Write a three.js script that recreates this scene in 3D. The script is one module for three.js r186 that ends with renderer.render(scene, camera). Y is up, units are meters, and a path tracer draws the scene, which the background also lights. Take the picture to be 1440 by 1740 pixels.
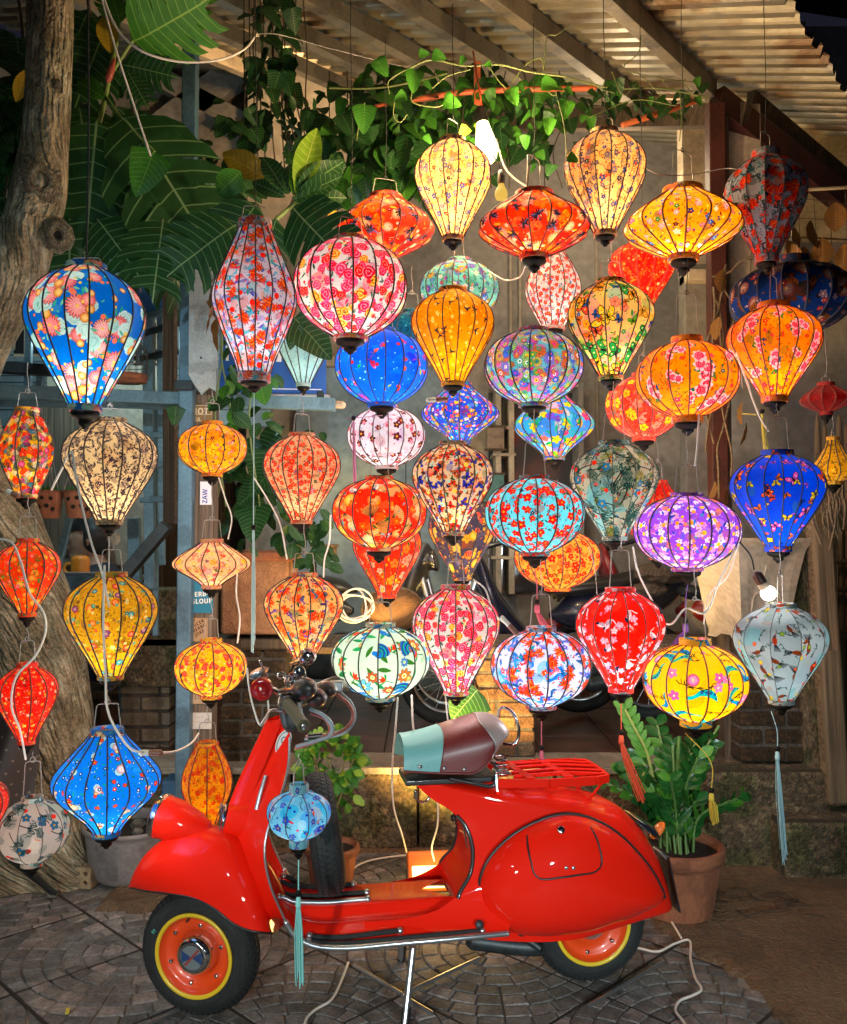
import * as THREE from 'three';
import { mergeGeometries } from 'three/addons/utils/BufferGeometryUtils.js';
import { RoundedBoxGeometry } from 'three/addons/geometries/RoundedBoxGeometry.js';
import { MarchingCubes } from 'three/addons/objects/MarchingCubes.js';

// ---------------------------------------------------------------- camera, sky, exposure, street lamps
const scene = new THREE.Scene();
const EYE = 1.48, FOCAL = 1544, PITCH = THREE.MathUtils.degToRad(1.5);
const camera = new THREE.PerspectiveCamera(2 * Math.atan(870 / FOCAL) * 180 / Math.PI, 1440 / 1740, 0.05, 120);
camera.position.set(0, EYE, 0);
camera.lookAt(0, EYE + Math.tan(PITCH) * 10, -10);
const renderer = new THREE.WebGLRenderer({ antialias: true });
renderer.setSize(847, 1024);
renderer.toneMapping = THREE.LinearToneMapping;
renderer.toneMappingExposure = 1.08;
renderer.shadowMap.enabled = true;
{ // night sky: near black above, a little town glow low down
  const w = 64, h = 32, d = new Float32Array(w * h * 4);
  for (let y = 0; y < h; y++) for (let x = 0; x < w; x++) {
    const up = (y + 0.5) / h - 0.5, k = Math.exp(-Math.max(0, up) * 7), o = (y * w + x) * 4;
    d[o] = 0.004 + 0.012 * k; d[o + 1] = 0.005 + 0.011 * k; d[o + 2] = 0.011 + 0.012 * k; d[o + 3] = 1;
  }
  const sky = new THREE.DataTexture(d, w, h, THREE.RGBAFormat, THREE.FloatType);
  sky.mapping = THREE.EquirectangularReflectionMapping; sky.needsUpdate = true;
  scene.background = sky; scene.environment = sky; scene.environmentIntensity = 1;
}
const STREET = [ // [x, y, z, intensity, colour]: low lamps of the shop fronts across the lane, behind the camera
  [-1.1, 1.25, 1.1, 24, [1, 0.93, 0.84]],
  [1.25, 1.15, 1.0, 30, [0.8, 0.95, 1.0]],
  [-2.3, 2.6, 1.7, 15, [0.6, 0.92, 1.0]],
];
const LIT = 0.74; // strength of the lantern bulbs

// ---------------------------------------------------------------- helpers
const V = (x, y, z) => new THREE.Vector3(x, y, z);
const D2R = Math.PI / 180;
function rng(seed) { let s = seed * 7919 + 13 | 0; return () => { s = (s + 0x6d2b79f5) | 0; let t = Math.imul(s ^ (s >>> 15), 1 | s); t = (t + Math.imul(t ^ (t >>> 7), 61 | t)) ^ t; return ((t ^ (t >>> 14)) >>> 0) / 4294967296; }; }
function rayDir(px, py) {
  const x = (px - 720) / FOCAL, y = (870 - py) / FOCAL, c = Math.cos(PITCH), s = Math.sin(PITCH);
  return V(x, y * c + s, -c + y * s);
}
const W = (px, py, d) => { const r = rayDir(px, py); return V(0, EYE, 0).addScaledVector(r, d / -r.z); };     // the place at distance d along the view
const G = (px, py, h = 0) => { const r = rayDir(px, py); return V(0, EYE, 0).addScaledVector(r, (h - EYE) / r.y); }; // the place at height h
const used = {};
function numbered(name) { const n = used[name] = (used[name] ?? -1) + 1; return n ? name + '_' + String(n).padStart(3, '0') : name; }
function tag(o, label, category, group, kind) {
  if (label) o.userData.label = label;
  if (category) o.userData.category = category;
  if (group) o.userData.group = group;
  if (kind) o.userData.kind = kind;
  return o;
}
function thing(name, label, category, pos = [0, 0, 0], turn = 0, group) {
  const o = new THREE.Group(); o.name = numbered(name); scene.add(o);
  if (pos.isVector3) o.position.copy(pos); else o.position.set(...pos);
  o.rotation.y = turn;
  return tag(o, label, category, group);
}
function part(parent, name, geo, mat, label) {
  const m = new THREE.Mesh(Array.isArray(geo) ? merge(geo) : geo, mat);
  m.castShadow = m.receiveShadow = true;
  if (parent === scene) m.name = numbered(name);
  else { const u = parent.userData.kids ?? (Object.defineProperty(parent.userData, 'kids', { value: {}, enumerable: false }), parent.userData.kids); const n = u[name] = (u[name] ?? -1) + 1; m.name = n ? name + '_' + String(n).padStart(3, '0') : name; }
  if (label) m.userData.label = label;
  parent.add(m);
  return m;
}
function struct(name, geo, mat, label) { return tag(part(scene, name, geo, mat), label, null, null, 'structure'); }
function merge(list) {
  return mergeGeometries(list.map((g) => {
    if (g.index) g = g.toNonIndexed();
    for (const k of Object.keys(g.attributes)) if (!['position', 'normal', 'uv'].includes(k)) g.deleteAttribute(k);
    if (!g.attributes.uv) g.setAttribute('uv', new THREE.BufferAttribute(new Float32Array(g.attributes.position.count * 2), 2));
    return g;
  }));
}
function boxUV(g, s = 1) { // uv in metres from the faces of a box-like shape
  const p = g.attributes.position, n = g.attributes.normal, uv = new Float32Array(p.count * 2);
  for (let i = 0; i < p.count; i++) {
    const ax = Math.abs(n.getX(i)), ay = Math.abs(n.getY(i)), az = Math.abs(n.getZ(i));
    const [a, b] = ax > ay && ax > az ? [p.getZ(i), p.getY(i)] : ay > az ? [p.getX(i), p.getZ(i)] : [p.getX(i), p.getY(i)];
    uv[i * 2] = a * s; uv[i * 2 + 1] = b * s;
  }
  g.setAttribute('uv', new THREE.BufferAttribute(uv, 2)); return g;
}
function box(w, h, d, x = 0, y = 0, z = 0, r = 0.006) {
  const g = r > 0 ? new RoundedBoxGeometry(w, h, d, 1, Math.min(r, w * 0.45, h * 0.45, d * 0.45)) : new THREE.BoxGeometry(w, h, d);
  g.translate(x, y, z); return boxUV(g);
}
function bar(a, b, w, h = w, r = 0.003) { // a rectangular bar from a to b
  const len = a.distanceTo(b), g = box(w, h, len, 0, 0, 0, r);
  const m = new THREE.Matrix4().lookAt(a, b, V(0, Math.abs(b.y - a.y) > 0.95 * len ? 0 : 1, Math.abs(b.y - a.y) > 0.95 * len ? 1 : 0));
  m.setPosition(a.clone().add(b).multiplyScalar(0.5)); return g.applyMatrix4(m);
}
function tube(pts, r, seg = 24, rad = 8, closed = false) {
  return new THREE.TubeGeometry(new THREE.CatmullRomCurve3(pts, closed, 'centripetal'), seg, r, rad, closed);
}
function capped(pts, r, seg = 24, rad = 8) { // a tube with round ends
  const e = [pts[0], pts[pts.length - 1]].map((p) => new THREE.SphereGeometry(r, rad, 6).translate(p.x, p.y, p.z));
  return merge([tube(pts, r, seg, rad), ...e]);
}
function rod(a, b, r, r2 = r, rad = 10) {
  const g = new THREE.CylinderGeometry(r2, r, a.distanceTo(b), rad, 1);
  const q = new THREE.Quaternion().setFromUnitVectors(V(0, 1, 0), b.clone().sub(a).normalize());
  return g.applyQuaternion(q).translate((a.x + b.x) / 2, (a.y + b.y) / 2, (a.z + b.z) / 2);
}
function lathe(pts, seg = 24) { return new THREE.LatheGeometry(pts.map(([r, y]) => new THREE.Vector2(Math.max(r, 1e-4), y)), seg); }
function aim(g, from, dir) { // turn a shape made along +y to point along dir, its origin put at from
  return g.applyQuaternion(new THREE.Quaternion().setFromUnitVectors(V(0, 1, 0), dir.clone().normalize())).translate(from.x, from.y, from.z);
}
// a smooth sheet from rows of points
function grid(rows, closedU = false, closedV = false) {
  const n = rows.length, m = rows[0].length, pos = [], uv = [], idx = [];
  let run = 0;
  rows.forEach((r, i) => { if (i) run += r[m >> 1].distanceTo(rows[i - 1][m >> 1]); let a = 0; r.forEach((p, j) => { if (j) a += p.distanceTo(r[j - 1]); pos.push(p.x, p.y, p.z); uv.push(a, run); }); });
  for (let i = 0; i < n - 1; i++) for (let j = 0; j < m - 1; j++) { const a = i * m + j, b = a + 1, c = a + m, d = c + 1; idx.push(a, b, d, a, d, c); }
  const g = new THREE.BufferGeometry();
  g.setAttribute('position', new THREE.Float32BufferAttribute(pos, 3)); g.setAttribute('uv', new THREE.Float32BufferAttribute(uv, 2)); g.setIndex(idx);
  g.computeVertexNormals();
  const N = g.attributes.normal, avg = (a, b) => { const v = V().fromBufferAttribute(N, a).add(V().fromBufferAttribute(N, b)).normalize(); N.setXYZ(a, v.x, v.y, v.z); N.setXYZ(b, v.x, v.y, v.z); };
  if (closedU) for (let i = 0; i < n; i++) avg(i * m, i * m + m - 1);
  if (closedV) for (let j = 0; j < m; j++) avg(j, (n - 1) * m + j);
  return g;
}
const lerp = THREE.MathUtils.lerp, clamp = THREE.MathUtils.clamp, smooth = (x, a, b) => THREE.MathUtils.smoothstep(x, a, b);
function spline(pts) { // y(x) through points, smooth
  const xs = pts.map((p) => p[0]);
  return (x) => {
    if (x <= xs[0]) return pts[0][1]; const n = xs.length - 1; if (x >= xs[n]) return pts[n][1];
    let i = 0; while (xs[i + 1] < x) i++;
    const y = (k) => pts[clamp(k, 0, n)][1], X = (k) => xs[clamp(k, 0, n)], h = xs[i + 1] - xs[i], t = (x - xs[i]) / h;
    const m0 = i > 0 ? (y(i + 1) - y(i - 1)) / (X(i + 1) - X(i - 1)) * h : y(1) - y(0), m1 = i + 1 < n ? (y(i + 2) - y(i)) / (X(i + 2) - X(i)) * h : y(n) - y(n - 1);
    const t2 = t * t, t3 = t2 * t;
    return (2 * t3 - 3 * t2 + 1) * y(i) + (t3 - 2 * t2 + t) * m0 + (3 * t2 - 2 * t3) * y(i + 1) + (t3 - t2) * m1;
  };
}
function curve(pts) { return new THREE.CatmullRomCurve3(pts, false, 'centripetal'); }

// ---------------------------------------------------------------- materials
const hash2 = (x, y, s) => { let h = Math.imul(x, 374761393) ^ Math.imul(y, 668265263) ^ Math.imul(s, 2147483647 - 1274126177); h = Math.imul(h ^ (h >>> 13), 1274126177); return ((h ^ (h >>> 16)) >>> 0) / 4294967296; };
function vnoise(x, y, per, s) { // tiling value noise
  const xi = Math.floor(x), yi = Math.floor(y), fx = x - xi, fy = y - yi, u = fx * fx * (3 - 2 * fx), v = fy * fy * (3 - 2 * fy), m = (a) => ((a % per) + per) % per;
  const a = hash2(m(xi), m(yi), s), b = hash2(m(xi + 1), m(yi), s), c = hash2(m(xi), m(yi + 1), s), d = hash2(m(xi + 1), m(yi + 1), s);
  return lerp(lerp(a, b, u), lerp(c, d, u), v);
}
function fbm(x, y, f, oct, s) { let t = 0, a = 0.5, n = 0; for (let i = 0; i < oct; i++) { t += a * vnoise(x * f, y * f, f, s + i); n += a; a *= 0.55; f *= 2; } return t / n; }
function dataTex(n, fn, srgb = true) {
  const d = new Uint8Array(n * n * 4);
  for (let y = 0; y < n; y++) for (let x = 0; x < n; x++) { const c = fn(x / n, y / n), o = (y * n + x) * 4; for (let k = 0; k < 3; k++) d[o + k] = clamp(c[k] ?? c[0], 0, 1) * 255; d[o + 3] = 255; }
  const t = new THREE.DataTexture(d, n, n); t.wrapS = t.wrapT = THREE.RepeatWrapping; t.magFilter = THREE.LinearFilter; t.minFilter = THREE.LinearFilter;
  if (srgb) t.colorSpace = THREE.SRGBColorSpace; t.needsUpdate = true; return t;
}
const at = (t, rx, ry = rx) => { const c = t.clone(); c.repeat.set(rx, ry); c.needsUpdate = true; return c; };
const grainTex = dataTex(512, (x, y) => { const a = fbm(x, y, 8, 6, 3), b = fbm(x, y, 64, 3, 9); return [0.25 + 0.75 * (0.6 * a + 0.4 * b)]; });
const grainBump = dataTex(512, (x, y) => [0.5 * fbm(x, y, 16, 5, 31) + 0.5 * fbm(x, y, 96, 2, 39)], false);
const stainTex = dataTex(512, (x, y) => { const a = fbm(x, y, 4, 6, 5), s = smooth(fbm(x, y, 6, 5, 51), 0.48, 0.62), k = fbm(x, y, 90, 2, 52); return [0.72 + 0.3 * a - 0.13 * s + 0.16 * (k - 0.5)]; });
const mossTex = dataTex(512, (x, y) => { const a = fbm(x, y, 5, 6, 15), m = smooth(fbm(x, y, 7, 6, 17), 0.45, 0.6), k = fbm(x, y, 80, 2, 12), w = smooth(fbm(x, y, 24, 4, 77), 0.62, 0.7); return [0.5 * (0.6 + 0.8 * k) * (0.6 + 0.6 * a) - 0.1 * m + 0.16 * w, 0.46 * (0.6 + 0.8 * k) * (0.55 + 0.6 * a) - 0.05 * m + 0.15 * w, 0.36 * (0.6 + 0.8 * k) * (0.55 + 0.6 * a) - 0.09 * m + 0.12 * w]; });
const barkTex = dataTex(512, (x, y) => { const r = fbm(x, y * 0.999, 20, 2, 4), a = vnoise(x * 40 + 2 * r, y * 8, 40, 6), b = fbm(x, y, 6, 5, 8), k = fbm(x, y, 90, 2, 19), l = smooth(fbm(x, y, 5, 5, 88), 0.5, 0.58); const v = 0.3 + 0.42 * a * b + 0.34 * (k - 0.5) + 0.34 * (b - 0.5); return [v + 0.24 + 0.06 * l, v + 0.2 + 0.09 * l, v + 0.11 + 0.1 * l]; });
const barkBump = dataTex(512, (x, y) => [0.55 * vnoise(x * 36 + fbm(x, y, 12, 2, 4), y * 7, 36, 6) + 0.45 * fbm(x, y, 24, 4, 18)], false);
const woodTex = dataTex(512, (x, y) => { const w = fbm(x, y, 4, 3, 2), a = vnoise(x * 60 + 4 * w, y * 3, 60, 6), b = fbm(x, y, 8, 5, 8), k = vnoise(x * 160, y * 10, 160, 4); const v = 0.45 + 0.25 * a + 0.2 * (b - 0.5) + 0.18 * (k - 0.5); return [v]; });
const rustTex = dataTex(512, (x, y) => { const s = 0.55 * smooth(fbm(x, y, 6, 6, 61), 0.55, 0.68), a = fbm(x, y, 40, 3, 62); return [lerp(0.78, 0.42, s) + 0.14 * (a - 0.5), lerp(0.78, 0.25, s) + 0.14 * (a - 0.5), lerp(0.76, 0.13, s) + 0.12 * (a - 0.5)]; });
const col = (c) => new THREE.Color().setRGB(...c);
function mat(c, roughness = 0.7, o = {}) { return new THREE.MeshStandardMaterial({ color: col(c), roughness, side: THREE.DoubleSide, ...o }); }
function phys(c, roughness = 0.5, o = {}) { return new THREE.MeshPhysicalMaterial({ color: col(c), roughness, side: THREE.DoubleSide, ...o }); }
const M = {
  paver: [0.27, 0.37, 0.46, 0.32].map((v, i) => mat([v * (i === 2 ? 1.15 : 1.06), v, v * 0.93], 0.72, { map: at(grainTex, 2), bumpMap: at(grainBump, 3), bumpScale: 0.003 })),
  grout: mat([0.5, 0.46, 0.4], 0.95, { map: at(grainTex, 2), bumpMap: at(grainBump, 3), bumpScale: 0.004 }),
  dirt: mat([0.22, 0.135, 0.07], 0.95, { map: at(stainTex, 0.6), bumpMap: at(grainBump, 1.2), bumpScale: 0.02 }),
  concrete: mat([0.34, 0.31, 0.25], 0.9, { map: at(stainTex, 0.8), bumpMap: at(grainBump, 1.5), bumpScale: 0.008 }),
  moss: mat([0.52, 0.5, 0.46], 0.95, { map: at(mossTex, 0.9), bumpMap: at(grainBump, 1.6), bumpScale: 0.02 }),
  terrace: [0.09, 0.075, 0.105].map((v) => phys([v * 1.5, v * 0.62, v * 0.42], 0.32, { map: at(stainTex, 0.7), clearcoat: 0.3, clearcoatRoughness: 0.25 })),
  wallBeige: mat([0.52, 0.45, 0.34], 0.92, { map: at(stainTex, 0.35), bumpMap: at(grainBump, 0.6), bumpScale: 0.004 }),
  wallGrey: mat([0.42, 0.39, 0.34], 0.92, { map: at(stainTex, 0.3), bumpMap: at(grainBump, 0.6), bumpScale: 0.004 }),
  wallBlue: mat([0.3, 0.4, 0.44], 0.88, { map: at(stainTex, 0.3) }),
  brick: [[0.34, 0.19, 0.09], [0.4, 0.24, 0.11], [0.3, 0.15, 0.07], [0.42, 0.28, 0.15]].map((c) => mat(c, 0.92, { map: at(grainTex, 3), bumpMap: at(grainBump, 4), bumpScale: 0.008 })),
  oldBrick: [[0.26, 0.19, 0.12], [0.3, 0.22, 0.14], [0.23, 0.165, 0.11], [0.28, 0.22, 0.16]].map((c) => mat(c, 0.95, { map: at(mossTex, 1.4), bumpMap: at(grainBump, 4), bumpScale: 0.01 })),
  tanBrick: [[0.36, 0.28, 0.18], [0.42, 0.33, 0.22], [0.3, 0.24, 0.16], [0.38, 0.32, 0.25]].map((c) => mat(c, 0.95, { map: at(stainTex, 1.4), bumpMap: at(grainBump, 4), bumpScale: 0.01 })),
  mortar: mat([0.2, 0.17, 0.13], 0.97, { map: at(grainTex, 2), bumpMap: at(grainBump, 3), bumpScale: 0.006 }),
  roofSheet: phys([0.5, 0.45, 0.36], 0.42, { metalness: 0.35, map: at(rustTex, 0.35), bumpMap: at(grainBump, 0.8), bumpScale: 0.002 }),
  rafter: mat([0.34, 0.3, 0.24], 0.6, { map: at(stainTex, 1.2), metalness: 0.2 }),
  redSteel: mat([0.09, 0.02, 0.013], 0.55, { map: at(stainTex, 1.1), bumpMap: at(grainBump, 2), bumpScale: 0.003 }),
  blueSteel: mat([0.2, 0.36, 0.44], 0.45, { map: at(stainTex, 1.3), metalness: 0.15 }),
  poleBlue: mat([0.12, 0.24, 0.33], 0.4, { map: at(stainTex, 1.3), metalness: 0.2 }),
  darkSteel: mat([0.06, 0.075, 0.08], 0.45, { metalness: 0.5, map: at(stainTex, 1.4) }),
  plainWood: mat([0.5, 0.34, 0.18], 0.72, { map: at(woodTex, 1.5, 0.6), bumpMap: at(woodTex, 1.5, 0.6), bumpScale: 0.002 }),
  oldWood: mat([0.26, 0.18, 0.11], 0.85, { map: at(woodTex, 2, 0.6), bumpMap: at(woodTex, 2, 0.6), bumpScale: 0.004 }),
  bark: mat([0.55, 0.5, 0.42], 0.92, { map: at(barkTex, 2.4, 1.6), bumpMap: at(barkBump, 3, 2), bumpScale: 0.035 }),
  clay: mat([0.42, 0.15, 0.07], 0.85, { map: at(stainTex, 1.5), bumpMap: at(grainBump, 3), bumpScale: 0.003 }),
  greyPot: mat([0.3, 0.27, 0.26], 0.7, { map: at(stainTex, 1.2) }),
  soil: mat([0.04, 0.028, 0.02], 1, { bumpMap: at(grainBump, 5), bumpScale: 0.02 }),
  cream: mat([0.66, 0.54, 0.38], 0.75, { map: at(stainTex, 0.7) }),
  black: mat([0.015, 0.015, 0.016], 0.35),
  gloss: phys([0.008, 0.008, 0.009], 0.5, { clearcoat: 1, clearcoatRoughness: 0.08 }),
  blackWood: phys([0.004, 0.0035, 0.003], 0.6, { specularIntensity: 0.25, clearcoat: 0.3, clearcoatRoughness: 0.06 }),
  rubber: mat([0.035, 0.044, 0.047], 0.72, { map: at(grainTex, 4), bumpMap: at(grainBump, 8), bumpScale: 0.001 }),
  chrome: mat([0.72, 0.74, 0.75], 0.12, { metalness: 1 }),
  alu: mat([0.5, 0.54, 0.56], 0.3, { metalness: 0.9 }),
  wire: mat([0.35, 0.33, 0.3], 0.4, { metalness: 0.7 }),
  blackWire: mat([0.02, 0.02, 0.02], 0.6),
  whiteCord: mat([0.72, 0.68, 0.6], 0.5),
  redPaint: phys([0.74, 0.012, 0.003], 0.55, { clearcoat: 1, clearcoatRoughness: 0.025, ior: 1.45, specularIntensity: 0.12 }),
  orangePaint: phys([0.8, 0.065, 0.006], 0.35, { clearcoat: 1, clearcoatRoughness: 0.06 }),
  yellowPaint: phys([0.72, 0.5, 0.02], 0.35, { clearcoat: 0.8, clearcoatRoughness: 0.08 }),
  maroon: phys([0.13, 0.012, 0.012], 0.42, { bumpMap: at(grainBump, 6), bumpScale: 0.001, clearcoat: 0.35, clearcoatRoughness: 0.3 }),
  turquoise: phys([0.12, 0.34, 0.34], 0.5, { bumpMap: at(grainBump, 6), bumpScale: 0.001, clearcoat: 0.2, clearcoatRoughness: 0.35 }),
  pinkGrey: phys([0.24, 0.19, 0.18], 0.5, { bumpMap: at(grainBump, 6), bumpScale: 0.001, clearcoat: 0.2, clearcoatRoughness: 0.35 }),
  blueSign: mat([0.03, 0.13, 0.4], 0.5),
  skin: phys([0.36, 0.2, 0.13], 0.6, {}),
  hair: mat([0.012, 0.01, 0.01], 0.5),
};

// ================================================================ THE SETTING
struct('ground', new THREE.PlaneGeometry(80, 80).rotateX(-Math.PI / 2).translate(0, -0.0085, -10), M.grout, 'dark earth and joint bed under the pavement');

{ // pavement of fan-laid blocks: concentric rings about every second corner of a square grid laid diagonally
  const pave = thing('pavement', 'grey pavement of small blocks laid in concentric fans'); tag(pave, null, null, null, 'structure');
  const T = 0.447, ring = 0.0655, A = [0.7071, -0.7071], B = [0.7071, 0.7071], C0 = [-1.013, -3.298], gap = 0.006, R = rng(5);
  const inDirt = (x, z) => {
    const p1 = G(1100, 1570), p2 = G(1180, 1620), p3 = G(1260, 1665), p4 = G(1345, 1750);
    const edge = spline([[p4.z, -p4.x], [p3.z, -p3.x], [p2.z, -p2.x], [p1.z, -p1.x]].map(([a, b]) => [-a, -b]));
    if (x > edge(-z)) return true;
    if (z < -3.62 && x > -1.32 && x < -1.02 - 0.2 * Math.sin(z * 9)) return true;
    return z < -3.75 && x > 0.75;
  };
  const clip = (poly, axis, lim, keepLess) => {
    const out = [];
    for (let i = 0; i < poly.length; i++) {
      const a = poly[i], b = poly[(i + 1) % poly.length], ia = keepLess ? a[axis] <= lim : a[axis] >= lim, ib = keepLess ? b[axis] <= lim : b[axis] >= lim;
      if (ia) out.push(a);
      if (ia !== ib) { const t = (lim - a[axis]) / (b[axis] - a[axis]); out.push([a[0] + (b[0] - a[0]) * t, a[1] + (b[1] - a[1]) * t]); }
    }
    return out;
  };
  const inset = (poly, d) => { // pull a small polygon towards its middle
    let cx = 0, cy = 0; poly.forEach((p) => { cx += p[0] / poly.length; cy += p[1] / poly.length; });
    return poly.map(([x, y]) => { const l = Math.hypot(x - cx, y - cy) || 1, k = Math.max(0.3, (l - d) / l); return [cx + (x - cx) * k, cy + (y - cy) * k]; });
  };
  const quarter = [];
  for (let k = 0; k < 10; k++) {
    const r0 = k * ring + gap / 2, r1 = (k + 1) * ring - gap / 2, rm = (k + 0.5) * ring, n = Math.max(1, Math.round((Math.PI / 2) * rm / 0.082));
    for (let j = -1; j <= n; j++) {
      const off = k % 2 ? 0.5 : 0, a0 = (j + off) / n * Math.PI / 2 + gap / 2 / rm, a1 = (j + 1 + off) / n * Math.PI / 2 - gap / 2 / rm, poly = [], st = 3;
      for (let i = 0; i <= st; i++) { const a = lerp(a0, a1, i / st); poly.push([r1 * Math.cos(a), r1 * Math.sin(a)]); }
      for (let i = st; i >= 0; i--) { const a = lerp(a0, a1, i / st); if (k || !i) poly.push([r0 * Math.cos(a), r0 * Math.sin(a)]); }
      let p = clip(clip(clip(clip(poly, 0, T - 0.006, true), 1, T - 0.006, true), 0, 0.005, false), 1, 0.005, false);
      if (p.length < 3) continue;
      let area = 0; p.forEach((q, i) => { const o = p[(i + 1) % p.length]; area += q[0] * o[1] - q[1] * o[0]; });
      if (Math.abs(area) / 2 > 0.0004) quarter.push(p);
    }
  }
  const blocks = [];
  for (let i = -5; i <= 6; i++) for (let j = -5; j <= 6; j++) {
    const cx = C0[0] + (A[0] * i + B[0] * j) * 2 * T, cz = C0[1] + (A[1] * i + B[1] * j) * 2 * T;
    if (cx < -5 || cx > 4.5 || cz < -6 || cz > 0.5) continue;
    for (const [sa, sb] of [[1, 1], [-1, 1], [-1, -1], [1, -1]]) for (const q of quarter) {
      let poly = q.map(([a, b]) => [cx + A[0] * a * sa + B[0] * b * sb, cz + A[1] * a * sa + B[1] * b * sb]);
      if (sa * sb > 0) poly = poly.reverse();
      let mx = 0, mz = 0; poly.forEach((p) => { mx += p[0] / poly.length; mz += p[1] / poly.length; });
      if (inDirt(mx, mz) || mz < -4.35 || mz > -1.2 || Math.abs(mx) > 3.4) continue;
      const inView = mz < -2.72 && Math.abs(mx) < -mz * 0.47 + 0.05;
      blocks.push({ poly, d: inView ? -mz + (mx > -0.55 && mx < 0.45 && mz < -2.9 && mz > -3.4 ? 1.5 : 0) : 50 - mz });
    }
  }
  const make = (poly) => {
    const h = -0.003 + 0.0035 * R(), tx = (R() - 0.5) * 0.03, tz = (R() - 0.5) * 0.03, b = 0.004, top = inset(poly, b), pos = [], uv = [], n = poly.length, ou = R() * 3, cx = poly[0][0], cz = poly[0][1];
    const y = (p) => h + (p[0] - cx) * tx + (p[1] - cz) * tz, put = (p, yy) => { pos.push(p[0], yy, p[1]); uv.push(p[0] + ou, p[1] + ou); };
    for (let i = 1; i < n - 1; i++) for (const p of [top[0], top[i], top[i + 1]]) put(p, y(p));
    for (let i = 0; i < n; i++) {
      const k = (i + 1) % n;
      for (const [p, yy] of [[top[i], y(top[i])], [poly[i], y(poly[i]) - b], [poly[k], y(poly[k]) - b], [top[i], y(top[i])], [poly[k], y(poly[k]) - b], [top[k], y(top[k])]]) put(p, yy);
      for (const [p, yy] of [[poly[i], y(poly[i]) - b], [poly[i], -0.028], [poly[k], -0.028], [poly[i], y(poly[i]) - b], [poly[k], -0.028], [poly[k], y(poly[k]) - b]]) put(p, yy);
    }
    const g = new THREE.BufferGeometry(); g.setAttribute('position', new THREE.Float32BufferAttribute(pos, 3)); g.setAttribute('uv', new THREE.Float32BufferAttribute(uv, 2)); g.computeVertexNormals(); return g;
  };
  blocks.sort((a, b) => a.d - b.d);
  const rest = [[], [], [], []], joint = [];
  blocks.forEach((b, i) => { const m = R() * 4 | 0, g = make(b.poly); if (i < 300) part(pave, 'paver', g, M.paver[m]); else rest[m].push(g); });
  rest.forEach((l, i) => { if (l.length) part(pave, 'pavers', l, M.paver[i]).userData.kind = 'stuff'; });
  for (let k = -9; k <= 9; k++) for (const [D, E] of [[A, B], [B, A]]) { // dark straight joints between the tiles
    const o = (k + 0) * T, L = 4.6, a = V(C0[0] + E[0] * o - D[0] * L, -0.0035, C0[1] + E[1] * o - D[1] * L), b = V(C0[0] + E[0] * o + D[0] * L, -0.0035, C0[1] + E[1] * o + D[1] * L);
    for (let i = 0; i < 46; i++) { const p = a.clone().lerp(b, i / 46), q = a.clone().lerp(b, (i + 1) / 46), m = p.clone().lerp(q, 0.5); if (inDirt(m.x, m.z) || m.z > -2.4 || m.z < -4.3 || Math.abs(m.x) > 2.2) continue; joint.push(bar(p, q, 0.009, 0.003, 0)); }
  }
  part(pave, 'tile_joint', joint, M.soil).userData.kind = 'stuff';
  // the trodden earth on the right and by the pot, a sheet with its own humps
  const rr = 140, pos = []; const g = new THREE.PlaneGeometry(7.4, 5.2, rr, rr).rotateX(-Math.PI / 2).translate(0.2, 0, -3.6), p = g.attributes.position;
  for (let i = 0; i < p.count; i++) {
    const x = p.getX(i), z = p.getZ(i), n = fbm(x * 0.13 + 3, z * 0.13 + 3, 12, 4, 71);
    const inside = inDirt(x, z) || z < -4.28;
    p.setY(i, inside ? -0.004 + 0.03 * n : -0.028);
  }
  g.computeVertexNormals(); boxUV(g);
  struct('earth', g, M.dirt, 'trodden brown earth beside the paving');
}

{ // raised terrace: kerb wall, lip and dark red tiles
  const H = 0.39, z0 = -4.33, t = thing('terrace', 'raised terrace with mossy kerb wall and dark red tiles'); tag(t, null, null, null, 'structure');
  for (const [x0, x1] of [[-3.2, -0.63], [-0.622, -0.03], [-0.022, 0.62], [0.628, 1.9]]) part(t, 'kerb_block', box(x1 - x0, H - 0.035, 0.24, (x0 + x1) / 2, (H - 0.035) / 2, z0 - 0.12 - 0.004 * ((x0 * 7 | 0) % 3), 0.012), M.moss);
  for (const [x0, x1] of [[-3.2, -0.5], [-0.495, 0.4], [0.405, 1.9]]) part(t, 'coping', box(x1 - x0, 0.036, 0.3, (x0 + x1) / 2, H - 0.018, z0 - 0.13, 0.008), M.concrete);
  part(t, 'terrace_base', box(9, 0.3, 5.6, 0, 0.2, z0 - 0.24 - 2.8, 0), M.concrete);
  let k = 0;
  for (let x = -4; x < 4.2; x += 0.4) for (let z = z0 - 0.285 - 0.2; z > -9.6; z -= 0.4) { if (Math.abs(x) > -z * 0.5 + 0.2) continue; part(t, 'tile', box(0.394, 0.02, 0.394, x, H - 0.017 - (k % 3) * 0.001, z, 0.003), M.terrace[(k = (k * 7 + 3) % 11) % 3]); }
}

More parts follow.
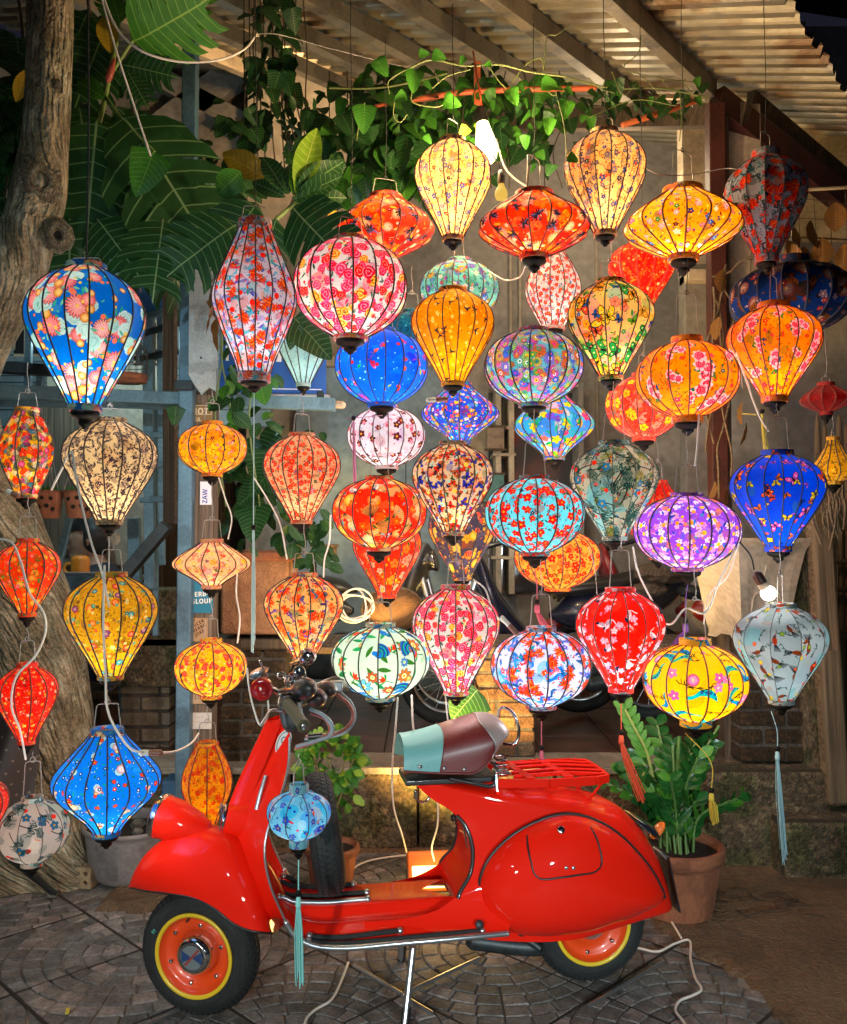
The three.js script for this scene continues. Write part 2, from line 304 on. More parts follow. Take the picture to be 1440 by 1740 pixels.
// a wall of single bricks round a mortar core
function brickwork(t, x0, x1, y0, y1, zf, depth, mats, seed, bw = 0.2, bh = 0.062, cap = 300) {
  const R = rng(seed); let n = 0, row = 0;
  part(t, 'mortar', box(x1 - x0 - 0.016, y1 - y0, depth - 0.016, (x0 + x1) / 2, (y0 + y1) / 2, zf - depth / 2, 0.004), M.mortar);
  for (let y = y0; y < y1 - 0.02; y += bh + 0.012, row++) {
    let x = x0 - (row % 2 ? bw / 2 : 0);
    while (x < x1 - 0.02) {
      const a = Math.max(x, x0), b = Math.min(x + bw, x1), h = Math.min(bh, y1 - y);
      if (b - a > 0.025 && n++ < cap) {
        const g = box(b - a, h - R() * 0.006, depth + 0.004 * R(), 0, 0, 0, 0.009); g.rotateY((R() - 0.5) * 0.03).rotateZ((R() - 0.5) * 0.02).translate((a + b) / 2, y + h / 2, zf - depth / 2 + (R() - 0.5) * 0.012);
        part(t, 'brick', g, mats[R() * mats.length | 0]);
      }
      x += bw + 0.012;
    }
  }
}
{ // sunlit-looking brick pillar and the counter slab it carries
  const t = thing('brick_pillar', 'narrow pillar of golden bricks lit from below, right behind the saddle', 'pillar');
  const a = W(811, 1305, 4.5), b = W(909, 1305, 4.5); brickwork(t, a.x, b.x, 0.392, 0.9, -4.5, 0.22, M.brick, 3, 0.19, 0.058);
  const c = thing('counter_slab', 'long rough counter slab resting on the brick pillars', 'counter');
  part(c, 'slab', box(2.52, 0.055, 0.42, 0.31, 0.929, -4.66, 0.012), M.oldWood);
  part(c, 'edge_strip', box(2.5, 0.03, 0.02, 0.31, 0.925, -4.438, 0.006), M.brick[3]);
  const l = thing('brick_wall', 'dark sooty brick wall behind the scooter handlebars', 'wall');
  const d = W(372, 1300, 4.4), e = W(486, 1300, 4.4); brickwork(l, d.x, e.x, 0.0, 0.93, -4.42, 0.24, M.oldBrick, 8);
  part(l, 'coping', box(e.x - d.x + 0.1, 0.05, 0.3, (d.x + e.x) / 2, 0.958, -4.55, 0.01), M.oldWood);
  const p = thing('brick_pier', 'stubby pier of old bricks beside the tree trunk', 'pier');
  const f = W(198, 1240, 4.7), g = W(284, 1240, 4.7); brickwork(p, f.x, g.x, 0.0, 0.9, -4.75, 0.24, M.tanBrick, 14, 0.2, 0.07);
  part(p, 'coping', box(g.x - f.x + 0.2, 0.06, 0.34, (f.x + g.x) / 2 + 0.04, 0.93, -4.87, 0.014), M.concrete);
}
{ // masonry pier on the right
  const t = thing('stone_pier', 'broad mossy pier of rough old brick at the right', 'pier');
  const a = W(1268, 1300, 4.12), b = W(1392, 1300, 4.12);
  brickwork(t, a.x, b.x, 0.44, 1.05, -4.2, 0.34, M.oldBrick, 22, 0.21, 0.07);
  part(t, 'plinth', box(b.x - a.x + 0.34, 0.46, 0.42, (a.x + b.x) / 2 - 0.12, 0.2, -4.3, 0.03), M.moss);
  const c = W(1232, 1200, 4.32), d = W(1262, 1200, 4.32);
  const w = thing('timber_post', 'square brown timber post left of the mossy pier', 'post');
  part(w, 'post', box(d.x - c.x, 0.62, 0.1, (c.x + d.x) / 2, 0.72, -4.37, 0.008), M.oldWood);
}
{ // back walls of the house
  const w = thing('back_wall', 'plain grey plastered wall at the back of the house', 'wall');
  part(w, 'wall', box(5.6, 4.9, 0.16, 1.5, 2.8, -6.7, 0.01), M.wallGrey);
  part(w, 'skirting', box(4.5, 0.16, 0.03, 2.0, 0.47, -6.6, 0.004), M.redSteel);
  for (const px of [868, 884, 1014]) { const p = W(px, 500, 6.6); part(w, 'panel_strip', box(0.02, 1.9, 0.03, p.x, 2.9, -6.605, 0.004), M.wallBeige); }
  const b = thing('blue_wall', 'pale blue painted wall behind the middle lanterns', 'wall');
  part(b, 'wall', box(1.15, 2.3, 0.14, W(640, 800, 6.45).x, 1.53, -6.5, 0.01), M.wallBlue);
  part(b, 'top_rail', box(1.2, 0.07, 0.2, W(640, 800, 6.45).x, 2.71, -6.47, 0.008), M.cream);
  const h = thing('house_gable', 'beige plastered house wall high up behind the creepers', 'building');
  part(h, 'wall', box(3.6, 3.3, 0.2, -2.3, 3.75, -7.4, 0.01), M.wallBeige);
  part(h, 'beam', bar(W(250, 240, 7.1), W(420, 110, 7.1), 0.1, 0.24), M.wallGrey);
  part(h, 'beam', bar(W(265, 130, 7.1), W(420, 215, 7.1), 0.1, 0.16), M.wallGrey);
  part(h, 'gable_slope', bar(W(200, 330, 7.15), W(430, 330, 7.15), 0.08, 0.3), M.wallGrey);
  part(h, 'side_wall', box(0.2, 4.6, 5, -4.6, 2.3, -6.5, 0.01), M.wallGrey);
}
{ // dark opening with window bars, shelves and pictures
  const t = thing('shop_cabinet', 'dark open cupboard with shelves of goods and pictures in the back', 'cabinet');
  const p = (x, y) => W(x, y, 6.3), a = p(835, 650), b = p(985, 1010);
  part(t, 'back_panel', box(b.x - a.x, a.y - b.y, 0.02, (a.x + b.x) / 2, (a.y + b.y) / 2, -6.58, 0), M.gloss);
  for (const x of [846, 868, 985]) part(t, 'upright', box(0.04, a.y - b.y, 0.26, p(x, 0).x, (a.y + b.y) / 2, -6.44, 0.005), x === 985 ? M.wallGrey : M.cream);
  for (const y of [655, 726, 772, 880, 948]) part(t, 'shelf', box((y < 900 && y > 660 ? 0.16 : b.x - a.x), 0.022, 0.26, y < 900 && y > 660 ? p(856, 0).x : (a.x + b.x) / 2, p(0, y).y, -6.435, 0.004), M.cream);
  for (const [x, y, w, h, c] of [[842, 745, 0.12, 0.16, [0.3, 0.2, 0.12]], [838, 830, 0.15, 0.2, [0.07, 0.24, 0.2]], [930, 935, 0.2, 0.1, [0.08, 0.15, 0.12]], [905, 905, 0.1, 0.14, [0.16, 0.2, 0.2]]]) {
    const q = p(x, y), f = part(t, 'picture', box(w, h, 0.02, q.x, q.y, -6.28, 0.003), mat(c, 0.5, { map: at(stainTex, 4) })); part(f, 'picture_frame', [box(w + 0.03, 0.015, 0.03, q.x, q.y + h / 2, -6.28, 0), box(w + 0.03, 0.015, 0.03, q.x, q.y - h / 2, -6.28, 0)], M.oldWood);
  }
}
{ // corrugated roof on sloping rafters
  const d1 = V(0.69, 0.14, -1).normalize(), d2 = V(-1, 0.36, -0.69).normalize(), P0 = W(1205, 150, 4.8), n = V().crossVectors(d2, d1).normalize(); if (n.y < 0) n.negate();
  const Q = (u, v, h = 0) => P0.clone().addScaledVector(d1, u).addScaledVector(d2, v).addScaledVector(n, h);
  const t = thing('corrugated_roof', 'weathered corrugated metal roof on sloping rafters over the lanterns', 'roof');
  const sheet = (u0, u1, v0, v1, pitch, amp, h0) => {
    const rows = [], prof = [0, 0, 0.12, 0.42, 0.5, 0.5, 0.62, 0.92], st = [];
    for (let u = u0; u < u1; u += pitch) for (const [f, a] of [[0, 0], [0.06, 0.25], [0.14, 1], [0.46, 1], [0.54, 0.25], [0.6, 0]]) st.push([u + f * pitch, a * amp]);
    for (let i = 0; i <= 10; i++) rows.push(st.map(([u, a]) => Q(u, lerp(v0, v1, i / 10) + (i === 0 ? 0.012 * Math.sin(u * 37) : 0), h0 + a)));
    const g = grid(rows).toNonIndexed(); g.computeVertexNormals(); return g;
  };
  part(t, 'roof_sheet', sheet(-3.6, 0.7, -0.63, 1.55, 0.138, 0.034, 0.06), M.roofSheet);
  part(t, 'roof_sheet', sheet(-3.6, 0.9, 1.5, 3.1, 0.138, 0.034, 0.072), M.roofSheet);
  part(t, 'roof_sheet', sheet(-3.6, 1.2, 3.05, 5.2, 0.138, 0.034, 0.084), M.roofSheet);
  part(t, 'roof_sheet', sheet(0.64, 2.2, -0.85, 1.7, 0.138, 0.034, 0.05), M.roofSheet);
  for (const v of [0.0, 0.53, 1.06, 1.58, 2.12, 2.7, 3.3]) part(t, 'rafter', bar(Q(-3.4, v, 0), Q(v < 0.1 ? 0.05 : 0.75, v, 0), 0.06, 0.1), M.rafter);
  part(t, 'tie_beam', bar(Q(0.12, -0.2, -0.1), Q(0.55, 2.4, -0.13), 0.07, 0.12), M.oldWood);
  part(t, 'brace', bar(W(1215, 170, 4.78), W(1450, 352, 5.3), 0.09, 0.14), M.redSteel);
  part(t, 'brace', bar(W(1275, 168, 4.9), W(1455, 318, 5.5), 0.05, 0.1), M.oldWood);
  // far roof seen at the very right against the night
  const f = thing('neighbour_eaves', 'dark neighbouring eaves against the night sky at the top right', 'roof');
  part(f, 'eaves', bar(W(1290, -30, 5.6), W(1470, -6, 5.2), 0.5, 0.09), M.darkSteel);
  for (let k = 0; k < 9; k++) part(f, 'eaves_batten', bar(W(1320 + k * 16, -20 + k * 2.5, 5.3), W(1334 + k * 16, 14 + k * 1.2, 5.5), 0.03, 0.03), M.black);
}
{ // post, panel and wall on the right
  const t = thing('steel_post', 'dark red steel post at the right carrying the roof', 'post');
  const a = W(1222, 640, 4.75); part(t, 'post', box(0.085, 3.1, 0.09, a.x, 2.22, -4.78, 0.006), M.redSteel); part(t, 'post_edge', box(0.02, 3.1, 0.05, a.x + 0.06, 2.22, -4.79, 0.004), M.oldWood);
  const b = thing('cream_panel', 'upright cream board beside the dark red post', 'panel');
  const c = W(1207, 170, 4.86), d = W(1292, 520, 4.86); part(b, 'board', box(d.x - c.x, 1.3, 0.05, (c.x + d.x) / 2 + 0.02, c.y - 0.66, -4.9, 0.006), M.cream);
  part(b, 'board', box(0.1, 1.1, 0.05, d.x + 0.09, c.y - 0.95, -4.92, 0.006), M.wallGrey);
  const w = thing('side_wall', 'grey plastered side wall behind the right hand lanterns', 'wall');
  part(w, 'wall', box(2.3, 2.3, 0.14, 2.75, 2.0, -5.6, 0.01), M.wallGrey);
  part(w, 'ledge', box(2.3, 0.07, 0.2, 2.75, W(1300, 470, 5.5).y, -5.55, 0.01), M.cream);
  part(w, 'upper_wall', box(2.3, 1.0, 0.12, 2.75, W(1300, 470, 5.5).y + 0.53, -5.62, 0.01), M.cream);
  const p = thing('fence_post', 'rough upright timber post at the right edge', 'post');
  const e = W(1408, 1100, 4.05); part(p, 'post', bar(V(e.x + 0.05, 0.28, -4.1), V(e.x - 0.02, 1.66, -4.1), 0.1, 0.1, 0.022), M.plainWood);
  const q = W(1380, 1000, 4.2); const s = thing('lichen_trunk', 'grey lichen covered trunk between the pier and the timber post', 'tree');
  part(s, 'trunk', tube([V(q.x + 0.05, 0.2, -4.24), V(q.x + 0.03, 0.7, -4.25), V(q.x - 0.02, 1.2, -4.27), V(q.x + 0.03, 1.62, -4.28)], 0.1, 20, 12), M.moss);
  const base = struct('kerb', box(0.7, 0.3, 0.5, e.x + 0.1, 0.1, -4.2, 0.03), M.moss, 'low concrete kerb under the right fence');
  const f = thing('picket_fence', 'bamboo picket fence with cross rails at the right edge', 'fence');
  [1392, 1404, 1417, 1429, 1441, 1453].forEach((x, i) => { const a = W(x, 700 + (i % 3) * 14, 4.6); part(f, 'picket', lathe([[0, a.y], [0.014, a.y - 0.05], [0.017, a.y - 0.2], [0.017, 0.4]], 8).translate(a.x, 0, -4.62), M.plainWood); });
  for (const y of [775, 895, 950, 1000, 1080]) { const a = W(1385, y, 4.57), b2 = W(1470, y + (y % 3) * 4, 4.57); part(f, 'rail', rod(a, b2, 0.014), M.plainWood); }
  const sg = W(1412, 877, 4.0); // weathered wooden board with pale figures
}

// ================================================================ THE SCOOTER
{
  const root = thing('scooter', 'glossy red vintage motor scooter with yellow-rimmed wheels and brown saddle', 'scooter', [-0.0694, 0, -2.974], 9.8 * D2R);
  root.updateMatrixWorld(true);
  const inv = root.matrixWorld.clone().invert(), eye = V(0, EYE, 0).applyMatrix4(inv);
  const S = (px, py, z = 0) => { const d = rayDir(px, py).transformDirection(inv); return eye.clone().addScaledVector(d, (z - eye.z) / d.z); }; // point of the scooter's own plane z
  const sc = (list, z) => list.map(([x, y]) => S(x, y, z));
  const RED = M.redPaint;

  // ---- wheels
  function wheel(parent, name, r, withFace) {
    const w = new THREE.Group(); w.name = name; parent.add(w);
    const tw = 0.047, rr = r - 0.047;
    const prof = []; for (let i = 0; i <= 20; i++) { const a = -1.95 + 3.9 * i / 20; prof.push(new THREE.Vector2(rr + 0.047 * Math.cos(a) * (Math.abs(a) < 0.8 ? 1 : 1), tw * 1.06 * Math.sin(a))); }
    const ty = new THREE.LatheGeometry(prof, 64).rotateX(Math.PI / 2); part(w, 'tyre', ty, M.rubber);
    const tread = []; // tread blocks
    for (let k = 0; k < 60; k++) for (let j = -2; j <= 2; j++) { const a = (k + (j & 1) * 0.5) / 60 * 2 * Math.PI, b = j * 0.37, R0 = rr + 0.0475 * Math.cos(b); const g = box(0.0135, 0.004, 0.0125, 0, 0, 0, 0); g.rotateX(b * 1.0).translate(0, R0, 0.05 * Math.sin(b)).rotateZ(a); tread.push(g); }
    part(w, 'tread', tread, M.rubber);
    for (const s of [-1, 1]) { const ring = []; for (const q of [0.62, 0.78]) ring.push(new THREE.TorusGeometry(rr + 0.047 * Math.cos(Math.PI * q * 0.85 + 0.25), 0.0016, 6, 64).translate(0, 0, s * 0.0475 * Math.sin(Math.PI * q * 0.85 + 0.25))); part(w, 'sidewall_rib', ring, M.rubber); }
    if (withFace) {
      const f = (p, m, n2) => part(w, n2, new THREE.LatheGeometry(p.map(([a, b]) => new THREE.Vector2(a, b)), 64).rotateX(Math.PI / 2), m);
      f([[0.126, 0.04], [0.131, 0.05], [0.128, 0.0545], [0.122, 0.0535], [0.1175, 0.051], [0.117, 0.046]], M.yellowPaint, 'rim');
      const disc = f([[0.1172, 0.049], [0.113, 0.04], [0.105, 0.032], [0.1, 0.03], [0.092, 0.028], [0.08, 0.024], [0.068, 0.012], [0.064, 0.004], [0.055, 0.001], [0.03, 0.002], [0, 0.002]], M.orangePaint, 'wheel_disc');
      f([[0.106, -0.02], [0.06, -0.01], [0, -0.01]], M.orangePaint, 'wheel_back');
      for (let k = 0; k < 6; k++) { const a = k / 6 * 2 * Math.PI + 0.35; part(w, 'wheel_nut', [lathe([[0.0075, 0], [0.0075, 0.008], [0.0055, 0.011], [0, 0.012]], 6).rotateX(Math.PI / 2).translate(0.091 * Math.cos(a), 0.091 * Math.sin(a), 0.028)], M.chrome); }
      part(w, 'valve', [rod(V(-0.02, 0.112, 0.03), V(-0.026, 0.1, 0.048), 0.003)], M.black);
      return w;
    }
    return w;
  }
  // front wheel, fender and headlamp turn with the fork
  const steer = new THREE.Group(); steer.name = 'front_fork'; root.add(steer); // fork assembly: wheel, fender, lamp
  const fw = S(342, 1620, 0.0); steer.position.set(fw.x, 0, 0); steer.rotation.y = -24 * D2R; steer.updateMatrixWorld(true);
  const w1 = wheel(steer, 'front_wheel', 0.192, true); w1.position.y = 0.192;
  // hub cap with its small blue and grey badge
  part(w1, 'hub_cap', new THREE.LatheGeometry([[0.066, 0.0], [0.066, 0.024], [0.061, 0.045], [0.05, 0.058], [0.042, 0.061], [0.038, 0.058], [0, 0.058]].map(([a, b]) => new THREE.Vector2(a, b)), 40).rotateX(Math.PI / 2), M.chrome);
  {
    const c = document.createElement('canvas'); c.width = c.height = 128; const g = c.getContext('2d');
    g.fillStyle = '#6a7478'; g.fillRect(0, 0, 128, 128); g.translate(64, 64);
    g.fillStyle = '#26406e'; for (const s of [1, -1]) { g.beginPath(); g.moveTo(0, 0); g.lineTo(s * 60, -34); g.lineTo(s * 60, 34); g.fill(); }
    g.strokeStyle = '#8a3a38'; g.lineWidth = 13; g.beginPath(); g.moveTo(-40, 44); g.lineTo(40, -44); g.stroke();
    const t = new THREE.CanvasTexture(c); t.colorSpace = THREE.SRGBColorSpace;
    part(w1, 'badge', new THREE.CircleGeometry(0.037, 32).translate(0, 0, 0.0605), new THREE.MeshPhysicalMaterial({ map: t, roughness: 0.3, clearcoat: 1 }));
    const num = document.createElement('canvas'); num.width = num.height = 64; const h = num.getContext('2d'); h.fillStyle = '#1d2223'; h.fillRect(0, 0, 64, 64); h.fillStyle = '#4fc4b4'; h.font = 'bold 40px sans-serif'; h.textAlign = 'center'; h.fillText('51', 32, 46);
    const nt = new THREE.CanvasTexture(num); nt.colorSpace = THREE.SRGBColorSpace;
    part(w1, 'tyre_mark', new THREE.PlaneGeometry(0.022, 0.022).rotateZ(0.9).translate(-0.135, 0.062, 0.0512), new THREE.MeshStandardMaterial({ map: nt, roughness: 0.7 }));
  }
  const fi = steer.matrixWorld.clone().invert(), fe = V(0, EYE, 0).applyMatrix4(fi);
  const FS = (px, py, z = 0) => { const d = rayDir(px, py).transformDirection(fi); return fe.clone().addScaledVector(d, (z - fe.z) / d.z); };
  { // fender: ridge, near lower edge, and a round section between them
    const ridge = curve([[223, 1502], [234, 1475], [252, 1447], [286, 1420], [325, 1407], [362, 1405], [400, 1420], [436, 1464], [458, 1513], [470, 1556], [474, 1580]].map(([x, y]) => FS(x, y, 0)));
    const hw = 0.115;
    const edge = curve([[222, 1508], [250, 1514], [290, 1519], [330, 1527], [366, 1545], [396, 1569], [420, 1580], [440, 1584], [456, 1586], [466, 1585], [470, 1583]].map(([x, y], i) => FS(x, y, hw * [0.25, 0.62, 0.86, 0.97, 1, 1, 1, 0.95, 0.75, 0.45, 0.2][i])));
    const rows = [];
    for (let i = 0; i <= 48; i++) {
      const u = i / 48, T = ridge.getPoint(u), B = edge.getPoint(u), r = [];
      for (let j = -16; j <= 16; j++) { const s = Math.abs(j) / 16, a = s * Math.PI / 2, k = Math.sin(a) ** 0.92, dn = 1 - Math.cos(a) ** 0.9; r.push(V(lerp(T.x, B.x, dn), lerp(T.y, B.y, dn), Math.sign(j) * B.z * k)); }
      rows.push(r);
    }
    const fd = part(steer, 'fender', grid(rows), RED);
    part(fd, 'fender_lip', [1, -1].map((s) => tube(edge.getPoints(30).map((p) => V(p.x, p.y, p.z * s)), 0.0035, 60, 6)), M.black);
    // headlamp: a teardrop on the fender with a chrome ring
    const a = FS(277, 1387, 0), b = FS(362, 1415, 0), L = a.distanceTo(b), dir = a.clone().sub(b);
    const prof = [[0.0, 0], [0.016, L * 0.02], [0.03, L * 0.12], [0.046, L * 0.32], [0.058, L * 0.55], [0.066, L * 0.78], [0.0665, L * 0.98]];
    const hl = new THREE.Group(); hl.name = 'headlamp'; steer.add(hl);
    part(hl, 'lamp_shell', aim(lathe(prof, 40), b, dir), RED);
    part(hl, 'lamp_ring', aim(lathe([[0.0665, L * 0.97], [0.07, L * 0.99], [0.07, L * 1.07], [0.065, L * 1.1], [0.06, L * 1.08]], 40), b, dir), M.chrome);
    part(hl, 'lamp_glass', aim(lathe([[0.062, L * 1.07], [0.045, L * 1.15], [0.02, L * 1.19], [0, L * 1.2]], 32), b, dir), phys([0.7, 0.75, 0.75], 0.08, { clearcoat: 1 }));
    part(steer, 'fork_leg', [rod(V(0.0, 0.19, -0.075), V(0.09, 0.52, -0.06), 0.02), rod(V(0, 0.192, -0.08), V(0, 0.192, 0.0), 0.03)], RED);
  }

  // ---- leg shield and floor: one pressed sheet
  const spine = [[477, 1216], [452, 1280], [424, 1347], [408, 1392], [404, 1440], [416, 1500], [440, 1556]].map(([x, y]) => S(x, y, 0));
  const edgeN = [[493, 1214, 0.045], [490, 1300, 0.1], [478, 1350, 0.15], [455, 1412, 0.195], [450, 1452, 0.21], [459, 1502, 0.215], [474, 1540, 0.215]].map(([x, y, z]) => S(x, y, z));
  const floorY = S(640, 1545, 0.06).y, edgeF = [[500, 1588, 0.215], [530, 1606, 0.222], [580, 1611, 0.225], [680, 1603, 0.225], [780, 1594, 0.22], [862, 1586, 0.2]].map(([x, y, z]) => S(x, y, z));
  const midF = [0.05, 0.09, 0.15, 0.26, 0.4, 0.52].map((d) => V(spine[6].x + d, floorY - 0.0, 0));
  midF[0].y = floorY + 0.055; midF[1].y = floorY + 0.018;
  const cMid = curve([...spine, ...midF]), cEdge = curve([...edgeN, ...edgeF]);
  const sheetPt = (u, t) => { // u along the sheet, t across (-1..1)
    const n = 12, c = cMid.getPoint(u), e = cEdge.getPoint(u), k = Math.abs(t), up = u * n, onFloor = smooth(up, 5.6, 8), z = e.z * k;
    const f = lerp(k ** 1.55, smooth(k, 0.55, 1), onFloor), p = V(lerp(c.x, e.x, lerp(k ** 1.55, k, onFloor)), lerp(c.y, e.y, f), z * Math.sign(t));
    p.y += onFloor * smooth(up, 6.6, 9) * 0.03 * (1 - smooth(z, 0.075, 0.105)) * (1 - smooth(up, 11.6, 12) * 0.0); // the tunnel
    const crease = (1 - onFloor) * 0.022 * Math.exp(-((k - 0.0) ** 2) / 0.05) * smooth(up, 0.3, 2); p.x -= crease;
    return p;
  };
  const rows = []; for (let i = 0; i <= 110; i++) { const r = []; for (let j = -30; j <= 30; j++) r.push(sheetPt(i / 110, j / 30)); rows.push(r); }
  const shield = part(root, 'leg_shield', grid(rows), RED);
  // bright edge trim along the leg shield and the floor
  const trimPts = []; for (let i = 4; i <= 110; i++) trimPts.push(sheetPt(i / 110, 1));
  const far = trimPts.map((p) => V(p.x, p.y, -p.z));
  part(root, 'edge_trim', tube(trimPts.slice(0, 58), 0.0038, 120, 8), M.alu); part(root, 'edge_trim', tube(far.slice(0, 58), 0.0038, 100, 8), M.alu);
  part(root, 'sill_trim', capped(trimPts.slice(56), 0.0095, 80, 8), M.alu); part(root, 'sill_trim', capped(far.slice(56), 0.0095, 60, 8), M.alu);
  { // raised front cover of the steering column and the horn cover with its grille
    const col_ = [], top = S(481, 1214, 0);
    for (let i = 0; i <= 30; i++) { const u = lerp(0.0, 0.29, i / 30), r = [], w = lerp(0.034, 0.052, i / 30) * (1 - smooth(i, 27, 30) * 0.5); for (let j = -10; j <= 10; j++) { const a = j / 10 * Math.PI / 2, p = cMid.getPoint(u); r.push(V(p.x - 0.022 - (0.022 + 0.012 * Math.sin(i / 30 * 3.1)) * Math.cos(a) + 0.03 * Math.abs(Math.sin(a)) ** 2, p.y - 0.012 * Math.cos(a), w * Math.sin(a))); } col_.push(r); }
    part(root, 'column_cover', grid(col_), RED);
    const a = S(383, 1402, 0.0), b = S(432, 1376, 0), h = new THREE.Group(); h.name = 'horn_cover'; root.add(h);
    const rws = [];
    for (let i = 0; i <= 16; i++) { const u = i / 16, r = []; const c = S(lerp(384, 434, u), lerp(1390, 1386, u), 0), ry = lerp(0.05, 0.066, Math.sin(u * 1.5)), rz = lerp(0.05, 0.09, u); for (let j = 0; j <= 24; j++) { const t = j / 24 * 2 * Math.PI; r.push(V(c.x + 0.012 * Math.sin(t), c.y + ry * Math.sin(t), rz * Math.cos(t))); } rws.push(r); }
    part(h, 'cover_shell', grid(rws, true), RED);
    const gp = S(381, 1392, 0); const slats = []; for (let k = -3; k <= 3; k++) slats.push(box(0.008, 0.085, 0.005, gp.x - 0.003, gp.y, k * 0.0115, 0.002).rotateZ(0));
    part(h, 'horn_grille', [aim(lathe([[0.046, 0], [0.048, 0.006], [0.043, 0.012], [0.036, 0.006], [0, 0.006]], 28), V(gp.x + 0.004, gp.y, 0), V(-1, 0.1, 0)), ...slats.map((s) => s.translate(-0.006, 0, 0))], M.chrome);
    // oval badge with a plain monogram on the column side
    const c = document.createElement('canvas'); c.width = 96; c.height = 160; const g = c.getContext('2d'); g.fillStyle = '#c9cdca'; g.fillRect(0, 0, 96, 160); g.strokeStyle = '#4a5a60'; g.lineWidth = 5; g.beginPath(); g.ellipse(48, 80, 38, 68, 0, 0, 7); g.stroke(); g.lineWidth = 7; g.beginPath(); g.arc(46, 62, 17, 0.6, 5.6); g.moveTo(34, 82); g.bezierCurveTo(70, 76, 74, 116, 40, 114); g.moveTo(58, 40); g.lineTo(38, 118); g.stroke();
    const tx = new THREE.CanvasTexture(c); tx.colorSpace = THREE.SRGBColorSpace;
    const bp = S(482, 1262, 0.052), bg = new THREE.SphereGeometry(1, 20, 14, 0, Math.PI).scale(0.024, 0.044, 0.006); const pl = new THREE.CircleGeometry(1, 32).scale(0.023, 0.043, 1);
    part(root, 'column_badge', [pl.rotateZ(-0.36).rotateY(-0.3).translate(bp.x, bp.y, bp.z + 0.004)], new THREE.MeshPhysicalMaterial({ map: tx, roughness: 0.35, clearcoat: 1, side: THREE.DoubleSide }));
    part(root, 'column_strip', [tube([S(452, 1318, 0.07), S(444, 1345, 0.085), S(436, 1376, 0.1)], 0.007, 16, 6)], M.alu);
  }
  // ---- floor strips: rubber in metal holders
  const strip = (u0, t0, u1, t1, m, r) => { const p = []; for (let i = 0; i <= 8; i++) { const q = sheetPt(lerp(u0, u1, i / 8), lerp(t0, t1, i / 8)); q.y += r * 0.75; p.push(q); } const s = part(root, 'floor_strip', capped(p, r, 24, 8), m); part(s, 'strip_end', [p[0], p[8]].map((q) => new THREE.SphereGeometry(r * 1.35, 10, 8).translate(q.x, q.y, q.z)), M.alu); };
  const U = (i) => i / 12;
  strip(U(7.0), 0.3, U(10.2), 0.3, M.alu, 0.0085); strip(U(7.0), 0.04, U(10.5), 0.06, M.rubber, 0.0085);
  strip(U(7.0), -0.28, U(10.0), -0.28, M.rubber, 0.0085); strip(U(7.0), -0.6, U(10.0), -0.55, M.rubber, 0.0085);
  strip(U(8.05), 0.86, U(10.2), 0.82, M.rubber, 0.008); strip(U(7.9), 0.95, U(11.6), 0.93, M.rubber, 0.008);
  // ---- spare wheel behind the shield
  { const sp = S(550, 1415, 0), w = wheel(root, 'spare_wheel', 0.19, false); w.position.set(sp.x, sp.y, 0.0); w.rotation.set(0, Math.PI / 2, 0); w.rotation.order = 'ZYX'; w.rotation.z = 0.14;
    part(w, 'rim', new THREE.LatheGeometry([[0.128, 0.03], [0.11, 0.03], [0.1, 0.015], [0.05, 0.01], [0, 0.01]].map(([a, b]) => new THREE.Vector2(a, b)), 40).rotateX(Math.PI / 2), M.yellowPaint); }

  // ---- rear body: a rounded shell from the seat nose to the tail
  {
    const ridge = curve([[698, 1323], [722, 1316], [770, 1322], [842, 1331], [929, 1336], [1001, 1346], [1050, 1368], [1085, 1404], [1110, 1444], [1126, 1486], [1135, 1520], [1137, 1537]].map(([x, y]) => S(x, y, 0)));
    const low = curve([[699, 1327], [716, 1342], [738, 1360], [764, 1376], [790, 1402], [803, 1440], [800, 1482], [778, 1530], [800, 1585], [880, 1600], [1000, 1592], [1120, 1542]].map(([x, y], i) => S(x, y, [0.045, 0.06, 0.075, 0.085, 0.1, 0.115, 0.125, 0.15, 0.15, 0.14, 0.12, 0.05][i])));
    const hw = spline([[0, 0.045], [0.1, 0.066], [0.25, 0.09], [0.4, 0.115], [0.6, 0.145], [0.75, 0.15], [0.88, 0.12], [0.95, 0.09], [1, 0.05]]);
    const rws = [], N = 18;
    for (let i = 0; i <= 80; i++) {
      const u = i / 80, T = ridge.getPoint(u), B = low.getPoint(u), w = hw(u), r = [];
      for (let j = -N; j <= N; j++) { const s = Math.abs(j) / N, q = s < 0.5 ? s * 2 : 1, a = q * Math.PI / 2, round = Math.sin(a), dn = s < 0.5 ? 0.3 * (1 - Math.cos(a)) : lerp(0.3, 1, (s - 0.5) * 2), zz = Math.sign(j) * lerp(w * round, Math.max(B.z, 0.03), smooth(s, 0.45, 1)); r.push(V(lerp(T.x, B.x, dn), lerp(T.y, B.y, dn), zz)); }
      rws.push(r);
    }
    const body = part(root, 'rear_body', grid(rws), RED);
    // the arch between the two lower edges, facing the rider's feet
    const arch = []; for (let i = 0; i <= 40; i++) { const B = low.getPoint(i / 40 * 0.66), r = []; for (let j = -6; j <= 6; j++) r.push(V(B.x, B.y, B.z * j / 6)); arch.push(r); }
    part(root, 'body_front', grid(arch), RED);
    for (const s of [1, -1]) { const p = []; for (let i = 0; i <= 24; i++) { const B = low.getPoint(lerp(0.31, 0.63, i / 24)); p.push(V(B.x, B.y, (B.z + 0.002) * s)); } part(root, 'arch_trim', tube(p, 0.0065, 50, 8), M.gloss); }
    // side skirt that runs from the arch down to the floor
    const top = curve([[803, 1440], [801, 1475], [786, 1512], [745, 1545], [690, 1560], [620, 1566]].map(([x, y], i) => S(x, y, [0.116, 0.124, 0.14, 0.15, 0.15, 0.15][i])));
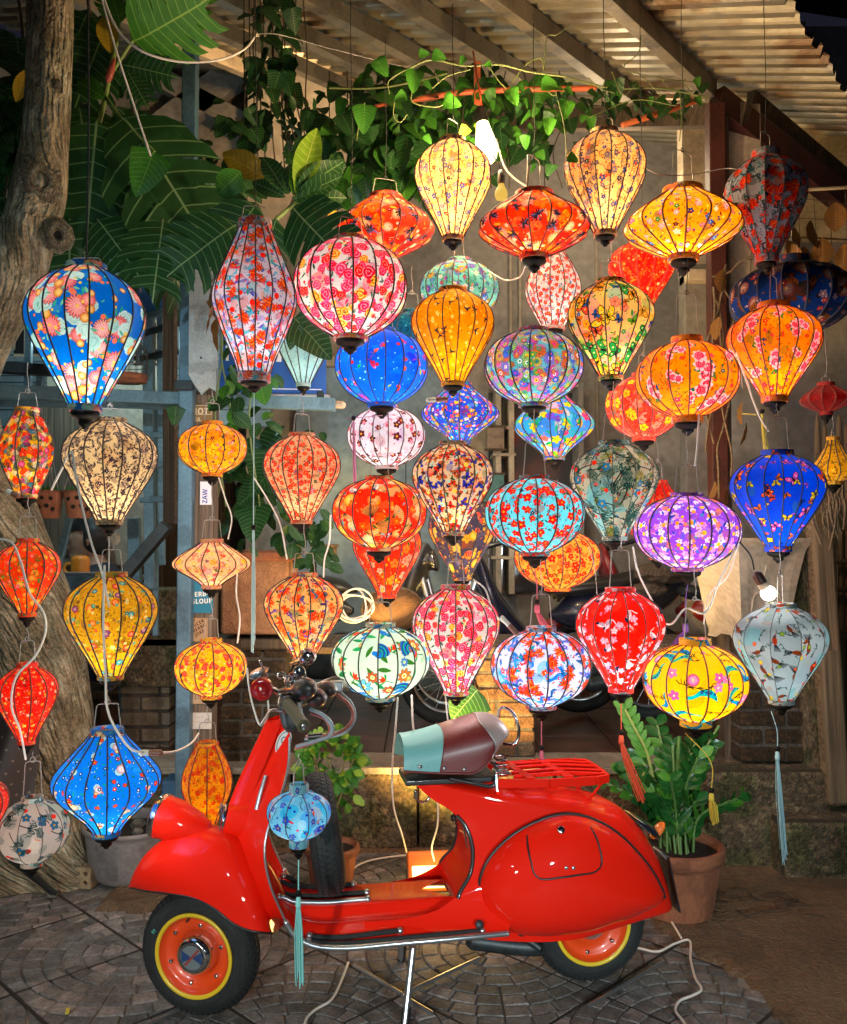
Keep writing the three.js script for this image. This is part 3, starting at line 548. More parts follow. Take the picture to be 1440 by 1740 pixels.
    const bot = curve([[880, 1500], [868, 1560], [862, 1584], [800, 1590], [720, 1597], [620, 1606]].map(([x, y], i) => S(x, y, [0.15, 0.17, 0.2, 0.222, 0.226, 0.226][i])));
    for (const sgn of [1, -1]) { const rw = []; for (let i = 0; i <= 36; i++) { const a = top.getPoint(i / 36), b = bot.getPoint(i / 36), r = []; for (let j = 0; j <= 14; j++) { const t = j / 14, bow = Math.sin(t * Math.PI) * -0.016; const p = a.clone().lerp(b, t); p.y += bow; r.push(V(p.x, p.y, p.z * sgn)); } rw.push(r); } part(root, 'side_skirt', grid(rw), RED); }
    part(root, 'kick_plug', [aim(lathe([[0.013, 0], [0.013, 0.004], [0.008, 0.008], [0, 0.009]], 16), S(815, 1571, 0.2), V(0, 0.35, 1))], M.darkSteel);
    part(root, 'bag_hook', [tube([S(706, 1342, 0.02), S(709, 1358, 0.02), S(722, 1363, 0.02), S(730, 1353, 0.02), S(722, 1345, 0.02)], 0.004, 24, 8), box(0.012, 0.03, 0.016, S(705, 1347, 0).x, S(705, 1347, 0).y, 0.02, 0.003)], M.chrome);
    part(root, 'choke_knob', [aim(lathe([[0.004, 0], [0.004, 0.02], [0.011, 0.024], [0.011, 0.03], [0, 0.032]], 14), S(783, 1389, 0.08), V(-1, 0.05, 0.2))], M.black);
    part(root, 'fuel_tap', [rod(S(788, 1405, 0.09), S(795, 1440, 0.095), 0.003)], M.chrome);
  }
  // ---- side cowls with gasket, hatch and lock
  {
    const out = [[958, 1383], [935, 1387], [911, 1396], [880, 1412], [852, 1434], [830, 1460], [818, 1485], [814, 1510], [819, 1535], [832, 1556], [850, 1573], [871, 1584], [914, 1589], [965, 1586], [1037, 1568], [1091, 1549], [1120, 1534], [1129, 1524], [1121, 1503], [1107, 1478], [1084, 1449], [1055, 1420], [1022, 1398], [990, 1386]];
    const z0 = 0.135, C = S(955, 1492, z0), pol = out.map(([x, y]) => { const p = S(x, y, z0); return [Math.atan2(p.y - C.y, p.x - C.x), Math.hypot(p.x - C.x, p.y - C.y)]; }).sort((a, b) => a[0] - b[0]);
    const per = spline([...pol.slice(-3).map(([a, r]) => [a - 2 * Math.PI, r]), ...pol, ...pol.slice(0, 3).map(([a, r]) => [a + 2 * Math.PI, r])]);
    const bulge = (q) => 0.105 * (1 - q ** 2.6) ** 0.62;
    const pt = (th, q, s, lift = 0) => { const r = per(th) * q; return V(C.x + r * Math.cos(th), C.y + r * Math.sin(th), s * (z0 + bulge(Math.min(1, q)) + lift)); };
    const inv2 = (px, py, s, lift) => { let z = z0 + 0.08, p, th, q; for (let k = 0; k < 6; k++) { p = S(px, py, z); th = Math.atan2(p.y - C.y, p.x - C.x); q = Math.min(1, Math.hypot(p.x - C.x, p.y - C.y) / per(th)); z = z0 + bulge(q); } return pt(th, q, s, lift); };
    for (const s of [1, -1]) {
      const rw = []; for (let i = 0; i <= 40; i++) { const q = Math.sin(i / 40 * Math.PI / 2), r = []; for (let j = 0; j <= 96; j++) r.push(pt(j / 96 * 2 * Math.PI - Math.PI, q, s)); rw.push(r); }
      const cw = part(root, 'side_cowl', grid(rw, true), RED);
      const gk = []; for (let i = 0; i <= 60; i++) { const th = lerp(-0.24, 4.06, i / 60), w = th > Math.PI ? th - 2 * Math.PI : th; const p = pt(w, 1.0, s); p.z += s * 0.004; gk.push(p); }
      part(cw, 'gasket', tube(gk, 0.0055, 120, 8), M.black);
      if (s > 0) {
        const edge = [[893, 1416], [897, 1440], [903, 1466], [908, 1484], [919, 1493], [950, 1491], [985, 1486], [1012, 1480], [1022, 1468], [1020, 1445], [1012, 1420], [1003, 1405]];
        const hatch = []; for (let i = 0; i <= 14; i++) { const r = []; for (let j = 0; j <= 14; j++) { const u = j / 14, v = i / 14, xl = lerp(894, 908, v), xr = lerp(1004, 1022, v), x = lerp(xl, xr, u), y = lerp(lerp(1411, 1400, u), lerp(1492, 1480, u), v); r.push(inv2(x, y, 1, 0.0035)); } hatch.push(r); }
        const ht = part(cw, 'hatch', grid(hatch), RED);
        part(ht, 'hatch_gap', tube(edge.map(([x, y]) => inv2(x, y, 1, 0.003)), 0.003, 60, 6), M.black);
        part(cw, 'hatch_lock', [aim(lathe([[0.013, 0], [0.013, 0.004], [0.009, 0.008], [0.004, 0.007], [0, 0.009]], 18), inv2(953, 1410, 1, 0.002), V(0, 0.55, 1))], M.chrome);
        part(cw, 'hatch_rivet', [962, 974].map((x) => aim(lathe([[0.006, 0], [0.005, 0.003], [0, 0.004]], 12), inv2(x, 1474, 1, 0.004), V(0, 0, 1))), M.alu);
      }
    }
    const c = document.createElement('canvas'); c.width = 64; c.height = 16; const g = c.getContext('2d'); g.fillStyle = '#d8cfcf'; g.fillRect(0, 0, 64, 16); const t = new THREE.CanvasTexture(c); t.colorSpace = THREE.SRGBColorSpace;
  }
  // ---- rear wheel
  { const p = S(1000, 1571, 0), w = wheel(root, 'rear_wheel', 0.192, true); w.position.set(p.x, 0.192, 0);
    part(w, 'brake_drum', new THREE.LatheGeometry([[0.05, 0.0], [0.05, 0.035], [0.035, 0.045], [0, 0.045]].map(([a, b]) => new THREE.Vector2(a, b)), 32).rotateX(Math.PI / 2), M.alu);
    part(root, 'engine', [box(0.3, 0.12, 0.1, p.x - 0.08, 0.2, -0.11, 0.04), rod(V(p.x - 0.15, 0.2, -0.1), V(p.x, 0.19, -0.03), 0.05)], M.darkSteel);
    part(root, 'silencer', [capped([V(p.x - 0.38, 0.13, -0.05), V(p.x - 0.2, 0.11, -0.02), V(p.x - 0.1, 0.12, 0)], 0.03, 20, 10), tube([S(884, 1592, 0.03), S(905, 1602, 0.05), S(918, 1612, 0.06)], 0.012, 12, 8)], M.darkSteel); }
  // ---- saddle: turquoise nose, brown flank, pinkish rear
  {
    const topC = curve([[680, 1249], [700, 1247], [735, 1238], [775, 1224], [810, 1214], [838, 1216], [855, 1230], [861, 1246]].map(([x, y]) => S(x, y, 0)));
    const lowC = curve([[686, 1310], [700, 1311], [735, 1313], [775, 1314], [806, 1313], [830, 1296], [848, 1270], [858, 1252]].map(([x, y], i) => S(x, y, [0.11, 0.115, 0.118, 0.12, 0.12, 0.118, 0.1, 0.06][i])));
    const wid = spline([[0, 0.1], [0.15, 0.112], [0.5, 0.125], [0.75, 0.122], [0.9, 0.1], [1, 0.05]]);
    const P = (u, t, k = 0) => { const T = topC.getPoint(u), B = lowC.getPoint(u), s = Math.abs(t), w = wid(u) + k, zz = lerp(w * (1 - (1 - s) ** 2.7), Math.max(0.02, B.z + k), smooth(s, 0.55, 1)), dn = s ** 1.9; return V(lerp(T.x, B.x, dn), lerp(T.y + k, B.y, dn), Math.sign(t) * zz); };
    const piece = (u0, u1, nu, k, f) => { const rw = []; for (let i = 0; i <= nu; i++) { const r = []; for (let j = -20; j <= 20; j++) { const t = j / 20; r.push(P(f ? lerp(f(t), u1, i / nu) : lerp(u0, u1, i / nu), t, k)); } rw.push(r); } return grid(rw); };
    const seat = new THREE.Group(); seat.name = 'saddle'; root.add(seat);
    part(seat, 'saddle_nose', piece(0, 0.33, 12, 0.002), M.turquoise); part(seat, 'saddle_cover', piece(0.325, 1, 30, 0), M.maroon);
    part(seat, 'saddle_rear', piece(0, 1, 14, 0.003, (t) => 0.56 + 0.2 * smooth(Math.abs(t), 0.2, 0.95) ), M.pinkGrey);
    const front = []; for (let i = 0; i <= 8; i++) { const r = []; for (let j = -20; j <= 20; j++) { const p = P(0, j / 20, 0.002), c = S(686, 1285, 0); r.push(p.lerp(V(c.x + 0.01, c.y, 0), i / 8)); } front.push(r); }
    part(seat, 'saddle_front', grid(front), M.turquoise);
    part(seat, 'piping', [-1, 1].map((s) => tube(Array.from({ length: 14 }, (_, i) => P(0.33, s * i / 13, 0.003)), 0.0018, 30, 6)), M.maroon);
    part(seat, 'stitching', [tube(Array.from({ length: 20 }, (_, i) => P(0.56 + 0.2 * smooth(i / 19, 0.2, 0.95), i / 19, 0.004)), 0.0016, 40, 5)], M.alu);
    part(seat, 'hem', [-1, 1].map((s) => tube(Array.from({ length: 24 }, (_, i) => P(i / 23 * 0.98, s * 1, 0.001)), 0.004, 50, 6)), M.maroon);
    for (const [x, y] of [[714, 1303], [756, 1306], [790, 1307]]) part(seat, 'saddle_stud', aim(lathe([[0.0065, 0], [0.0055, 0.003], [0, 0.0045]], 14), S(x, y, 0.124), V(0, 0, 1)), M.alu);
    part(seat, 'saddle_frame', [box(0.3, 0.02, 0.16, S(760, 1318, 0).x, S(760, 1320, 0).y + 0.006, 0, 0.006), tube([S(765, 1323, 0.09), S(800, 1330, 0.1), S(838, 1335, 0.1), S(845, 1318, 0.1)], 0.007, 20, 8)], M.gloss);
    part(seat, 'grab_loop', tube([S(846, 1222, -0.02), S(852, 1203, 0), S(866, 1206, 0.01), S(880, 1228, 0.02), S(881, 1254, 0.02), S(872, 1265, 0.02), S(856, 1264, 0.0)], 0.0055, 40, 8), M.chrome);
    for (const s of [0.05, -0.06]) { const c = S(852, 1300, s), pts = []; for (let i = 0; i <= 60; i++) { const a = i / 60 * 2 * Math.PI * 4; pts.push(V(c.x + 0.02 * Math.cos(a), c.y - 0.03 + 0.06 * i / 60, s + 0.02 * Math.sin(a))); } part(seat, 'spring', tube(pts, 0.0035, 160, 6), M.chrome); }
  }
  // ---- luggage rack of red tubes
  {
    const rk = new THREE.Group(); rk.name = 'luggage_rack'; root.add(rk); const y0 = S(940, 1327, 0.1).y;
    const X = (px) => S(px, 1327, 0.1).x, pts = [[846, 0.1], [930, 0.125], [1010, 0.12], [1034, 0.1], [1036, 0], [1034, -0.1], [1010, -0.12], [930, -0.125], [846, -0.1]].map(([x, z]) => V(X(x), y0 + (x - 846) / 190 * 0.0, z));
    part(rk, 'rack_rim', pts.slice(0, -1).map((p, i) => bar(p, pts[i + 1], 0.012, 0.03, 0.005)), RED);
    for (const z of [-0.075, -0.03, 0.03, 0.075]) part(rk, 'rack_rod', capped([V(X(880), y0 + 0.012, z), V(X(960), y0 + 0.016, z), V(X(1030), y0 + 0.006, z)], 0.0075, 16, 8), RED);
    for (const px of [885, 950]) part(rk, 'rack_crossbar', bar(V(X(px), y0 + 0.016, -0.12), V(X(px) + 0.03, y0 + 0.016, 0.12), 0.03, 0.007), RED);
    part(rk, 'rack_leg', bar(V(X(1028), y0 - 0.01, 0.09), V(X(1010), y0 - 0.075, 0.06), 0.02, 0.008), RED);
    part(rk, 'rack_leg', bar(V(X(1028), y0 - 0.01, -0.09), V(X(1010), y0 - 0.075, -0.06), 0.02, 0.008), RED);
    part(rk, 'rack_leg', bar(V(X(850), y0, 0.09), V(X(850), y0 - 0.045, 0.08), 0.02, 0.01), RED);
    part(rk, 'rack_clip', [box(0.045, 0.02, 0.05, X(858), y0 + 0.02, 0.04, 0.004), capped([V(X(845), y0 + 0.05, 0.03), V(X(858), y0 + 0.03, 0.05), V(X(872), y0 + 0.02, 0.07)], 0.005), rod(V(X(843), y0 - 0.02, 0.115), V(X(843), y0 + 0.03, 0.105), 0.006)], M.chrome);
  }
  // ---- tail lamp and number plate
  {
    const a = S(1060, 1376, 0), b = S(1113, 1424, 0), tl = new THREE.Group(); tl.name = 'tail_lamp'; root.add(tl);
    const dir = b.clone().sub(a), L = dir.length(), nn = V(-dir.y, dir.x, 0).normalize(), rw = [];
    for (let i = 0; i <= 16; i++) { const u = i / 16, r = []; for (let j = -8; j <= 8; j++) { const q = j / 8 * Math.PI / 2, w = 0.04 * Math.sin(Math.min(1, u * 1.6) * Math.PI / 2) * (1 - 0.3 * smooth(u, 0.85, 1)), h = 0.034 * u ** 0.7; const p = a.clone().addScaledVector(dir, u).addScaledVector(nn, h * Math.cos(q)); p.z += w * Math.sin(q); r.push(p); } rw.push(r); }
    part(tl, 'lamp_shell', grid(rw), M.chrome);
    const e = S(1112, 1418, 0); part(tl, 'lamp_lens', [aim(new THREE.SphereGeometry(1, 20, 12).scale(0.036, 0.012, 0.03), e.clone().addScaledVector(nn, 0.018), dir)], phys([0.7, 0.16, 0.02], 0.15, { clearcoat: 1 }));
    const p = S(1116, 1448, 0), q = S(1146, 1542, 0); const np = new THREE.Group(); np.name = 'number_plate'; root.add(np); part(np, 'plate', bar(p.clone().add(V(0.022, 0, 0)), q, 0.006, 0.1), M.gloss); part(np, 'plate_bracket', bar(p.clone().add(V(0.0, 0.01, 0)), p.clone().add(V(0.03, -0.02, 0)), 0.06, 0.008), M.alu);
  }
  // ---- handlebar: headset, grips, levers, horns, mirrors, speedometer, cables
  {
    const H = new THREE.Group(); H.name = 'handlebar'; root.add(H);
    const O = (px, py, d) => W(px, py, d).applyMatrix4(inv); // handlebar points by their own distance
    const c = O(492, 1198, 2.83), near = O(517, 1234, 2.5), nearIn = O(489, 1196, 2.64), farIn = O(570, 1162, 2.98), farO = O(606, 1163, 3.1);
    part(H, 'headset', [capped([nearIn.clone().lerp(c, 0.2), c.clone().add(V(0, 0.005, 0)), farIn], 0.026, 24, 12), capped([c.clone().add(V(0.01, -0.05, 0)), c.clone().add(V(0, 0.01, 0))], 0.036, 10, 12)], M.darkSteel);
    const grip = (a, b) => { const d = b.clone().sub(a), L = d.length(), pr = [[0.012, 0], [0.0175, 0.002]]; for (let i = 0; i < 14; i++) pr.push([0.0165, L * (0.05 + i * 0.065)], [0.0178, L * (0.075 + i * 0.065)]); pr.push([0.019, L * 0.97], [0.019, L], [0.012, L + 0.003], [0.0105, L - 0.002], [0, L - 0.002]); return aim(lathe(pr, 20), a, d); };
    const gm = mat([0.075, 0.07, 0.035], 0.7), g1 = part(H, 'grip', grip(nearIn, near), gm), g2 = part(H, 'grip', grip(farIn, farO), gm);
    part(g1, 'grip_end', [aim(lathe([[0.009, 0], [0.008, 0.004], [0, 0.005]], 16), near, near.clone().sub(nearIn))], M.alu);
    part(H, 'lever', [capped([O(482, 1208, 2.68), O(462, 1207, 2.66), O(452, 1220, 2.62), O(444, 1232, 2.58)], 0.0045, 24, 8)], M.alu);
    part(H, 'lever', [capped([O(588, 1150, 3.0), O(612, 1148, 3.1), O(640, 1158, 3.16)], 0.0045, 24, 8)], M.chrome);
    const horn = (mouth, tail, r, m, l) => { const d = mouth.clone().sub(tail), L = d.length(); return part(H, 'bulb_horn', aim(lathe([[0.008, 0], [0.008, L * 0.15], [0.013, L * 0.4], [r * 0.42, L * 0.56], [r * 0.8, L * 0.72], [r, L * 0.86], [r * 0.97, L * 0.95], [r * 0.8, L * 1.04], [r * 0.5, L * 1.1], [r * 0.2, L * 1.13], [0, L * 1.135]], 28), tail, d), m, l); };
    horn(O(524, 1170, 2.66), O(472, 1176, 2.86), 0.033, M.gloss); horn(O(542, 1186, 2.72), O(506, 1185, 2.9), 0.03, M.gloss); horn(O(560, 1172, 2.78), O(524, 1172, 2.98), 0.028, M.gloss);
    horn(O(526, 1114, 2.72), O(496, 1128, 2.84), 0.026, M.chrome, 'chrome trumpet horn');
    part(H, 'horn_stalk', [capped([c, O(505, 1160, 2.8), O(510, 1135, 2.8)], 0.007), capped([O(472, 1176, 2.86), O(500, 1165, 2.84), O(530, 1162, 2.9)], 0.007), capped([O(478, 1190, 2.8), O(505, 1182, 2.82), O(548, 1165, 2.92)], 0.006)], M.chrome);
    part(H, 'speedometer', [aim(lathe([[0.012, 0], [0.022, 0.02], [0.025, 0.03], [0.022, 0.032], [0, 0.03]], 24), O(488, 1158, 2.84), V(0.6, 0.25, 1))], M.chrome);
    part(H, 'switch_box', [box(0.045, 0.035, 0.04, O(570, 1166, 2.94).x, O(570, 1166, 2.94).y, O(570, 1166, 2.94).z, 0.006)], M.alu);
    part(H, 'turn_knob', [aim(lathe([[0.018, 0], [0.02, 0.01], [0.017, 0.018], [0.009, 0.02], [0, 0.017]], 20), O(508, 1142, 2.76), V(0.1, 0.2, 1)), ...[0, 1, 2].map((k) => new THREE.TorusGeometry(0.01, 0.003, 6, 18).translate(O(478 + k * 14, 1148 + k * 6, 2.78).x, O(478 + k * 14, 1148 + k * 6, 2.78).y, O(478 + k * 14, 1148 + k * 6, 2.78).z))], M.chrome);
    const rl = O(446, 1170, 2.8); part(H, 'indicator', [aim(lathe([[0.0, -0.04], [0.018, -0.036], [0.03, -0.02], [0.035, 0], [0.034, 0.014]], 28), rl, V(-0.2, -0.2, 1)), aim(lathe([[0.034, 0.013], [0.024, 0.012], [0.021, 0.022], [0.012, 0.028], [0, 0.03]], 28), rl, V(-0.2, -0.2, 1))], phys([0.3, 0.008, 0.01], 0.15, { clearcoat: 1 }));
    part(H, 'indicator_arm', [capped([rl.clone().add(V(0.02, 0, 0)), O(472, 1176, 2.84), c], 0.009)], M.chrome);
    part(H, 'clip_mirror', [aim(lathe([[0.0, 0], [0.03, 0.003], [0.033, 0.006], [0.03, 0.008], [0, 0.009]], 24), O(441, 1146, 2.82), V(-0.4, 0.9, 0.3)), capped([O(441, 1122, 2.82), O(447, 1135, 2.82), O(455, 1150, 2.82)], 0.003)], M.chrome);
    const cable = (p, m, r) => part(H, 'cable', tube(p, r, 60, 8), m);
    const pink = mat([0.4, 0.13, 0.11], 0.35), blue = mat([0.22, 0.3, 0.34], 0.35);
    cable([O(528, 1205, 2.66), O(552, 1217, 2.6), O(565, 1234, 2.58), O(562, 1248, 2.6), O(540, 1258, 2.68), O(505, 1268, 2.8)], blue, 0.0058);
    cable([O(530, 1212, 2.7), O(556, 1224, 2.64), O(562, 1240, 2.64), O(545, 1256, 2.7), O(503, 1272, 2.82)], pink, 0.006);
    cable([O(573, 1180, 2.92), O(594, 1198, 2.9), O(600, 1220, 2.88), O(585, 1240, 2.86), O(556, 1249, 2.86), O(520, 1252, 2.86)], pink, 0.0055);
    cable([O(578, 1176, 2.94), O(598, 1196, 2.92), O(603, 1222, 2.9), O(588, 1244, 2.88), O(554, 1254, 2.88), O(518, 1256, 2.88)], blue, 0.0045);
    cable([O(420, 1135, 2.8), O(424, 1170, 2.8), O(432, 1205, 2.8), O(443, 1232, 2.8), O(456, 1216, 2.8), O(456, 1190, 2.8)], M.whiteCord, 0.003);
    part(H, 'cable_sleeve', [rod(O(524, 1252, 2.8), O(548, 1250, 2.8), 0.009)], M.black);
  }
  // ---- stand
  {
    const st = new THREE.Group(); st.name = 'centre_stand'; root.add(st); const a = S(702, 1612, 0.13), b = S(688, 1728, 0.2), a2 = V(a.x, a.y, -a.z), b2 = V(b.x + 0.05, 0.014, -0.22);
    b.y = 0.014; part(st, 'stand_leg', capped([a, a.clone().lerp(b, 0.5), b], 0.0105), M.alu); part(st, 'stand_leg', capped([a2, b2], 0.0105), M.alu); part(st, 'stand_bar', capped([a, a2], 0.011), M.alu);
    for (const p of [b, b2]) part(st, 'stand_foot', aim(lathe([[0.012, 0], [0.0145, 0.01], [0.0145, 0.05], [0.011, 0.06]], 12), V(p.x, 0.001, p.z), a.clone().sub(b)), M.black);
  }
}
{ // metal rods lying under the scooter
  const f = thing('metal_stand', 'thin grey metal rods lying crossed on the paving under the scooter', 'rods');
  const m = M.alu; const g = (x, y) => G(x, y, 0.012);
  part(f, 'rod', rod(g(602, 1640), g(684, 1690), 0.007), m); part(f, 'rod', rod(g(684, 1690), g(815, 1628), 0.007), m); part(f, 'rod', rod(g(684, 1692), g(735, 1722), 0.007), m); part(f, 'rod', rod(g(1002, 1708), g(1128, 1634), 0.006), m); part(f, 'rod', rod(g(250, 1740), g(306, 1714), 0.008), m);
}

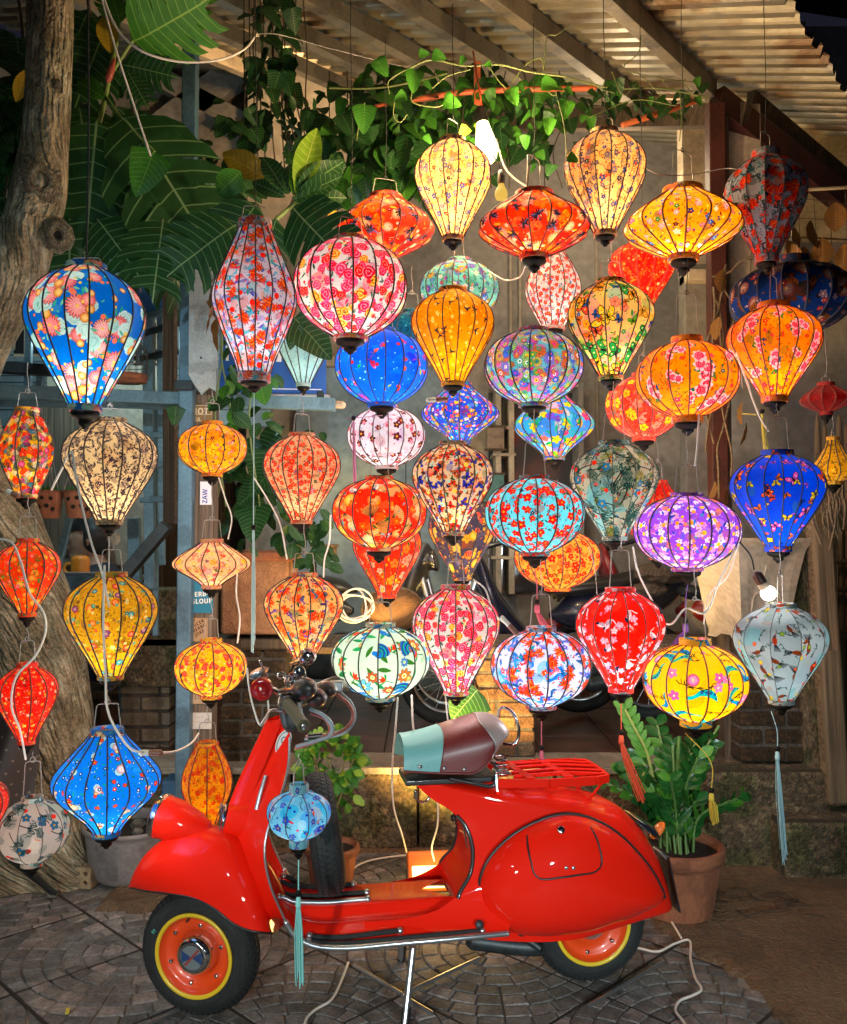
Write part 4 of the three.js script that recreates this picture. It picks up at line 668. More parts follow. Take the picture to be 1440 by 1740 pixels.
// ================================================================ PRINTED SILK
const TAU = Math.PI * 2;
const motif = {
  dot(g, s, c) { g.fillStyle = c; g.beginPath(); g.arc(0, 0, s, 0, TAU); g.fill(); },
  ring(g, s, c) { g.strokeStyle = c; g.lineWidth = s * 0.3; g.beginPath(); g.arc(0, 0, s, 0, TAU); g.stroke(); },
  bubble(g, s, c) { g.fillStyle = '#12233f'; g.beginPath(); g.arc(0, 0, s, 0, TAU); g.fill(); g.fillStyle = c; g.beginPath(); g.arc(0, 0, s * 0.5, 0, TAU); g.fill(); },
  petals(g, s, c, R, n = 5, w = 0.34, edge) { for (let i = 0; i < n; i++) { g.save(); g.rotate(i / n * TAU); g.fillStyle = c; g.beginPath(); g.ellipse(0, -s * 0.58, s * w, s * 0.46, 0, 0, TAU); g.fill(); if (edge) { g.strokeStyle = edge; g.lineWidth = Math.max(1, s * 0.05); g.stroke(); } g.restore(); } },
  flower(g, s, c, R) { motif.petals(g, s, c, R, 5, 0.36, 'rgba(60,20,20,.45)'); motif.dot(g, s * 0.24, '#f3c53a'); motif.dot(g, s * 0.1, '#7a3410'); },
  blossom(g, s, c, R) { motif.petals(g, s, c, R, 5, 0.36); motif.dot(g, s * 0.2, '#fff4d8'); for (let i = 0; i < 5; i++) { const a = R() * TAU; g.fillStyle = '#8a2440'; g.fillRect(Math.cos(a) * s * 0.3, Math.sin(a) * s * 0.3, 2, 2); } },
  folk(g, s, c, R) { motif.petals(g, s, c, R, 8, 0.24, '#3a5a68'); motif.dot(g, s * 0.36, '#f6f3c8'); motif.dot(g, s * 0.22, R() < 0.5 ? '#d9a33a' : '#9cc26a'); },
  mum(g, s, c, R) { const m = ['rgba(255,255,255,.55)', 'rgba(255,255,255,.0)']; for (let k = 3; k > 0; k--) { const q = k / 3; motif.petals(g, s * q, c, R, 8 + k * 4, 0.13, k === 3 ? 'rgba(130,30,40,.55)' : m[0]); g.rotate(0.2); } motif.dot(g, s * 0.14, '#f5d070'); },
  cloudrose(g, s, c, R) { for (let i = 0; i < 9; i++) { const a = i / 9 * TAU; g.fillStyle = c; g.beginPath(); g.arc(Math.cos(a) * s * 0.6, Math.sin(a) * s * 0.6, s * 0.42, 0, TAU); g.fill(); } motif.dot(g, s * 0.6, c); g.strokeStyle = 'rgba(60,110,110,.4)'; g.lineWidth = 1.5; for (let i = 0; i < 7; i++) { const a = R() * TAU, q = s * (0.2 + 0.6 * R()); g.beginPath(); g.arc(0, 0, q, a, a + 1.3); g.stroke(); } },
  rose(g, s, c, R) { for (let i = 0; i < 6; i++) { const a = i / 6 * TAU + R(); g.fillStyle = c; g.beginPath(); g.arc(Math.cos(a) * s * 0.45, Math.sin(a) * s * 0.45, s * 0.5, 0, TAU); g.fill(); } g.lineCap = 'round'; for (let i = 0; i < 10; i++) { const a = i * 2.1, q = s * (0.85 - i * 0.075); g.strokeStyle = i % 2 ? 'rgba(255,235,225,.75)' : 'rgba(90,0,25,.6)'; g.lineWidth = s * 0.1; g.beginPath(); g.arc(0, 0, Math.max(1, q), a, a + 1.7); g.stroke(); } },
  daisy(g, s, c, R) { motif.petals(g, s, c, R, 16, 0.12, 'rgba(20,30,80,.55)'); motif.dot(g, s * 0.33, ['#f2e24e', '#f08a2a', '#fff', '#2a59c8', '#e24aa0'][R() * 5 | 0]); motif.dot(g, s * 0.17, ['#2f62d0', '#d8324a', '#f5b52e', '#1f9a60'][R() * 4 | 0]); },
  leaf(g, s, c) { g.fillStyle = c; g.beginPath(); g.moveTo(0, -s); g.quadraticCurveTo(s * 0.62, -s * 0.1, 0, s); g.quadraticCurveTo(-s * 0.62, -s * 0.1, 0, -s); g.fill(); g.strokeStyle = 'rgba(0,0,0,.3)'; g.lineWidth = 1; g.beginPath(); g.moveTo(0, -s * 0.9); g.lineTo(0, s * 0.9); g.stroke(); },
  frond(g, s, c) { g.strokeStyle = c; g.lineCap = 'round'; g.lineWidth = s * 0.07; g.beginPath(); g.moveTo(0, s); g.quadraticCurveTo(s * 0.2, 0, 0, -s); g.stroke(); for (let i = 0; i < 9; i++) for (const k of [-1, 1]) { const y = s * (0.75 - i * 0.19), l = s * (0.65 - i * 0.04); g.lineWidth = s * 0.085; g.beginPath(); g.moveTo(s * 0.06, y); g.quadraticCurveTo(k * l * 0.6, y - l * 0.3, k * l, y - l * 0.75); g.stroke(); } },
  hibiscus(g, s, c, R) { motif.petals(g, s * 1.1, c, R, 5, 0.42, 'rgba(120,10,0,.5)'); motif.dot(g, s * 0.2, '#b3160a'); g.strokeStyle = '#ffe38a'; g.lineWidth = s * 0.08; g.beginPath(); g.moveTo(0, 0); g.lineTo(s * 0.2, -s * 0.7); g.stroke(); },
  lily(g, s, c, R) { for (let i = 0; i < 6; i++) { g.save(); g.rotate((i - 2.5) * 0.42 + (R() - 0.5) * 0.2); g.fillStyle = i % 2 ? c : '#d9310a'; g.beginPath(); g.moveTo(0, s * 0.8); g.quadraticCurveTo(-s * 0.34, -s * 0.1, s * 0.1, -s); g.quadraticCurveTo(s * 0.3, -s * 0.1, 0, s * 0.8); g.fill(); g.strokeStyle = 'rgba(80,0,0,.5)'; g.lineWidth = 1.2; g.stroke(); g.strokeStyle = 'rgba(255,215,150,.75)'; g.beginPath(); g.moveTo(0, s * 0.5); g.lineTo(s * 0.06, -s * 0.7); g.stroke(); g.restore(); } },
  fish(g, s, c, R) { g.fillStyle = c; g.beginPath(); g.moveTo(-s, 0); g.bezierCurveTo(-s * 0.4, -s * 0.55, s * 0.4, -s * 0.42, s * 0.7, 0); g.bezierCurveTo(s * 0.4, s * 0.4, -s * 0.4, s * 0.42, -s, 0); g.fill(); for (let i = -2; i <= 2; i++) { g.beginPath(); g.moveTo(s * 0.6, 0); g.quadraticCurveTo(s, i * s * 0.2, s * 1.5, i * s * 0.42); g.quadraticCurveTo(s, i * s * 0.1, s * 0.6, 0); g.fill(); } g.strokeStyle = 'rgba(20,0,0,.5)'; g.lineWidth = 1.3; for (let i = 0; i < 4; i++) { g.beginPath(); g.arc(-s * 0.3 + i * s * 0.22, 0, s * 0.28, -0.9, 0.9); g.stroke(); } g.beginPath(); g.moveTo(-s * 0.2, -s * 0.35); g.quadraticCurveTo(s * 0.1, -s * 0.85, s * 0.4, -s * 0.3); g.fill(); g.fillStyle = '#fff'; g.beginPath(); g.arc(-s * 0.72, -s * 0.08, s * 0.1, 0, TAU); g.fill(); g.fillStyle = '#000'; g.beginPath(); g.arc(-s * 0.74, -s * 0.08, s * 0.05, 0, TAU); g.fill(); },
  swirl(g, s, c, R) { g.strokeStyle = c; g.lineCap = 'round'; for (let i = 0; i < 4; i++) { g.lineWidth = s * (0.18 - i * 0.03); g.beginPath(); g.moveTo(-s, i * s * 0.22); g.bezierCurveTo(-s * 0.3, -s + i * s * 0.3, s * 0.3, s * 0.9 - i * s * 0.2, s, -s * 0.3 + i * s * 0.25); g.stroke(); } },
  wisp(g, s, c, R) { g.strokeStyle = c; g.lineWidth = Math.max(1.3, s * 0.07); g.lineCap = 'round'; for (let i = 0; i < 5; i++) { const x = (R() - 0.5) * s * 2, y = (R() - 0.5) * s, l = s * (0.3 + 0.4 * R()); g.beginPath(); g.moveTo(x, y); g.quadraticCurveTo(x + l * 0.5, y - l * 0.9, x + l, y + (R() - 0.5) * l); g.stroke(); } },
  toile(g, s, c, R) { g.fillStyle = c; g.strokeStyle = c; g.lineWidth = 2.2; for (let i = 0; i < 7; i++) { const a = Math.PI + i / 6 * Math.PI, q = s * 0.75; g.beginPath(); g.ellipse(Math.cos(a) * q, Math.sin(a) * q * 0.45, s * 0.22, s * 0.1, R() - 0.5, 0, TAU); g.fill(); } g.beginPath(); g.moveTo(-s, s * 0.15); g.bezierCurveTo(-s * 0.4, -s * 0.2, s * 0.3, s * 0.5, s * 1.2, 0); g.stroke(); for (let i = 0; i < 6; i++) { const x = (R() - 0.5) * 2 * s; g.beginPath(); g.moveTo(x, s * 0.2); g.lineTo(x + (R() - 0.5) * 8, s * 0.2 - s * 0.35 * R()); g.stroke(); } },
  branch(g, s, c, R) { const k = R() < 0.5 ? -1 : 1; let x = -s, y = 0; g.strokeStyle = c; g.lineCap = 'round'; for (let i = 0; i < 8; i++) { const nx = x + s * 0.26, ny = y + (R() - 0.5) * s * 0.36; g.lineWidth = s * (0.075 - i * 0.006); g.beginPath(); g.moveTo(x, y); g.lineTo(nx, ny); g.stroke(); if (R() < 0.75) { const tx = nx + s * 0.2 * (R() - 0.3), ty = ny - k * s * (0.15 + 0.35 * R()); g.lineWidth = s * 0.03; g.beginPath(); g.moveTo(nx, ny); g.lineTo(tx, ty); g.stroke(); } x = nx; y = ny; } },
  twig(g, s, c, R) { motif.branch(g, s, '#4a2e26', R); for (let i = 0; i < 9; i++) { g.save(); g.translate((R() - 0.5) * 2 * s, (R() - 0.5) * s); motif.blossom(g, s * (0.12 + 0.1 * R()), c, R); g.restore(); } },
  butterfly(g, s, c) { for (const k of [-1, 1]) { g.fillStyle = c; g.strokeStyle = '#1a1210'; g.lineWidth = s * 0.08; g.beginPath(); g.ellipse(k * s * 0.6, -s * 0.36, s * 0.68, s * 0.36, k * -0.75, 0, TAU); g.fill(); g.stroke(); g.beginPath(); g.ellipse(k * s * 0.34, s * 0.36, s * 0.24, s * 0.38, k * -0.5, 0, TAU); g.fill(); g.stroke(); g.lineWidth = s * 0.05; g.beginPath(); g.moveTo(0, 0); g.lineTo(k * s * 0.8, -s * 0.5); g.moveTo(0, 0); g.lineTo(k * s * 0.45, s * 0.5); g.stroke(); g.beginPath(); g.moveTo(0, -s * 0.3); g.quadraticCurveTo(k * s * 0.1, -s * 0.7, k * s * 0.3, -s * 0.85); g.stroke(); } g.fillStyle = '#1a1210'; g.beginPath(); g.ellipse(0, 0, s * 0.08, s * 0.42, 0, 0, TAU); g.fill(); },
  bigfly(g, s, c, R) { motif.butterfly(g, s, c); for (const k of [-1, 1]) { g.fillStyle = 'rgba(255,240,180,.8)'; g.beginPath(); g.arc(k * s * 0.6, -s * 0.35, s * 0.12, 0, TAU); g.fill(); g.beginPath(); g.arc(k * s * 0.38, s * 0.38, s * 0.09, 0, TAU); g.fill(); } },
  swallow(g, s, c) { g.fillStyle = c; g.beginPath(); g.moveTo(-s, -s * 0.5); g.quadraticCurveTo(-s * 0.3, -s * 0.1, 0, -s * 0.2); g.quadraticCurveTo(s * 0.6, -s * 0.3, s * 0.7, -s * 0.95); g.quadraticCurveTo(s * 0.8, -s * 0.1, s * 0.15, s * 0.25); g.lineTo(s * 0.7, s * 0.75); g.lineTo(s * 0.05, s * 0.4); g.lineTo(-s * 0.05, s * 0.95); g.lineTo(-s * 0.2, s * 0.2); g.quadraticCurveTo(-s * 0.7, s * 0.1, -s, -s * 0.5); g.fill(); },
  crane(g, s, c, R) { g.fillStyle = c; g.beginPath(); g.ellipse(0, 0, s * 0.75, s * 0.4, 0.3, 0, TAU); g.fill(); g.strokeStyle = '#2a3350'; g.lineWidth = s * 0.07; for (let i = 0; i < 6; i++) { g.beginPath(); g.moveTo(-s * 0.5 + i * s * 0.18, -s * 0.1); g.quadraticCurveTo(-s * 0.4 + i * s * 0.2, s * 0.2, -s * 0.2 + i * s * 0.14, s * 0.42); g.stroke(); } g.strokeStyle = c; g.lineWidth = s * 0.14; g.beginPath(); g.moveTo(s * 0.6, s * 0.15); g.bezierCurveTo(s * 1.2, 0, s * 0.6, -s * 0.6, s * 0.95, -s * 0.9); g.stroke(); g.fillStyle = '#2a3350'; for (let i = 0; i < 4; i++) { g.beginPath(); g.ellipse(-s * 0.75, -s * 0.15 + i * s * 0.12, s * 0.34, s * 0.07, 0.3 + i * 0.15, 0, TAU); g.fill(); } motif.dot.call(null, g, 0, c); },
  koi(g, s, c, R) { g.fillStyle = c; g.beginPath(); g.moveTo(-s, s * 0.2); g.bezierCurveTo(-s * 0.5, -s * 0.7, s * 0.5, -s * 0.5, s * 0.7, s * 0.3); g.bezierCurveTo(s * 0.9, s * 0.7, s * 1.1, s * 0.5, s * 1.25, s * 0.95); g.bezierCurveTo(s * 0.8, s * 1.0, s * 0.6, s * 0.6, s * 0.4, s * 0.35); g.bezierCurveTo(0, 0, -s * 0.5, s * 0.1, -s, s * 0.2); g.fill(); g.fillStyle = 'rgba(60,70,150,.7)'; for (let i = 0; i < 4; i++) { g.beginPath(); g.arc(-s * 0.5 + i * s * 0.3, -s * 0.22 + i * i * s * 0.03, s * 0.12, 0, TAU); g.fill(); } g.fillStyle = '#20203a'; g.beginPath(); g.arc(-s * 0.75, s * 0.02, s * 0.06, 0, TAU); g.fill(); },
  bamboo(g, s, c, R) { g.strokeStyle = c; g.lineWidth = s * 0.06; g.beginPath(); g.moveTo(0, s * 1.3); g.quadraticCurveTo(s * 0.15, 0, 0, -s * 1.2); g.stroke(); g.fillStyle = c; for (let i = 0; i < 12; i++) { g.save(); g.translate(0, s * (1.1 - i * 0.2)); g.rotate((R() - 0.5) * 4); g.beginPath(); g.moveTo(0, 0); g.quadraticCurveTo(s * 0.3, -s * 0.12, s * 0.62, 0); g.quadraticCurveTo(s * 0.3, s * 0.07, 0, 0); g.fill(); g.restore(); } },
  pheasant(g, s, c, R) { g.strokeStyle = '#20242a'; g.lineCap = 'round'; for (let i = 0; i < 6; i++) { g.lineWidth = s * 0.06; g.beginPath(); g.moveTo(-s * 0.3, 0); g.quadraticCurveTo(-s * 0.8, -s * 0.5 + i * 0.1 * s, -s * 1.25, -s * 0.75 + i * s * 0.14); g.stroke(); } g.fillStyle = c; g.beginPath(); g.ellipse(0, 0, s * 0.52, s * 0.26, 0.2, 0, TAU); g.fill(); g.fillStyle = '#2f4a56'; g.beginPath(); g.ellipse(s * 0.5, 0, s * 0.22, s * 0.13, -0.4, 0, TAU); g.fill(); g.fillStyle = '#171310'; for (let i = 0; i < 5; i++) { g.beginPath(); g.arc(-s * 0.3 + i * s * 0.14, -s * 0.04 + (i % 2) * s * 0.1, s * 0.05, 0, TAU); g.fill(); } g.fillStyle = '#c03a22'; g.beginPath(); g.arc(s * 0.68, -s * 0.06, s * 0.09, 0, TAU); g.fill(); },
  palm(g, s, c, R) { g.strokeStyle = '#2c2a24'; g.lineWidth = s * 0.1; g.beginPath(); g.moveTo(s * 0.2, s * 1.5); g.quadraticCurveTo(-s * 0.05, s * 0.7, 0, 0); g.stroke(); g.lineCap = 'round'; g.strokeStyle = c; for (let i = 0; i < 9; i++) { const a = -Math.PI * 1.2 + i / 8 * Math.PI * 1.4; const ex = Math.cos(a) * s, ey = Math.sin(a) * s * 0.7 + s * 0.3; for (let k = 0; k < 10; k++) { const t = k / 9, x = ex * t, y = -s * 0.5 * Math.sin(t * 2.4) + ey * t; g.lineWidth = s * 0.05; g.beginPath(); g.moveTo(x, y); g.lineTo(x + (R() - 0.5) * s * 0.16, y + s * 0.28 * (1 - 0.4 * t)); g.stroke(); } } },
  parrot(g, s, c) { g.fillStyle = c; g.beginPath(); g.moveTo(-s, s * 0.6); g.quadraticCurveTo(-s * 0.1, s * 0.2, s * 0.4, -s * 0.5); g.quadraticCurveTo(s * 0.6, 0, -s, s * 0.6); g.fill(); g.fillStyle = '#f0c030'; g.beginPath(); g.arc(s * 0.15, -s * 0.05, s * 0.16, 0, TAU); g.fill(); },
  jelly(g, s, c) { g.fillStyle = c; g.beginPath(); g.arc(0, 0, s, Math.PI, 0); g.fill(); g.strokeStyle = c; g.lineWidth = s * 0.12; for (let i = -2; i <= 2; i++) { g.beginPath(); g.moveTo(i * s * 0.38, 0); g.bezierCurveTo(i * s * 0.5, s * 0.5, i * s * 0.2, s * 0.9, i * s * 0.42, s * 1.5); g.stroke(); } },
  coral(g, s, c) { g.strokeStyle = c; g.lineCap = 'round'; for (let i = 0; i < 6; i++) { const a = -2.4 + i * 0.33; g.lineWidth = s * 0.13; g.beginPath(); g.moveTo(0, s * 0.8); g.quadraticCurveTo(Math.cos(a) * s * 0.5, 0, Math.cos(a) * s, Math.sin(a) * s); g.stroke(); } },
  fan(g, s, c) { g.fillStyle = c; g.beginPath(); g.moveTo(0, s * 0.6); g.arc(0, s * 0.6, s * 1.3, -2.5, -0.64); g.fill(); g.strokeStyle = 'rgba(40,25,15,.75)'; g.lineWidth = 1.4; for (let i = 0; i < 12; i++) { const a = -2.5 + i * 0.169; g.beginPath(); g.moveTo(0, s * 0.6); g.lineTo(Math.cos(a) * s * 1.3, s * 0.6 + Math.sin(a) * s * 1.3); g.stroke(); } },
  spike(g, s, c, R) { for (let i = 0; i < 44; i++) { const a = R() * TAU, l = s * (0.6 + 0.5 * R()); g.strokeStyle = i % 5 ? c : '#6f86b4'; g.lineWidth = s * 0.07; g.beginPath(); g.moveTo(0, 0); g.lineTo(Math.cos(a) * l, Math.sin(a) * l * 0.7); g.stroke(); } },
  tulip(g, s, c) { g.strokeStyle = '#1f6a3c'; g.lineWidth = s * 0.09; g.beginPath(); g.moveTo(0, s * 1.2); g.lineTo(0, 0); g.stroke(); g.fillStyle = '#1f8a4a'; for (const k of [-1, 1]) { g.beginPath(); g.moveTo(0, s * 0.3); g.quadraticCurveTo(k * s * 0.9, s * 0.2, k * s * 0.8, -s * 0.25); g.quadraticCurveTo(k * s * 0.3, 0, 0, s * 0.3); g.fill(); } g.fillStyle = c; g.beginPath(); g.moveTo(-s * 0.5, -s * 0.6); g.lineTo(-s * 0.2, -s * 0.3); g.lineTo(0, -s * 0.7); g.lineTo(s * 0.2, -s * 0.3); g.lineTo(s * 0.5, -s * 0.6); g.quadraticCurveTo(s * 0.4, s * 0.2, 0, s * 0.2); g.quadraticCurveTo(-s * 0.4, s * 0.2, -s * 0.5, -s * 0.6); g.fill(); },
  bird(g, s, c) { const cs = ['#2b6fae', '#36a08a', '#2c3f7a']; for (let i = 0; i < 7; i++) { g.strokeStyle = cs[i % 3]; g.lineWidth = s * 0.14; g.beginPath(); g.arc(0, 0, s * (0.35 + i * 0.11), 0.2 + i * 0.12, 2.9 - i * 0.05); g.stroke(); } g.fillStyle = c; g.beginPath(); g.ellipse(s * 0.1, -s * 0.1, s * 0.42, s * 0.28, 0.6, 0, TAU); g.fill(); g.beginPath(); g.arc(-s * 0.2, -s * 0.4, s * 0.2, 0, TAU); g.fill(); },
  scrawl(g, s, c, R) { g.strokeStyle = c; g.lineWidth = Math.max(1.2, s * 0.06); for (let i = 0; i < 3; i++) { g.beginPath(); g.moveTo((R() - 0.5) * s * 2, (R() - 0.5) * s * 2); g.bezierCurveTo((R() - 0.5) * s * 3, (R() - 0.5) * s * 3, (R() - 0.5) * s * 3, (R() - 0.5) * s * 3, (R() - 0.5) * s * 2, (R() - 0.5) * s * 2); g.stroke(); } },
  bouquet(g, s, c, R) { for (let i = 0; i < 10; i++) { g.save(); g.translate((R() - 0.5) * 2 * s, (R() - 0.5) * 1.5 * s); g.rotate(R() * TAU); motif.leaf(g, s * 0.34, ['#1c7a66', '#2a5a8a', '#4f8a3a'][R() * 3 | 0]); g.restore(); } for (let i = 0; i < 3; i++) { g.save(); g.translate((i - 1) * 0.62 * s, (R() - 0.5) * 0.8 * s); motif.petals(g, s * 0.6, '#f6c8d4', R, 7, 0.3); motif.rose(g, s * 0.42, c, R); g.restore(); } },
  posy(g, s, c, R) { for (let i = 0; i < 9; i++) { g.save(); g.translate((R() - 0.5) * 2 * s, (R() - 0.5) * 1.6 * s); g.rotate(R() * TAU); motif.leaf(g, s * 0.3, ['#2a9a86', '#58b89a', '#9ad0a8'][R() * 3 | 0]); g.restore(); } g.save(); g.translate(s * 0.55, -s * 0.3); motif.cloudrose(g, s * 0.6, '#cfe6da', R); g.restore(); motif.mum(g, s * 0.75, c, R); g.save(); g.translate(s * 0.5, s * 0.6); motif.mum(g, s * 0.38, '#f2b84a', R); g.restore(); g.save(); g.translate(-s * 0.75, s * 0.5); motif.dot(g, s * 0.2, '#f58a6a'); g.restore(); },
};
const PLAIN = new Set(['#dca406', '#c9d6c8', '#0c55c4', '#a9b0b4', '#f22a0a', '#f2c00e', '#0a74dc', '#0a74b8', '#8a0a08', '#bcd8d6', '#d8cdc4', '#8fc8dc', '#0a84cc', '#cfcad0']);
const PX = 512;
const prints = {};
function print(seed, bg, layers, under) {
  const c = document.createElement('canvas'); c.width = c.height = PX; const g = c.getContext('2d'), R = rng(seed); g.fillStyle = bg; g.fillRect(0, 0, PX, PX);
  const pal = layers.flatMap((l) => l[3]), plain = PLAIN.has(bg);
  mottle(pal, plain ? 12 : 46, plain ? 30 : 26, plain ? 0.16 : 0.3)(g, R);
  if (under) under(g, R);
  if (!plain) layers = [['leaf', 30, 9, pal], ['blossom', 16, 10, pal], ...layers, ['wisp', 24, 10, ['#2a2028', '#4a3034', '#3a4030']], ['leaf', 26, 6, pal], ['dot', 40, 2.6, pal]];
  for (const [m, n0, s0, cols, o = {}] of layers) {
    const n = Math.round(n0 * (o.n ?? (plain ? 1.75 : 2.1))), s = s0 * 1.14;
    const k = Math.ceil(Math.sqrt(n)), cells = []; for (let i = 0; i < k * k; i++) cells.push(i); for (let i = cells.length - 1; i > 0; i--) { const j = R() * (i + 1) | 0; [cells[i], cells[j]] = [cells[j], cells[i]]; }
    for (let i = 0; i < n; i++) {
      const x = ((cells[i] % k) + (o.even ? 0.5 + 0.5 * ((cells[i] / k | 0) % 2) + 0.2 * (R() - 0.5) : R())) / k * PX, y = ((cells[i] / k | 0) + (o.even ? 0.5 + 0.2 * (R() - 0.5) : R())) / k * PX, a = o.rot === 0 ? (R() - 0.5) * 0.3 : R() * TAU, z = s * (0.75 + 0.5 * R()), cc = cols[R() * cols.length | 0], sd = R() * 1e6 | 0, e = z * 2;
      for (const dx of x < e ? [0, PX] : x > PX - e ? [0, -PX] : [0]) for (const dy of y < e ? [0, PX] : y > PX - e ? [0, -PX] : [0]) { g.save(); g.translate(x + dx, y + dy); g.rotate(a); motif[m](g, z, cc, rng(sd)); g.restore(); }
    }
  }
  // slub of the silk
  const id = g.getImageData(0, 0, PX, PX), d = id.data;
  for (let y = 0; y < PX; y++) for (let x = 0; x < PX; x++) { const w = 1 + 0.05 * (hash2(x >> 2, y, seed) - 0.5) + 0.05 * (hash2(x, y >> 3, seed + 1) - 0.5), o = (y * PX + x) * 4; const lu = 0.3 * d[o] + 0.59 * d[o + 1] + 0.11 * d[o + 2]; for (let q = 0; q < 3; q++) d[o + q] = 255 * clamp((lu + (d[o + q] - lu) * 1.22) * w / 255, 0, 1) ** 1.22; }
  g.putImageData(id, 0, 0);
  const t = new THREE.CanvasTexture(c); t.colorSpace = THREE.SRGBColorSpace; t.wrapS = t.wrapT = THREE.RepeatWrapping; return t;
}
function mottle(cs, n, s, al = 0.6) { return (g, R) => { g.globalAlpha = al; for (let i = 0; i < n; i++) { g.fillStyle = cs[R() * cs.length | 0]; const x = R() * PX, y = R() * PX, q = s * (0.5 + R()); for (const dx of [-PX, 0, PX]) for (const dy of [-PX, 0, PX]) { g.beginPath(); g.ellipse(x + dx, y + dy, q, q * (0.4 + 0.6 * ((i * 7) % 5) / 5), i, 0, TAU); g.fill(); } } g.globalAlpha = 1; }; }
